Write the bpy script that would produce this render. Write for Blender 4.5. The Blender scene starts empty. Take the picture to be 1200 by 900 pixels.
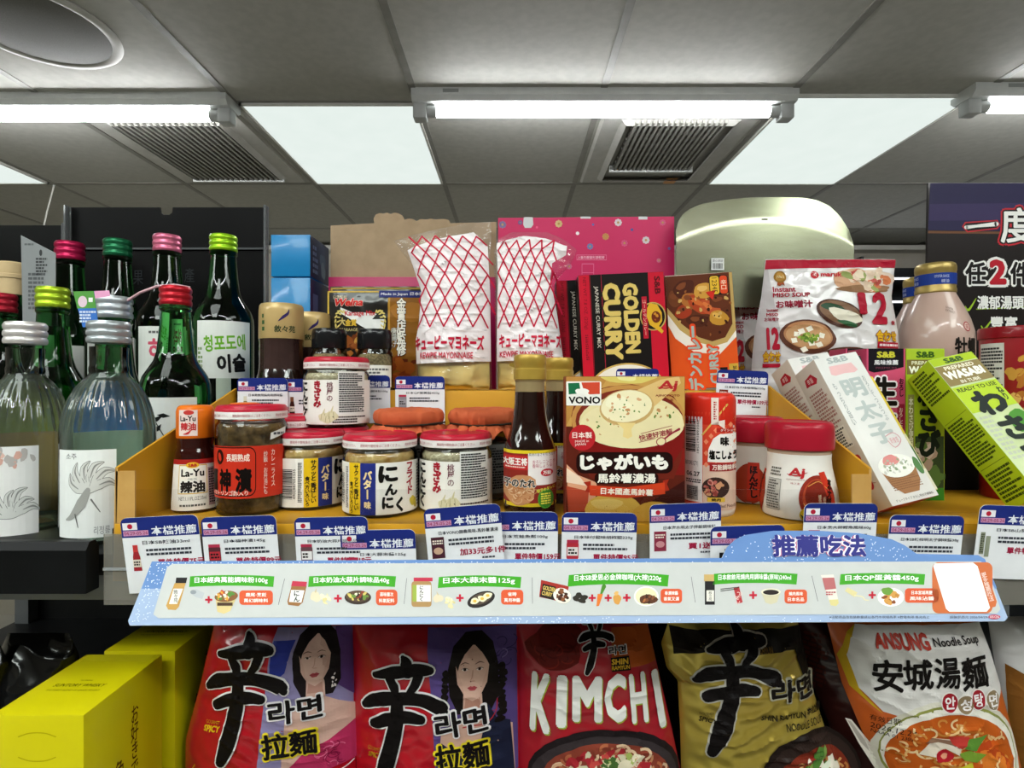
import bpy, bmesh, math, random
from mathutils import Vector, Matrix, noise
from mathutils.geometry import tessellate_polygon

scene = bpy.context.scene
COL = scene.collection
F = 650.0          # focal length in pixels of the 1200 x 900 frame
CZ = 1.56          # eye height

# ---------------------------------------------------------------- camera, light, exposure
cam_d = bpy.data.cameras.new('camera')
cam_d.sensor_fit = 'HORIZONTAL'; cam_d.sensor_width = 36.0
cam_d.lens = F / 1200.0 * 36.0
cam_d.clip_start = 0.01; cam_d.clip_end = 60
cam = bpy.data.objects.new('camera', cam_d); COL.objects.link(cam)
cam.location = (0, 0, CZ); cam.rotation_euler = (math.pi / 2, 0, 0)
scene.camera = cam
w_ = bpy.data.worlds.new('world'); scene.world = w_; w_.use_nodes = True
w_.node_tree.nodes['Background'].inputs[0].default_value = (0.9, 0.95, 1, 1)
w_.node_tree.nodes['Background'].inputs[1].default_value = 0.05
vs = scene.view_settings
vs.view_transform = 'Standard'; vs.look = 'None'; vs.gamma = 1.0; vs.use_curve_mapping = False
vs.exposure = 1.05
PANEL_E = 7.0     # radiance of the luminous ceiling panels above the viewer
DIM_E = 0.45       # panels in view, dimmed below their real output so they don't clip
TUBE_E = 21.0      # radiance of the fluorescent tubes
scene.cycles.use_denoising = True
scene.cycles.max_bounces = 10
scene.cycles.transparent_max_bounces = 24
scene.cycles.caustics_refractive = False
scene.cycles.caustics_reflective = False

# ---------------------------------------------------------------- helpers
def at(px, py, Y):
    return Vector(((px - 600.0) / F * Y, Y, CZ + (450.0 - py) / F * Y))
def zy(py, Y): return CZ + (450.0 - py) / F * Y
def xx(px, Y): return (px - 600.0) / F * Y

def lin(h):
    h = h.lstrip('#')
    out = []
    for i in (0, 2, 4):
        c = int(h[i:i+2], 16) / 255.0
        out.append(c / 12.92 if c <= 0.04045 else ((c + 0.055) / 1.055) ** 2.4)
    return (*out, 1.0)

_M = {}
def _new(name):
    m = bpy.data.materials.new(name); m.use_nodes = True
    nt = m.node_tree
    return m, nt, nt.nodes['Principled BSDF']

def M(h, r=0.42, metal=0.0, coat=0.0):
    """plain printed ink / plastic / paint, with a faint procedural mottling"""
    k = (h, r, metal, coat)
    if k in _M: return _M[k]
    m, nt, b = _new('ink_' + h.lstrip('#'))
    c = lin(h)
    n = nt.nodes.new('ShaderNodeTexNoise'); n.inputs['Scale'].default_value = 90
    tc = nt.nodes.new('ShaderNodeTexCoord'); nt.links.new(tc.outputs['Object'], n.inputs['Vector'])
    mx = nt.nodes.new('ShaderNodeMix'); mx.data_type = 'RGBA'
    mx.inputs['A'].default_value = tuple(x * 0.95 for x in c[:3]) + (1,)
    mx.inputs['B'].default_value = tuple(min(1, x * 1.05) for x in c[:3]) + (1,)
    nt.links.new(n.outputs['Fac'], mx.inputs['Factor'])
    nt.links.new(mx.outputs['Result'], b.inputs['Base Color'])
    b.inputs['Roughness'].default_value = r
    b.inputs['Metallic'].default_value = metal
    b.inputs['Coat Weight'].default_value = coat * .5
    b.inputs['Coat Roughness'].default_value = 0.08
    b.inputs['Specular IOR Level'].default_value = 0.12
    _M[k] = m
    return m

def NM(name, h, h2=None, r=0.5, metal=0.0, scale=20, bump=0.0, stretch=(1, 1, 1), detail=4, coat=0.0, lo=.35, hi=.65, bscale=None, spec=None):
    """named material: two colours mixed by noise, optional noise bump"""
    m, nt, b = _new(name)
    tc = nt.nodes.new('ShaderNodeTexCoord')
    mp = nt.nodes.new('ShaderNodeMapping'); mp.inputs['Scale'].default_value = stretch
    nt.links.new(tc.outputs['Object'], mp.inputs['Vector'])
    n = nt.nodes.new('ShaderNodeTexNoise'); n.inputs['Scale'].default_value = scale; n.inputs['Detail'].default_value = detail
    nt.links.new(mp.outputs['Vector'], n.inputs['Vector'])
    cr = nt.nodes.new('ShaderNodeValToRGB')
    cr.color_ramp.elements[0].position = lo; cr.color_ramp.elements[1].position = hi
    cr.color_ramp.elements[0].color = lin(h); cr.color_ramp.elements[1].color = lin(h2 or h)
    nt.links.new(n.outputs['Fac'], cr.inputs['Fac'])
    nt.links.new(cr.outputs['Color'], b.inputs['Base Color'])
    b.inputs['Roughness'].default_value = r; b.inputs['Metallic'].default_value = metal
    b.inputs['Specular IOR Level'].default_value = spec if spec is not None else (0.5 if metal > .3 else .3)
    b.inputs['Coat Weight'].default_value = coat; b.inputs['Coat Roughness'].default_value = .08
    if bump:
        bp = nt.nodes.new('ShaderNodeBump'); bp.inputs['Strength'].default_value = bump; bp.inputs['Distance'].default_value = 0.002
        n2 = n
        if bscale:
            n2 = nt.nodes.new('ShaderNodeTexNoise'); n2.inputs['Scale'].default_value = bscale
            nt.links.new(mp.outputs['Vector'], n2.inputs['Vector'])
        nt.links.new(n2.outputs['Fac'], bp.inputs['Height']); nt.links.new(bp.outputs['Normal'], b.inputs['Normal'])
    return m

def emit_mat(name, h, strength):
    m = bpy.data.materials.new(name); m.use_nodes = True; nt = m.node_tree
    nt.nodes.remove(nt.nodes['Principled BSDF'])
    e = nt.nodes.new('ShaderNodeEmission'); e.inputs[0].default_value = lin(h); e.inputs[1].default_value = strength
    nt.links.new(e.outputs[0], nt.nodes['Material Output'].inputs[0])
    return m

def thin_glass(name, tint='#ffffff', gloss=1.0, rough=0.02, ior=1.45, haze=0.0, hazecol='#ffffff'):
    """thin clear wall: see-through with Fresnel reflections, optional milky haze"""
    m = bpy.data.materials.new(name); m.use_nodes = True; nt = m.node_tree
    nt.nodes.remove(nt.nodes['Principled BSDF'])
    t = nt.nodes.new('ShaderNodeBsdfTransparent'); t.inputs[0].default_value = lin(tint)
    g = nt.nodes.new('ShaderNodeBsdfGlossy'); g.inputs['Roughness'].default_value = rough
    g.inputs['Color'].default_value = (gloss, gloss, gloss, 1)
    fr = nt.nodes.new('ShaderNodeFresnel'); fr.inputs[0].default_value = ior
    mx = nt.nodes.new('ShaderNodeMixShader')
    nt.links.new(fr.outputs[0], mx.inputs[0]); nt.links.new(t.outputs[0], mx.inputs[1]); nt.links.new(g.outputs[0], mx.inputs[2])
    out = mx
    if haze:
        d = nt.nodes.new('ShaderNodeBsdfDiffuse'); d.inputs[0].default_value = lin(hazecol)
        m2 = nt.nodes.new('ShaderNodeMixShader'); m2.inputs[0].default_value = haze
        nt.links.new(mx.outputs[0], m2.inputs[1]); nt.links.new(d.outputs[0], m2.inputs[2]); out = m2
    nt.links.new(out.outputs[0], nt.nodes['Material Output'].inputs[0])
    return m

def solid_glass(name, tint, rough=0.02, ior=1.42):
    m, nt, b = _new(name)
    b.inputs['Base Color'].default_value = lin(tint)
    b.inputs['Transmission Weight'].default_value = 1.0
    b.inputs['Roughness'].default_value = rough; b.inputs['IOR'].default_value = ior
    return m

# ---- print frames: 2-D artwork -> 3-D surface of the object (all millimetres)
class Surf:
    def __init__(s, kind='plane', O=(0, 0, 0), U=(1, 0, 0), V=(0, 0, 1), R=30.0, prof=None, fn=None,
                 x0=0.0, y0=0.0, sc=1.0, ox=0.0, oy=0.0, kx=1.0, ky=None, mm=True, du=None, dv=None, rot=0.0, arc=True):
        s.kind = kind; s.O = Vector(O); s.U = Vector(U).normalized(); s.V = Vector(V).normalized()
        s.N = s.U.cross(s.V); s.R = R; s.prof = prof; s.fn = fn
        s.x0, s.y0, s.sc, s.ox, s.oy = x0, y0, sc, ox, oy
        s.kx = kx; s.ky = ky or kx; s.mm = mm; s.flip = -1.0 if mm else 1.0
        s.du, s.dv = du, dv; s.rot = math.radians(rot); s.arc = arc
        s.clip = None
        if kind == 'cyl' and not du: s.du = R * 0.14
    def uv(s, a, b):
        if s.mm: return (a, b)
        return ((s.x0 + a / s.sc - s.ox) * s.kx, (s.oy - s.y0 - b / s.sc) * s.ky)
    def to3(s, u, v, off):
        if s.kind == 'plane': return s.O + s.U * u + s.V * v + s.N * off
        if s.kind == 'cyl':
            if s.arc: th = u / s.R
            else: th = math.asin(max(-0.999, min(0.999, u / s.R)))
            th += s.rot
            r = (s.prof(v) if s.prof else s.R) + off
            return Vector((r * math.sin(th), -r * math.cos(th), v)) + s.O
        return s.fn(u, v, off)

def sarea(p):
    a = 0
    for i in range(len(p)):
        x, y = p[i]; X, Y = p[(i + 1) % len(p)]; a += x * Y - X * y
    return a / 2

def _clip(poly, ax, val, keep_less):
    out = []; n = len(poly)
    for i in range(n):
        p, q = poly[i], poly[(i + 1) % n]
        pi = (p[ax] <= val) if keep_less else (p[ax] >= val)
        qi = (q[ax] <= val) if keep_less else (q[ax] >= val)
        if pi: out.append(p)
        if pi != qi:
            t = (val - p[ax]) / (q[ax] - p[ax])
            out.append((p[0] + t * (q[0] - p[0]), p[1] + t * (q[1] - p[1])))
    return out
def cut(polys, ax, d):
    res = []
    for p in polys:
        a = min(v[ax] for v in p); b = max(v[ax] for v in p)
        k = math.floor(a / d + 1e-6) + 1
        rest = p
        while k * d < b - 1e-6 and len(rest) >= 3:
            left = _clip(rest, ax, k * d, True)
            rest = _clip(rest, ax, k * d, False)
            if len(left) >= 3: res.append(left)
            k += 1
        if len(rest) >= 3: res.append(rest)
    return res

class MB:
    def __init__(s): s.printed = False; s.v = []; s.f = []; s.mi = []; s.sm = []; s.mats = []
    def mat(s, m):
        if isinstance(m, str): m = M(m)
        for i, x in enumerate(s.mats):
            if x is m: return i
        s.mats.append(m); return len(s.mats) - 1
    def face(s, pts, m, smooth=False):
        n = len(s.v); s.v.extend(tuple(p) for p in pts)
        s.f.append(tuple(range(n, n + len(pts)))); s.mi.append(s.mat(m)); s.sm.append(smooth)
    def grid(s, pts, m, smooth=True, closed=False, flip=False):
        """pts: rows of 3-D points; m a material or fn(i,j)"""
        n0 = len(s.v); R = len(pts); Cn = len(pts[0])
        for row in pts: s.v.extend(tuple(p) for p in row)
        for i in range(R - 1):
            for j in range(Cn if closed else Cn - 1):
                j2 = (j + 1) % Cn
                q = (n0 + i * Cn + j, n0 + i * Cn + j2, n0 + (i + 1) * Cn + j2, n0 + (i + 1) * Cn + j)
                if flip: q = q[::-1]
                mm_ = m(i, j) if callable(m) else m
                if mm_ is None: continue
                s.f.append(q); s.mi.append(s.mat(mm_)); s.sm.append(smooth)
    def box(s, x0, x1, y0, y1, z0, z1, m, bev=0.0, faces=None, seg=2, T=None):
        bm = bmesh.new(); bmesh.ops.create_cube(bm, size=1)
        for v in bm.verts:
            v.co = Vector((x0 + (v.co.x + .5) * (x1 - x0), y0 + (v.co.y + .5) * (y1 - y0), z0 + (v.co.z + .5) * (z1 - z0)))
        if bev: bmesh.ops.bevel(bm, geom=bm.edges[:], offset=bev, segments=seg, profile=.5, affect='EDGES')
        s.add_bm(bm, m, faces, T, smooth=bool(bev))
    def add_bm(s, bm, m, faces=None, T=None, smooth=False):
        n0 = len(s.v); bm.verts.index_update(); bm.normal_update()
        for v in bm.verts: s.v.append(tuple(T @ v.co if T else v.co))
        for f in bm.faces:
            mm_ = m
            if faces:
                n = f.normal
                ax = max(range(3), key=lambda i: abs(n[i]))
                k = {(0, 1): 'right', (0, -1): 'left', (1, 1): 'back', (1, -1): 'front', (2, 1): 'top', (2, -1): 'bottom'}[(ax, 1 if n[ax] > 0 else -1)]
                mm_ = faces.get(k, m)
            s.f.append(tuple(n0 + v.index for v in f.verts)); s.mi.append(s.mat(mm_)); s.sm.append(smooth)
        bm.free()
    def lathe(s, prof, m, seg=40, O=(0, 0, 0), rfn=None, cap0=True, cap1=True):
        """prof [(r,z)...] bottom to top; m a material or fn(i) per band; rfn(theta,z,r)->r"""
        pts = []
        for r, z in prof:
            row = []
            for j in range(seg):
                t = 2 * math.pi * j / seg
                rr = rfn(t, z, r) if rfn else r
                row.append((O[0] + rr * math.cos(t), O[1] + rr * math.sin(t), O[2] + z))
            pts.append(row)
        mf = (lambda i, j: m(i)) if callable(m) else m
        s.grid(pts, mf, True, True)
        m0 = m(0) if callable(m) else m; m1 = m(len(prof) - 2) if callable(m) else m
        if cap0 and prof[0][0] > 0.01: s.face(pts[0][::-1], m0)
        if cap1 and prof[-1][0] > 0.01: s.face(pts[-1], m1)
    def tube(s, path, r, m, seg=8, taper=None):
        path = [Vector(p) for p in path]; rows = []
        up = Vector((0, 0, 1))
        for i, p in enumerate(path):
            d = (path[min(i + 1, len(path) - 1)] - path[max(i - 1, 0)]).normalized()
            a = d.cross(up)
            if a.length < 1e-3: a = d.cross(Vector((1, 0, 0)))
            a.normalize(); b = d.cross(a)
            rr = r * (taper(i / (len(path) - 1)) if taper else 1)
            rows.append([p + a * rr * math.cos(2 * math.pi * j / seg) + b * rr * math.sin(2 * math.pi * j / seg) for j in range(seg)])
        s.grid(rows, m, True, True, flip=True)
        s.face(rows[0], m); s.face(rows[-1][::-1], m)
    def prism(s, pts2, m, O, U, V, thick, side=None):
        """extruded outline; front at O plane (normal UxV), thickness goes back"""
        U = Vector(U).normalized(); V = Vector(V).normalized(); N = U.cross(V); O = Vector(O)
        if sarea(pts2) < 0: pts2 = pts2[::-1]
        fr = [O + U * a + V * b for a, b in pts2]; bk = [p - N * thick for p in fr]
        tri = tessellate_polygon([[Vector((a, b, 0)) for a, b in pts2]])
        for t in tri:
            q = [pts2[i] for i in t]; t = t if sarea(q) > 0 else t[::-1]
            s.face([fr[i] for i in t], m); s.face([bk[i] for i in t][::-1], side or m)
        n = len(fr)
        for i in range(n): s.face([fr[i], bk[i], bk[(i + 1) % n], fr[(i + 1) % n]], side or m)
    # ---- printing
    def put(s, S, polys, m, L=1.0, step=0.12):
        s.printed = True
        out = []
        for p in polys:
            q = [S.uv(a, b) for a, b in p]
            if sarea(q) < 0: q = q[::-1]
            out.append(q)
        if S.clip:
            a, c, e, g = S.clip; res = []
            for q in out:
                for ax, val, less in ((0, a, False), (1, c, False), (0, e, True), (1, g, True)):
                    if len(q) >= 3: q = _clip(q, ax, val, less)
                if len(q) >= 3: res.append(q)
            out = res
        if S.du: out = cut(out, 0, S.du)
        if S.dv: out = cut(out, 1, S.dv)
        for q in out: s.face([S.to3(a, b, L * step) for a, b in q], m)
    def shape(s, S, pts, m, L=1.0):
        tri = tessellate_polygon([[Vector((a, b, 0)) for a, b in pts]])
        s.put(S, [[pts[i] for i in t] for t in tri], m, L)
    def rect(s, S, x0, y0, x1, y1, m, L=1.0): s.put(S, [[(x0, y0), (x1, y0), (x1, y1), (x0, y1)]], m, L)
    def rrect(s, S, x0, y0, x1, y1, r, m, L=1.0): s.put(S, [rr(x0, y0, x1, y1, r)], m, L)
    def ell(s, S, cx, cy, rx, ry, m, L=1.0, n=28, rot=0): s.put(S, [ell(cx, cy, rx, ry, n, rot)], m, L)
    def blob(s, S, cx, cy, rx, ry, m, L=1.0, seed=0, n=18, amp=.22, rot=0):
        rnd = random.Random(seed); ph = [rnd.uniform(0, 6.28) for _ in range(3)]; pts = []
        for i in range(n):
            t = 6.2832 * i / n
            k = 1 + amp * (.5 * math.sin(2 * t + ph[0]) + .35 * math.sin(3 * t + ph[1]) + .25 * math.sin(5 * t + ph[2]))
            x, y = rx * k * math.cos(t), ry * k * math.sin(t)
            c, d = math.cos(rot), math.sin(rot)
            pts.append((cx + x * c - y * d, cy + x * d + y * c))
        s.shape(S, pts, m, L)
    def stroke(s, S, pts, wd, m, L=1.0, grow=0.0, smooth=4, caps=True):
        """brush stroke along pts; wd a number or list"""
        P = [Vector((a, b)) for a, b in pts]; W = list(wd) if isinstance(wd, (list, tuple)) else [wd] * len(P)
        if smooth and len(P) > 2:
            Q = []; Z = []
            for i in range(len(P) - 1):
                p0, p1, p2, p3 = P[max(i - 1, 0)], P[i], P[i + 1], P[min(i + 2, len(P) - 1)]
                for k in range(smooth):
                    t = k / smooth
                    Q.append(.5 * ((2 * p1) + (p2 - p0) * t + (2 * p0 - 5 * p1 + 4 * p2 - p3) * t * t + (3 * p1 - p0 - 3 * p2 + p3) * t ** 3))
                    Z.append(W[i] + (W[i + 1] - W[i]) * t)
            Q.append(P[-1]); Z.append(W[-1]); P, W = Q, Z
        A = []; B = []
        for i, p in enumerate(P):
            d = P[min(i + 1, len(P) - 1)] - P[max(i - 1, 0)]
            if d.length < 1e-9: d = Vector((1, 0))
            d.normalize(); n = Vector((-d.y, d.x)); h = W[i] / 2 + grow
            A.append(p + n * h); B.append(p - n * h)
        polys = [[tuple(A[i]), tuple(A[i + 1]), tuple(B[i + 1]), tuple(B[i])] for i in range(len(P) - 1)]
        if caps:
            for k in (0, -1): polys.append(ell(P[k].x, P[k].y, max(.001, W[k] / 2 + grow), max(.001, W[k] / 2 + grow), 10))
        s.put(S, polys, m, L)
    def text(s, S, body, cx, cy, w=None, h=None, m='#111111', L=2.0, bold=0.0, rot=0.0, out=None, vert=False, shear=0.0, arch=0.0, taper=0.0):
        for (mm_, o, l) in ([(out[0], out[1], L - .5)] if out else []) + [(m, 0, L)]:
            rad = bold + o
            tr, b0 = glyphs(body, 0.0 if rad > .015 else rad, vert)
            if not tr: continue
            e_ = bold if bold > .015 else 0
            b0 = (b0[0] - e_, b0[1] - e_, b0[2] + e_, b0[3] + e_)
            gw, gh = b0[2] - b0[0], b0[3] - b0[1]
            copies = [(0.0, 0.0)]
            if rad > .015:        # heavier weight: the outline stamped round a small circle
                nd = 6 if rad < .045 else 10
                copies = [(rad * math.cos(6.28318 * i / nd + .3), rad * math.sin(6.28318 * i / nd + .3)) for i in range(nd)]
            sx = w / gw if w else None; sy = h / gh if h else None
            sx = sx or sy; sy = sy or sx
            mx_, my = (b0[0] + b0[2]) / 2, (b0[1] + b0[3]) / 2
            c, d = math.cos(math.radians(rot)), math.sin(math.radians(rot))
            for ic, (ox, oy) in enumerate(copies):
                polys = []
                for t in tr:
                    q = []
                    for x, y in t:
                        x = (x + ox - mx_) * sx; y = (y + oy - my) * sy
                        if arch: y += arch * (1 - (2 * x / (gw * sx)) ** 2)
                        x += shear * y
                        x, y = x * c + y * d, -x * d + y * c     # clockwise as seen
                        q.append((cx + x, cy - y * S.flip))
                    polys.append(q)
                s.put(S, polys, mm_, l + ic * .05)
    def micro(s, S, x0, y0, x1, y1, rows, m, L=1.5, seed=1, fill=.6, gap=.25, wl=(1.5, 6)):
        """illegible small print: rows of short dashes"""
        wl = (max(.9, wl[0] * .4), max(1.8, wl[1] * .36)); gap = min(gap, .2)
        rnd = random.Random(seed); dy = (y1 - y0) / rows; u = abs(dy)
        polys = []
        for i in range(rows):
            ya = y0 + dy * (i + .2); yb = y0 + dy * (i + .2 + fill); x = x0
            end = x1 - rnd.choice([0, 0, .1, .3]) * (x1 - x0)
            while x < end:
                ww = min(rnd.uniform(*wl) * u * .5, end - x)
                polys.append([(x, ya), (x + ww, ya), (x + ww, yb), (x, yb)]); x += ww + gap * u
        s.put(S, polys, m, L)
    def bars(s, S, x0, y0, x1, y1, m='#111111', L=1.5, seed=3, n=26, vertical=True):
        rnd = random.Random(seed); x = 0; polys = []; tot = []
        for i in range(n): tot.append((rnd.choice([1, 1, 2, 3]), rnd.choice([1, 1, 2])))
        W = sum(a + b for a, b in tot)
        for a, b in tot:
            if vertical:
                p, q = x0 + (x1 - x0) * x / W, x0 + (x1 - x0) * (x + a) / W
                polys.append([(p, y0), (q, y0), (q, y1), (p, y1)])
            else:
                p, q = y0 + (y1 - y0) * x / W, y0 + (y1 - y0) * (x + a) / W
                polys.append([(x0, p), (x1, p), (x1, q), (x0, q)])
            x += a + b
        s.put(S, polys, m, L)
    def bits(s, S, cx, cy, rx, ry, n, size, cols, L=3.0, seed=1, amp=.3, asp=(.5, 1.0), dl=.03):
        rnd = random.Random(seed)
        for i in range(n):
            t = rnd.uniform(0, 6.283); k = math.sqrt(rnd.random())
            z = rnd.uniform(*size)
            s.blob(S, cx + rx * k * math.cos(t), cy + ry * k * math.sin(t), z, z * rnd.uniform(*asp), rnd.choice(cols), L + i * dl, rnd.random(), 9, amp, rnd.uniform(0, 3.14))
    def noodles(s, S, cx, cy, rx, ry, n, size, wd, cols, L=3.0, seed=1):
        rnd = random.Random(seed)
        for i in range(n):
            t = rnd.uniform(0, 6.283); k = math.sqrt(rnd.random()); r = rnd.uniform(*size)
            x, y = cx + rx * k * math.cos(t), cy + ry * k * math.sin(t)
            a = rnd.uniform(0, 6.283); span = rnd.uniform(1.5, 4)
            pts = [(x + r * math.cos(a + span * j / 5), y + r * .75 * math.sin(a + span * j / 5)) for j in range(6)]
            s.stroke(S, pts, wd, rnd.choice(cols), L + i * .02, smooth=2, caps=False)
    def build(s, name, parent=None, label=None, scale=0.001):
        me = bpy.data.meshes.new(name)
        me.from_pydata([(a * scale, b * scale, c * scale) for a, b, c in s.v], [], s.f)
        for m in s.mats: me.materials.append(m)
        me.polygons.foreach_set('material_index', s.mi)
        me.polygons.foreach_set('use_smooth', s.sm)
        me.update()
        if not s.printed:
            bm = bmesh.new(); bm.from_mesh(me); bmesh.ops.remove_doubles(bm, verts=bm.verts[:], dist=2e-6); bm.to_mesh(me); bm.free()
        if any(s.sm): me.set_sharp_from_angle(angle=math.radians(38))
        o = bpy.data.objects.new(name, me); COL.objects.link(o)
        if parent: o.parent = parent
        if label: o['label'] = label
        return o

def ell(cx, cy, rx, ry, n=28, rot=0):
    c, d = math.cos(rot), math.sin(rot)
    return [(cx + rx * math.cos(6.28318 * i / n) * c - ry * math.sin(6.28318 * i / n) * d,
             cy + rx * math.cos(6.28318 * i / n) * d + ry * math.sin(6.28318 * i / n) * c) for i in range(n)]
def rr(x0, y0, x1, y1, r, n=5, corners=(1, 1, 1, 1)):
    if x0 > x1: x0, x1 = x1, x0
    if y0 > y1: y0, y1 = y1, y0
    pts = []
    for k, (cx, cy, a) in enumerate(((x1, y1, 0), (x0, y1, 90), (x0, y0, 180), (x1, y0, 270))):
        if not corners[k]: pts.append((cx, cy)); continue
        ox = cx - r if cx == x1 else cx + r; oy = cy - r if cy == y1 else cy + r
        for i in range(n + 1):
            t = math.radians(a + 90 * i / n); pts.append((ox + r * math.cos(t), oy + r * math.sin(t)))
    return pts

# ---- lettering: one working text object, its outlines cached
_tc = bpy.data.curves.new('lettering', 'FONT'); _tc.resolution_u = 2; _tc.fill_mode = 'BOTH'
_to = bpy.data.objects.new('lettering', _tc); COL.objects.link(_to)
_G = {}
def glyphs(body, bold=0.0, vert=False):
    k = (body, round(bold, 3), vert)
    if k in _G: return _G[k]
    _tc.body = '\n'.join(body) if vert else body
    _tc.align_x = 'CENTER' if vert else 'LEFT'
    _tc.space_line = 0.9 if vert else 0.95
    _tc.offset = bold
    dg = bpy.context.evaluated_depsgraph_get(); e = _to.evaluated_get(dg); me = e.to_mesh()
    vs_ = [(v.co.x, v.co.y) for v in me.vertices]
    tr = [[vs_[i] for i in p.vertices] for p in me.polygons]
    tr = [t for t in tr if abs(sarea(t)) > 1e-7]
    e.to_mesh_clear()
    if vs_: bb = (min(v[0] for v in vs_), min(v[1] for v in vs_), max(v[0] for v in vs_), max(v[1] for v in vs_))
    else: bb = (0, 0, 1, 1)
    _G[k] = (tr, bb)
    return _G[k]

# ---- scene graph
def tag(o, label=None, cat=None, group=None, kind=None):
    if label: o['label'] = label
    if cat: o['category'] = cat
    if group: o['group'] = group
    if kind: o['kind'] = kind
    return o
def thing(name, label, cat, loc, rot=(0, 0, 0), group=None):
    o = bpy.data.objects.new(name, None); COL.objects.link(o); o.empty_display_size = .02
    o.location = loc; o.rotation_euler = rot
    return tag(o, label, cat, group)
def face_cam(t, trim=True):
    """turn a round pack so that its label looks towards the viewer"""
    t.rotation_euler.z += math.atan2(-t.location.x, t.location.y)
    if trim:          # widths were read off a wide-angle picture, which stretches round things away from its middle
        c = t.location.y / math.hypot(t.location.x, t.location.y)
        for o in t.children: o.data.transform(Matrix.Diagonal((c, c, 1, 1)))
    return t
def copy_thing(root, loc, label=None, rot=None):
    r = root.copy(); COL.objects.link(r); r.location = loc
    if rot is not None: r.rotation_euler = rot
    if label: r['label'] = label
    for ch in list(root.children):
        c = ch.copy(); COL.objects.link(c); c.parent = r
        for g in ch.children:
            d = g.copy(); COL.objects.link(d); d.parent = c
    return r
def struct(name, mb, scale=1.0):
    o = mb.build(name, scale=scale); o['kind'] = 'structure'; return o

def raysurf(loc, rot, O=(0, 0, 0), U=(1, 0, 0), V=(0, 0, 1), x0=0, y0=0, sc=1.0, **kw):
    """print frame for a flat face measured off the photograph: crop pixels -> that face's own millimetres"""
    S = Surf('plane', O, U, V, mm=False, x0=x0, y0=y0, sc=sc, **kw)
    from mathutils import Euler
    Mx = Matrix.Translation(Vector(loc)) @ Euler(rot).to_matrix().to_4x4()
    inv = Mx.inverted(); o = inv @ Vector((0, 0, CZ)) * 1000
    R3 = inv.to_3x3()
    def uv(a, b):
        px = x0 + a / sc; py = y0 + b / sc
        d = R3 @ Vector(((px - 600) / F, 1, (450 - py) / F))
        t = (S.O - o).dot(S.N) / d.dot(S.N)
        p = o + d * t - S.O
        return (p.dot(S.U), p.dot(S.V))
    S.uv = uv
    return S
# ================================================================ THE SETTING
CEIL = 2.494
white_ceil = NM('ceiling_tile', '#a5a49d', '#adaca5', r=.75, scale=40, bump=.05, bscale=300)
tbar_m = NM('ceiling_t_bar', '#7d7c76', '#86857f', r=.5, scale=30)
XL = [-3.945, -3.34, -2.735, -2.13, -1.525, -.92, -.315, .29, .895, 1.5, 2.105, 2.71, 3.315, 3.92]
YL = [-1.88, -1.136, -.392, .352, 1.096, 1.84, 2.584, 3.328]
RX0, RX1, RY0, RY1 = -4.0, 4.0, -2.2, 3.75
b = MB(); b.box(RX0, RX1, RY0, RY1, CEIL, CEIL + .05, white_ceil)
for x in XL: b.box(x - .011, x + .011, RY0, RY1, CEIL - .002, CEIL, tbar_m)
for y in YL: b.box(RX0, RX1, y - .011, y + .011, CEIL - .0025, CEIL, tbar_m)
struct('ceiling', b)
floor_m = NM('floor_tile', '#c0bdb5', '#cac7bf', r=.35, scale=6)
b = MB(); b.box(RX0, RX1, RY0, RY1, -.05, 0, floor_m); struct('floor', b)
wall_m = NM('wall_paint', '#b8b2a4', '#c1bbae', r=.7, scale=8, bump=.04, bscale=200)
wall_dk = NM('wall_paint_darkened', '#6d685f', '#777269', r=.7, scale=8)  # unseen wall behind the viewer, darkened to weaken its reflections
for nm, x0, x1, y0, y1 in (('wall_back', RX0, RX1, RY1, RY1 + .05), ('wall_front', RX0, RX1, RY0 - .05, RY0),
                           ('wall_left', RX0 - .05, RX0, RY0, RY1), ('wall_right', RX1, RX1 + .05, RY0, RY1)):
    b = MB(); b.box(x0, x1, y0, y1, 0, CEIL, wall_dk if nm == 'wall_front' else wall_m); struct(nm, b)
b = MB(); b.box(RX0, RX1, RY1 - .10, RY1, CEIL - .05, CEIL - .02, NM('soffit_paint', '#dcdad2', '#e2e0da', scale=5)); struct('trim_1', b)

metal_w = NM('white_enamel', '#c3c6c4', '#cbcecb', r=.4, scale=25)
# ---- luminous ceiling panels
frame_m = NM('panel_frame_metal', '#cfcfc8', '#d8d8d2', r=.4, scale=30)
diff_m = emit_mat('lit_diffuser', '#f1fbf4', PANEL_E)
over_m = emit_mat('lit_diffuser_overhead', '#f1fbf4', PANEL_E * .45)
dim_m = emit_mat('dim_lit_diffuser', '#f0fbf5', DIM_E)
_nt = dim_m.node_tree; _n = _nt.nodes.new('ShaderNodeTexNoise'); _n.inputs['Scale'].default_value = 9; _r = _nt.nodes.new('ShaderNodeValToRGB')
_r.color_ramp.elements[0].color = lin('#e9f5ef'); _r.color_ramp.elements[1].color = lin('#f4fdf8'); _t = _nt.nodes.new('ShaderNodeTexCoord')
_nt.links.new(_t.outputs['Object'], _n.inputs['Vector']); _nt.links.new(_n.outputs['Fac'], _r.inputs['Fac']); _nt.links.new(_r.outputs['Color'], _nt.nodes['Emission'].inputs[0])
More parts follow.
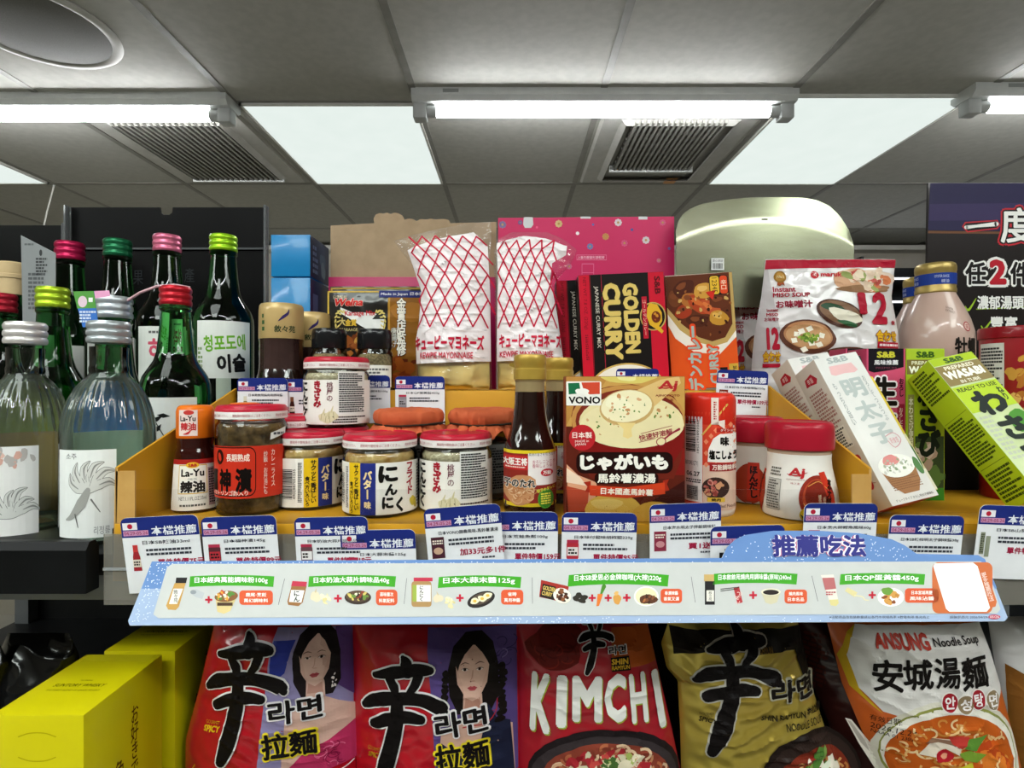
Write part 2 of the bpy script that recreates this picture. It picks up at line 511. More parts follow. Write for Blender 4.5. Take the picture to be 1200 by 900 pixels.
def ceiling_panel(x, y, w, d, label, m=None):
    t = thing('ceiling_panel_light', label, 'ceiling light', (x + w / 2, y + d / 2, CEIL - .004), group='luminous ceiling panels')
    f = MB(); g = .008
    for a in ((-w/2, w/2, -d/2, -d/2 + g), (-w/2, w/2, d/2 - g, d/2), (-w/2, -w/2 + g, -d/2, d/2), (w/2 - g, w/2, -d/2, d/2)):
        f.box(a[0], a[1], a[2], a[3], -.006, .004, frame_m)
    f.build('frame', t, scale=1)
    p = MB(); p.box(-w/2 + g, w/2 - g, -d/2 + g, d/2 - g, -.003, .002, m or dim_m); p.build('diffuser', t, scale=1)
ceiling_panel(-.905, 1.838, .585, .735, 'bright square ceiling panel left of the middle strip light')
ceiling_panel(.905, 1.785, .59, .79, 'bright square ceiling panel at the right end of the middle strip light')
ceiling_panel(-2.72, 1.856, .575, .712, 'bright ceiling panel cut by the left edge, next to the hanging cord')
for px_, w_ in ((-2.72, 'left'), (-.905, 'middle'), (.91, 'right')):
    ceiling_panel(px_, -.376, .575, .712, w_ + ' bright ceiling panel in the row above the viewer', over_m)
    ceiling_panel(px_, -1.12, .575, .712, w_ + ' bright ceiling panel in the row behind the viewer', diff_m)
ceiling_panel(2.725, 1.856, .575, .712, 'bright ceiling panel far out beyond the right edge')

# ---- fluorescent battens
tube_m = emit_mat('lit_tube', '#fbfdff', TUBE_E)
cap_m = NM('lamp_holder_plastic', '#b4b7b6', '#bcbfbe', r=.4, scale=30)
def batten(x0, x1, y, label):
    L_ = x1 - x0
    t = thing('strip_light', label, 'strip light', ((x0 + x1) / 2, y, CEIL), group='fluorescent strip lights')
    h = MB()
    h.prism([(-.05, 0), (.05, 0), (.05, -.022), (.036, -.036), (-.036, -.036), (-.05, -.022)], metal_w, (-L_/2, 0, 0), (0, 1, 0), (0, 0, 1), -L_)
    h.build('housing', t, scale=1)
    for s in (-1, 1):
        e = MB(); e.box(s * (L_/2 - .022) - .022, s * (L_/2 - .022) + .022, -.022, .022, -.082, -.034, cap_m, bev=.006)
        q = MB(); q.lathe([(.019, 0), (.019, .03)], cap_m, 20)      # collar, turned to lie along the tube
        v = q.v
        q.v = [(s * (L_/2 - .044 - c[2]), c[0], c[1] - .053) for c in v]
        ho = e.build('lamp_holder', t, scale=1); q.build('collar', ho, scale=1)
    u = MB(); rows = [[(xx_, .0175 * math.cos(a * .5236), -.053 + .0175 * math.sin(a * .5236)) for a in range(12)] for xx_ in (-L_/2 + .07, L_/2 - .07)]
    u.grid(rows, tube_m, True, True); u.build('fluorescent_tube', t, scale=1)
    s_ = MB(); s_.box(-L_/2 + .10, -L_/2 + .15, -.0503, -.0498, -.016, -.004, M('#8f9290')); s_.build('rating_plate', t, scale=1)
batten(-2.105, -.915, 1.822, 'white fluorescent strip light at the left edge of the ceiling')
batten(-.318, .905, 1.795, 'white fluorescent strip light in the middle between two bright panels')
batten(1.435, 2.625, 1.765, 'white fluorescent strip light cut by the right edge')
for x0_, w_ in ((-2.095, 'left'), (-.312, 'middle'), (1.42, 'right')): batten(x0_, x0_ + 1.19, -.62, w_ + ' fluorescent strip light in the row behind the viewer')

# ---- air vents
grille_m = NM('vent_grey', '#7f7e78', '#898881', r=.5, scale=30)
vent_w = NM('vent_frame', '#a9a8a2', '#b2b1ab', r=.5, scale=30)
dark_m = NM('dark_void', '#1c1c1b', '#222221', r=.8, scale=10)
def vent(cx, gx0, gx1, gy0, gy1, label, tagged=False):
    t = thing('ceiling_vent', label, 'air vent', (cx, 2.212, CEIL), group='square ceiling air vents')
    f = MB()
    def ring(ax0, ax1, ay0, ay1, bx0, bx1, by0, by1, za, zb, m):
        A = [(ax0, ay0, za), (ax1, ay0, za), (ax1, ay1, za), (ax0, ay1, za)]; B = [(bx0, by0, zb), (bx1, by0, zb), (bx1, by1, zb), (bx0, by1, zb)]
        for i in range(4): f.face([A[i], A[(i+1) % 4], B[(i+1) % 4], B[i]], m)
    a0, a1, c0, c1 = -.27, .27, -.33, .335
    ring(a0 - .01, a1 + .01, c0 - .01, c1 + .01, a0, a1, c0, c1, -.001, -.010, vent_w)
    ring(a0, a1, c0, c1, a0 + .06, a1 - .06, c0 + .05, c1 - .05, -.010, -.012, vent_w)
    ring(a0 + .06, a1 - .06, c0 + .05, c1 - .05, a0 + .08, a1 - .08, c0 + .07, c1 - .065, -.012, -.026, vent_w)
    f.build('frame', t, scale=1)
    g = MB(); x0, x1, y0, y1 = gx0, gx1, gy0, gy1
    g.box(x0, x1, y0, y1, -.004, -.002, M('#66645e'))
    n = 17
    for i in range(n):
        x = x0 + (x1 - x0) * (i + .5) / n
        g.box(x - .0045, x + .0045, y0, y1, -.026, -.010, grille_m)
    for i in range(10):
        y = y0 + (y1 - y0) * (i + .5) / 10; g.box(x0, x1, y - .002, y + .002, -.018, -.010, grille_m)
    g.box(x0 - .012, x1 + .012, y1, y1 + .014, -.030, -.004, metal_w)
    g.build('grille', t, scale=1)
    if tagged:
        k = MB(); k.box(.10, .15, .27, .33, -.016, -.0125, M('#d39a62')); k.build('paper_tag', t, label='small orange paper tag')
        t.children[-1].data.transform(Matrix.Scale(1000, 4))
vent(-1.222, -.19, .19, -.28, .265, 'square ceiling vent above the green bottles behind the left strip light')
vent(.592, -.165, .165, -.28, .15, 'square ceiling vent behind the middle strip light beside the right bright panel', True)

# ---- round ceiling speaker
t = thing('ceiling_speaker', 'round white rimmed ceiling speaker with grey mesh at the upper left corner', 'speaker', (-1.245, 1.445, CEIL))
b = MB(); b.lathe([(190, 0), (192, -4), (186, -9), (174, -10), (166, -7)], vent_w, 56, cap0=False, cap1=False); b.build('rim', t)
b = MB(); b.lathe([(166, -7), (120, -11), (60, -13), (.5, -13.5)], NM('speaker_mesh', '#55544f', '#62615b', r=.6, scale=900, detail=0, lo=.45, hi=.55), 56, cap0=False); b.build('mesh_cover', t)

# ---- cord hanging from a hook on the ceiling
t = thing('hanging_cord', 'thin white cord hanging from a ceiling hook beside the left bright panel', 'cord', at(63, 217, 2.60))
b = MB(); b.lathe([(4, 22), (9, 20), (10, 5), (6, 0), (2, -8)], metal_w, 16); b.build('hook', t)
b = MB(); b.tube([(0, 0, -6), (-14, 0, -60), (-30, 0, -120), (-62, 0, -260)], 3.2, M('#e4e2da')); b.build('string', t)
t['category'] = 'cord'

# ---- dark store shelving on the far wall
t = thing('wall_shelving', 'dark wall shelving with thin lit strips far behind the oyster sauce bottles', 'shelving', (2.45, 3.5, 0))
b = MB(); dk = NM('charcoal_laminate', '#2c2e30', '#34373a', r=.5, scale=12)
b.box(-1000, 1000, 180, 220, 0, 2330, dk)
for xx_ in (-1000, -340, 330, 985): b.box(xx_, xx_ + 15, -150, 180, 0, 2330, dk)
b.build('carcass', t)
led = emit_mat('shelf_led', '#eef4ff', 2.2)
for z in (1620, 1860, 2050, 2190):
    s = MB(); s.box(-985, 985, -150, 178, z, z + 18, dk); o = s.build('shelf', t)
    s = MB(); s.box(-970, 970, -158, -150, z + 1, z + 11, led); s.build('light_strip', o, label='thin glowing shelf edge strip')
# ================================================================ SHELF, TRAYS, RAIL
ZF = 1.4453
shelf_m = NM('shelf_black_steel', '#141516', '#1b1c1d', r=.45, scale=15)
yel = NM('yellow_card', '#c08a18', '#c8921d', r=.5, scale=14)
yel_edge = NM('yellow_card_edge', '#b98c4a', '#c69a56', r=.7, scale=40)
grey_m = NM('grey_steel', '#6f7276', '#7a7d80', r=.45, scale=15)
clear = thin_glass('clear_acrylic', '#f2f4f4', rough=.02, haze=.05, hazecol='#d9dde0')
clear_lo = thin_glass('clear_film_guard', '#fbfbfb', rough=.02, ior=1.25)

t = thing('gondola_shelf', 'dark steel store shelf carrying the condiment trays and bottles', 'shelf', (0, .46, 1.40))
b = MB(); b.box(-900, 900, 12, 560, -14, 0, shelf_m, bev=1.5); b.build('shelf_board', t)
b = MB(); b.box(-900, 900, 556, 572, -1380, 150, shelf_m); b.build('back_panel', t)
b = MB(); b.box(-900, 900, 2, 12, -20, 8, grey_m, bev=1); b.build('front_edge', t)
for x in (-880, -335, 310, 880):
    u = MB(); u.box(x - 12, x + 12, 535, 556, -1380, 150, grey_m); u.build('upright', t)
b = MB()
for x in range(-880, -320, 28): b.tube([(x, 430, -14), (x, 430, -120)], 1.6, shelf_m, 6)
for z in (-30, -60, -90): b.tube([(-890, 430, z), (-330, 430, z)], 1.6, shelf_m, 6)
b.build('wire_backing', t)

# lower shelf, stands below the frame and carries the noodle packs
t = thing('lower_shelf', 'dark lower store shelf under the noodle packs', 'shelf', (0, .30, 1.13))
b = MB(); b.box(-900, 900, 60, 716, -14, 0, shelf_m, bev=1.5); b.build('shelf_board', t)

# price rail
t = thing('price_rail', 'clear plastic price rail along the front of the shelf', 'price rail', (0, .4470, 1.382))
rail_c = thin_glass('hazy_rail_plastic', '#eef0f0', rough=.05, haze=.38, hazecol='#a9a49a')
b = MB(); b.box(-329, 900, 0, .8, 0, 57, rail_c); b.build('clear_cover', t)
b = MB(); b.box(-329, 900, -1.2, 0, 28, 30, thin_glass('rail_ridge', '#dfe2e4', haze=.5, hazecol='#c6c8ca')); b.build('ridge', t)

# ---- main yellow tray
def wall_poly(b, P, th, m=None):
    """upright card panel: P = four world points (m) front-bottom, rear-bottom, rear-top, front-top, thick th along +x"""
    A = [Vector(p) for p in P]; B = [p + Vector((th, 0, 0)) for p in A]
    b.face([A[0], A[3], A[2], A[1]], m or yel); b.face(B, m or yel)
    for i in range(4): b.face([A[i], A[(i+1) % 4], B[(i+1) % 4], B[i]], yel_edge if i != 2 else (m or yel))
t = thing('display_tray', 'yellow card stepped display tray full of jars and sauces in the middle', 'display tray', (0, 0, 0))
b = MB(); z0 = 1.40
b.face([(-.322, .450, ZF), (.291, .450, ZF), (.284, .612, ZF), (-.306, .612, ZF)], yel)
b.face([(-.306, .612, ZF), (.284, .612, ZF), (.284, .93, ZF), (-.306, .93, ZF)], yel)
b.face([(-.322, .450, z0), (.291, .450, z0), (.284, .93, z0), (-.306, .93, z0)][::-1], yel)
b.build('floor_panel', t, scale=1)
b = MB(); b.box(-.322, .291, .4495, .4515, z0, ZF + .0012, yel, bev=.0004); b.build('front_lip', t, scale=1)
b = MB(); wall_poly(b, [(-.324, .450, z0), (-.308, .612, z0), (-.306, .612, 1.555), (-.322, .450, zy(548, .45))], .0022); b.build('side_wall', t, scale=1)
b = MB(); wall_poly(b, [(.2895, .450, z0), (.2825, .612, z0), (.2825, .612, 1.558), (.2895, .450, zy(549, .45))], .0022); b.build('side_wall', t, scale=1)
b = MB(); b.box(-.226, .282, .612, .93, ZF + .0005, 1.5525, yel, bev=.001); b.build('step', t, scale=1)
# folded returns at the two front corners
b = MB(); b.box(-.3215, -.306, .450, .4515, ZF, zy(552, .45), yel_edge); b.build('corner_flap', t, scale=1)
b = MB(); b.box(.276, .2895, .450, .4515, ZF, zy(556, .45), yel_edge); b.build('corner_flap', t, scale=1)
b = MB(); b.box(-.318, .287, .4525, .4532, ZF, zy(573, .455), clear_lo); b.build('clear_guard', t, scale=1, label='clear plastic front guard')

# right tray
t = thing('display_tray', 'yellow card tray at the right edge holding the green and pink tube boxes', 'display tray', (0, 0, 0))
b = MB(); b.box(.2965, .75, .452, .664, z0, ZF - .012, yel, bev=.0006); b.build('floor_panel', t, scale=1)
b = MB(); b.box(.2965, .75, .4495, .4515, z0, ZF + .0015, yel); b.build('front_lip', t, scale=1)
b = MB(); b.box(.2975, .75, .4525, .4532, ZF, zy(600, .455), clear_lo); b.build('clear_guard', t, scale=1)

# platform behind the right tray
t = thing('riser_platform', 'dark riser behind the right tray carrying the oyster sauce bottles', 'riser', (.30, .665, 1.401))
b = MB(); b.box(2, 450, 0, 260, 0, 118, shelf_m, bev=1.5); b.build('riser_box', t)

# ---- left black tray with its raised back tier
t = thing('bottle_tray', 'black plastic bottle tray on the left with a rounded front lip', 'bottle tray', (0, 0, 0))
b = MB(); bk = NM('black_plastic', '#0c0d0e', '#121314', r=.36, scale=20, spec=.15)
b.box(-.90, -.327, .46, .72, 1.401, 1.419, bk, bev=.001); b.build('floor_panel', t, scale=1)
b = MB(); b.prism([(0, 0), (0, .034), (.004, .040), (.010, .040), (.014, .034), (.014, 0)], bk, (-.90, .436, 1.395), (0, 1, 0), (0, 0, 1), -.565); b.build('front_lip', t, scale=1)
b = MB(); b.box(-.90, -.327, .72, .93, 1.401, 1.49, bk, bev=.001); b.build('back_tier', t, scale=1)
b = MB()
b.prism([(.46, 1.415), (.71, 1.415), (.71, 1.555), (.68, 1.55), (.50, 1.45), (.46, 1.44)], bk, (-.329, 0, 0), (0, 1, 0), (0, 0, 1), .0025); b.build('side_wall', t, scale=1)

# black acrylic backing cases behind the bottles
blk = NM('black_gloss_acrylic', '#0a0a0a', '#0f0f0f', r=.34, scale=8, spec=.06)
edge_ac = thin_glass('edge_acrylic', '#d5d8da', haze=.25, hazecol='#b9bcbf')
def backing(name, x0, x1, ytop, Y, ybot_z, label, seam=None, notch=None):
    t = thing(name, label, 'display case', ((xx(x0, Y) + xx(x1, Y)) / 2, Y, ybot_z))
    w = (xx(x1, Y) - xx(x0, Y)) * 1000; h = (zy(ytop, Y) - ybot_z) * 1000
    b = MB()
    pts = [(-w/2, 0), (w/2, 0), (w/2, h)]
    if notch:
        nx = (xx(notch, Y) * 1000) - t.location.x * 1000
        pts += [(nx + 11, h), (nx + 10, h - 9), (nx + 5, h - 13), (nx - 5, h - 13), (nx - 10, h - 9), (nx - 11, h)]
    pts += [(-w/2, h)]
    b.prism(pts, blk, (0, 0, 0), (1, 0, 0), (0, 0, 1), 3); b.build('back_panel', t)
    for s in (-1, 1):
        b = MB(); b.box(s * w/2 - 1.5, s * w/2 + 1.5, -14, 0, 0, h, edge_ac); b.build('side_edge', t)
    if seam:
        b = MB(); z = (zy(seam, Y) - ybot_z) * 1000; b.box(-w/2, w/2, -5, -2, z - 1.5, z + 1.5, M('#55585a', .3)); b.build('seam_strip', t)
    return t, w, h
tb, w, h = backing('acrylic_display_case', 83, 314, 243, .96, 1.402, 'tall black acrylic case behind the soju bottles with a thumb notch', 292, 195)
bb = MB(); S = raysurf(tb.location, (0, 0, 0), O=(0, -1, 0), x0=150, y0=240, sc=638/170)
bb.text(S, '果', 45, 320, 44, 64, '#26282b', 1); bb.text(S, '產', 270, 310, 44, 64, '#26282b', 1); bb.build('faint_lettering', tb)
backing('acrylic_display_case', -95, 80, 264, 1.0, 1.402, 'black acrylic case at the left edge behind the leaning grey card')
# ================================================================ PRICE TAGS
card_w = M('#e9eaee', .4)
navy = '#1f2c78'
def price_tag(px0, px1, ptop, Y, label, title, price, icon, roll=0.0, hgt=60.0, lean=6.0, group='blue headed price tags', lines=2, side=False):
    k = Y / F * 1000
    w = (px1 - px0) * k
    sc = w / 59.0
    top = at((px0 + px1) / 2, ptop, Y)
    a = math.radians(lean)
    h = hgt * sc
    t = thing('price_tag', label, 'price tag', (top.x, top.y + h * .001 * math.sin(a), top.z - h * .001 * math.cos(a)), (a, math.radians(roll), 0), group)
    S = Surf(O=(0, 0, 0), mm=True)
    b = MB()
    hw = w / 2
    b.prism(rr(-hw, 0, hw, h, 5 * sc, corners=(1, 1, 0, 0)), card_w, (0, 0, 0), (1, 0, 0), (0, 0, 1), .5)
    c = lambda x: -hw + x * sc; d = lambda y: h - y * sc
    b.put(S, [rr(c(0), d(15.6), c(59), d(0), 5 * sc, corners=(1, 1, 0, 0))], navy, 1)
    b.rect(S, c(1.4), d(9.5), c(12.5), d(4), '#eceaf0', 2); b.ell(S, c(7), d(6.8), 2.0 * sc, 2.0 * sc, '#b31f38', 3)
    b.rect(S, c(1.4), d(14.2), c(20.5), d(10.2), '#c98fb6', 2); b.text(S, '04.29-05.26', c(11), d(12.2), 18 * sc, 2.6 * sc, '#8f1440', 3)
    b.text(S, '本檔推薦', c(40), d(11), 34.5 * sc, 7.2 * sc, '#eef0f8', 2, bold=.012)
    b.text(S, title, c(33), d(20), min(46, 3.6 * len(title)) * sc, 3.2 * sc, '#2c2f3c', 2, bold=.01)
    rnd = hash(title) % 97
    sd = sum(map(ord, title))
    b.micro(S, c(17), d(24.5), c(52), d(24.5 + 3.3 * lines), lines, '#3a3c46', 2, seed=sd, fill=.55, gap=.14)
    kind, c1, c2 = icon
    if kind == 'jar':
        b.rrect(S, c(4), d(38), c(13.5), d(24), 1.5 * sc, c1, 2); b.rect(S, c(4.2), d(24.5), c(13.3), d(22), '#b0304c', 3); b.rect(S, c(4.6), d(35), c(13), d(28), c2, 3)
        b.micro(S, c(5.4), d(29), c(12.2), d(34), 2, '#241a1a', 4, seed=sd)
    elif kind == 'bottle':
        b.put(S, [[(c(6), d(42)), (c(12.4), d(42)), (c(12), d(31)), (c(10.8), d(26)), (c(7.4), d(26)), (c(6.4), d(31))]], c1, 2)
        b.rect(S, c(7.2), d(27), c(11), d(21.5), c2, 3); b.rect(S, c(6.2), d(39), c(12.2), d(33), '#e3d8c8', 3); b.micro(S, c(6.8), d(34), c(11.6), d(38), 2, '#2a2020', 4, seed=sd)
    elif kind == 'box':
        b.rect(S, c(3.6), d(40), c(13.6), d(23), c1, 2); b.ell(S, c(8.6), d(34), 3.6 * sc, 2.8 * sc, c2, 3); b.micro(S, c(4.6), d(25), c(12.6), d(29), 2, '#f0e6d8', 3, seed=sd)
    elif kind == 'tube':
        b.rect(S, c(3), d(40), c(6.6), d(22), c1, 2); b.rect(S, c(7.4), d(42), c(11), d(25), c1, 2); b.micro(S, c(3.4), d(23), c(6.2), d(39), 9, c2, 3, seed=sd)
    if price:
        b.text(S, price, c(43), d(36.2), min(36, 5.6 * len(price)) * sc, 5.6 * sc, '#a3173f', 2, bold=.03)
        b.micro(S, c(42), d(40.5), c(56), d(43), 1, '#4a4a55', 2, seed=sd + 1)
    b.build('printed_card', t)
    return t
yf = .4385
T = price_tag
T(145, 236, 605, yf, 'price tag for the small chili oil bottle, leftmost in the front row', '日本SB辣油33ml', '單件特價75元', ('bottle', '#9c2730', '#c63a3a'), roll=-3)
T(238, 326, 605, yf, 'price tag below the red labelled pickle jar', '日本福神漬145g', '單件特價89元', ('jar', '#5b2a33', '#b8313c'), roll=-2)
T(346, 432, 606, yf, 'price tag below the two butter garlic jars', '日本奶油大蒜片調味品40g', '單件特價119元', ('jar', '#6a4a50', '#e8e4e4'), roll=-1)
T(400, 488, 621, yf + .0012, 'low price tag half covered by its left neighbour, reading 125g', '日本大蒜末醬125g', '', ('jar', '#8d8070', '#e8e4e4'), roll=-1)
T(503, 593, 593, yf - .004, 'tilted price tag reading 33, standing proud in front of its neighbour', '日本VONO醇農風味-馬鈴薯濃湯', '加33元多1件', ('box', '#4a2430', '#c9a48a'), roll=-4.5)
T(566, 654, 600, yf + .001, 'price tag reading 159, half behind the tilted tag', '日本荒鮭魚鬆100g', '單件特價159元', ('jar', '#7a3b33', '#d7a08a'), roll=0)
T(658, 746, 601, yf, 'price tag reading 95 below the potato soup box', '日本味付鹽味胡椒鹽229g', '單件特價95元', ('jar', '#b8303c', '#e8e0dc'), roll=.5)
T(764, 848, 590, yf, 'price tag below the red salt pepper shaker', '日本海水明太子拌飯調味料', '買1送1', ('box', '#8d3046', '#c98a8f'), roll=-2)
T(835, 922, 616, yf - .0025, 'low price tag tucked behind the left slope of the sign hump', '日本烤肉調味醬240ml', '', ('bottle', '#1a1a1e', '#1a1a1e'), roll=-1.5)
T(943, 1029, 590, yf, 'price tag below the red capped dashi jar, above the sign hump', '日本烹大師鰹魚風味60g', '單件特價89元', ('jar', '#e2dcd8', '#b8313c'), roll=0)
T(1042, 1129, 604, yf, 'price tag below the white slanted tube box', '日本SB辣椒明太子調味醬38g', '單件特價95元', ('tube', '#b8b2b0', '#5a4a4a'), roll=1)
T(1146, 1234, 593, yf, 'price tag cut by the right edge', '日本SB山葵醬43g', '單件特價79元', ('tube', '#8f9480', '#3d4030'), roll=2)
yb = .6085; gb = 'blue headed price tags'
T(278, 337, 443, yb - .004, 'back row price tag at the far left, in front of the gold capped sauce', '日本敘敘苑燒肉用調味醬', '單件特價159元', ('bottle', '#8a7a50', '#d8d2c0'), lean=2)
T(333, 391, 444, yb - .002, 'back row price tag half behind the front garlic jar stack', '日本大蒜醬油', '單件特價119元', ('bottle', '#3a1a16', '#7a4a30'), lean=2)
T(402, 457, 440, yb, 'back row price tag peeking out right of the stacked garlic jar', '日本經典萬能調味粉100g', '', ('bottle', '#a08a60', '#1e1e20'), lean=2)
T(463, 521, 441, yb, 'back row price tag in front of the left mayonnaise pack', '日本QP蛋黃醬450g', '', ('jar', '#8f8a92', '#a09aa2'), lean=2)
T(722, 772, 432, yb - .001, 'back row price tag whose blue top peeks over the soup box', '日本SB愛思必金牌咖哩220g', '單件特價145元', ('box', '#7a2a1c', '#c9a070'), lean=2)
T(838, 898, 434, yb, 'back row price tag reading 109 on the right end of the step', '日本好侍爪哇咖哩醬220g', '單件特價109元', ('box', '#7a2a1c', '#c9a070'), lean=2, roll=2.5)

# ================================================================ THE LONG PROMOTION SIGN
sl = (.0407, .401, 1.3866); sr = (-math.radians(31), 0, 0)
t = thing('promotion_sign', 'long white and pale blue tilted sign with six serving ideas and a raised title', 'sign', sl, sr)
P0 = raysurf(sl, sr)
S1 = raysurf(sl, sr, x0=120, y0=580, sc=4); S2 = raysurf(sl, sr, x0=400, y0=580, sc=1200/260)
S3 = raysurf(sl, sr, x0=640, y0=580, sc=1200/280); S4 = raysurf(sl, sr, x0=900, y0=580, sc=4)
b = MB()
out = [(150, 728), (152, 733), (1177, 728), (1181, 724), (1154, 655), (1146, 650.5), (1074, 649), (1060, 639), (1045, 632), (1007, 625), (960, 622), (906, 622), (873, 627), (862, 632), (852, 641), (846, 654), (178, 658)]
o2 = [P0.uv(*p) for p in out]
blue = NM('sign_pale_blue', '#98add0', '#a3b6d4', r=.4, scale=14)
b.prism(o2, blue, (0, 0, 0), (1, 0, 0), (0, 0, 1), 1.2, side=M('#e6e8ee'))
# deeper blue band on top, hump and left end
b.shape(P0, [(1154, 655), (1146, 650.5), (1074, 649), (1060, 639), (1045, 632), (1007, 625), (960, 622), (906, 622), (873, 627), (862, 632), (852, 641), (846, 654), (178, 658), (166, 690), (196, 690), (202, 664), (1150, 660), (1166, 690), (1168, 689)], '#6488c0', 1)
rnd = random.Random(4)
dots = []
for i in range(150):
    x = 848 + rnd.random() * 225; y = 625 + rnd.random() * 32
    if (x < 1065 and y > 626 + 14 * ((x - 955) / 100) ** 2): dots.append((x, y))
for i in range(150): dots.append((190 + i * 6.35 + rnd.uniform(-2, 2), 658 + rnd.uniform(0, 2.2)))
for i in range(90):
    y = rnd.uniform(660, 728); dots.append((178 - (y - 658) * .33 + rnd.random() * (24 - (y - 658) * .1), y))
for i in range(80): dots.append((560 + rnd.random() * 600 * rnd.random(), 723 + rnd.random() * 6))
b.put(P0, [[(x, y), (x + 1.1, y), (x + .9, y + 1), (x - .1, y + 1)] for x, y in dots], '#e9f0fb', 2)
b.shape(P0, [(202, 661), (1149, 658), (1156, 664), (1172, 714), (1168, 719), (186, 724.5), (180, 720), (196, 665)], '#c6c7c5', 3)
G_ = '#3fa21f'; O_ = '#d9572f'
def head(S, x0, x1, yc, hh, s, sag=6):
    n = 10; top = []; bot = []
    for i in range(n + 1):
        u = i / n; x = x0 + (x1 - x0) * u; y = yc - sag * 4 * u * (1 - u) + sag * .5
        top.append((x + (hh * .2), y - hh)); bot.append((x, y + hh))
    b.put(S, [[top[i], top[i + 1], bot[i + 1], bot[i]] for i in range(n)], G_, 4)
    b.text(S, s, (x0 + x1) / 2, yc - sag * .6 + 2, (x1 - x0) * .87, hh * 1.25, '#fbfdf8', 5, bold=.02, arch=sag * .45)
def plus(S, x, y, r):
    b.rect(S, x - r, y - r * .28, x + r, y + r * .28, '#c8203a', 5); b.rect(S, x - r * .28, y - r, x + r * .28, y + r, '#c8203a', 5)
def badge(S, x0, y0, x1, y1, a, c):
    b.rrect(S, x0, y0, x1, y1, (y1 - y0) * .25, O_, 4)
    m = (x0 + x1) / 2; h_ = (y1 - y0)
    b.text(S, a, m, y0 + h_ * .3, (x1 - x0) * .62 if len(a) > 2 else (x1 - x0) * .4, h_ * .27, '#fdf3ec', 5, bold=.02)
    b.text(S, c, m, y0 + h_ * .7, (x1 - x0) * .72, h_ * .27, '#fdf3ec', 5, bold=.02)
def sep(S, x0, y0, x1, y1): b.stroke(S, [(x0, y0), (x1, y1)], 2.2, '#5a5a5e', 4, smooth=0)
# idea 1
b.put(S1, [[(348, 388), (400, 388), (394, 414), (344, 414)]], '#201c1c', 5); b.shape(S1, [(340, 414), (392, 414), (360, 525), (345, 540), (310, 538), (300, 520)], '#c79a52', 4)
b.put(S1, [[(336, 440), (380, 440), (352, 512), (314, 512)]], '#f0ece2', 5); b.text(S1, '敘々苑', 346, 475, None, 60, '#2a2320', 6, vert=True)
head(S1, 408, 802, 404, 25, '日本經典萬能調味粉100g')
b.shape(S1, [(412, 462), (440, 442), (480, 460), (470, 488), (440, 480)], '#b9bcc0', 4); b.ell(S1, 428, 456, 14, 10, '#8f949a', 5)
plus(S1, 500, 492, 17)
b.shape(S1, [(530, 480), (636, 470), (600, 545), (570, 558), (540, 548)], '#d9c48a', 4); b.rect(S1, 540, 505, 612, 520, '#4a3426', 5); b.ell(S1, 582, 476, 55, 26, '#8a5a34', 5, rot=-.1)
b.bits(S1, 582, 474, 46, 18, 22, (6, 12), ['#e8e0d0', '#c8452c', '#e8a23c', '#5b8a3a'], 6, 3)
badge(S1, 643, 448, 800, 516, '鹿尾‧烹飪', '萬幻調味料'); sep(S1, 855, 394, 826, 515)
# idea 2
b.shape(S1, [(888, 425), (958, 428), (940, 505), (920, 522), (872, 516), (868, 500)], '#9a6a3c', 4); b.put(S1, [[(892, 404), (960, 408), (956, 430), (886, 428)]], '#c0304a', 5)
b.put(S1, [[(886, 446), (948, 448), (934, 506), (876, 502)]], '#f2efe8', 5); b.text(S1, 'にん', 912, 476, None, 52, '#1c1818', 6, vert=True, bold=.03)
head(S1, 965, 1372, 404, 25, '日本奶油大蒜片調味品40g')
b.blob(S1, 1000, 478, 25, 24, '#e0d2b4', 4, 2); b.stroke(S1, [(1000, 455), (1004, 440)], [8, 3], '#cdbb96', 5); b.bits(S1, 1045, 490, 22, 22, 7, (9, 14), ['#e4d9a8', '#d8cc92', '#eee6c4'], 4, 5); plus(S1, 1105, 486, 18)
b.ell(S2, 90, 555, 72, 38, '#3a2c24', 4); b.ell(S2, 90, 548, 66, 30, '#5a4330', 5); b.bits(S2, 90, 545, 52, 22, 18, (8, 16), ['#d9c36a', '#8f3a24', '#e8e0c0', '#6d8f3c', '#3b2a20'], 6, 8)
badge(S2, 188, 513, 304, 598, '蒜味層次', '料氣配料'); sep(S2, 354, 452, 340, 590)
# idea 3
b.rrect(S2, 380, 468, 488, 606, 16, '#b08a58', 4); b.rect(S2, 392, 448, 494, 468, '#c0304a', 5); b.rect(S2, 388, 488, 484, 578, '#f2efe8', 5); b.rect(S2, 386, 488, 408, 578, '#9db04a', 6)
b.text(S2, 'にんにく', 434, 534, None, 84, '#1c1818', 6, vert=True, bold=.03)
head(S2, 522, 968, 470, 30, '日本大蒜末醬125g', sag=9)
b.blob(S2, 524, 560, 26, 24, '#e0d2b4', 4, 7); b.stroke(S2, [(524, 540), (516, 525)], [8, 3], '#cdbb96', 5); b.bits(S2, 588, 575, 26, 30, 9, (9, 16), ['#e4d9a8', '#d8cc92', '#eee6c4'], 4, 9); plus(S2, 642, 558, 20)
b.ell(S2, 756, 566, 78, 40, '#2a2422', 4, rot=-.35); b.ell(S2, 756, 562, 62, 29, '#54463a', 5, rot=-.35)
for x, y in ((722, 575), (762, 562), (792, 545)): b.blob(S2, x, y, 24, 16, '#f0e6c2', 6, x); b.ell(S2, x, y, 10, 8, '#e2b94e', 7)
badge(S2, 864, 513, 984, 594, '省時', '萬用神醬'); sep(S2, 1032, 448, 1034, 588)
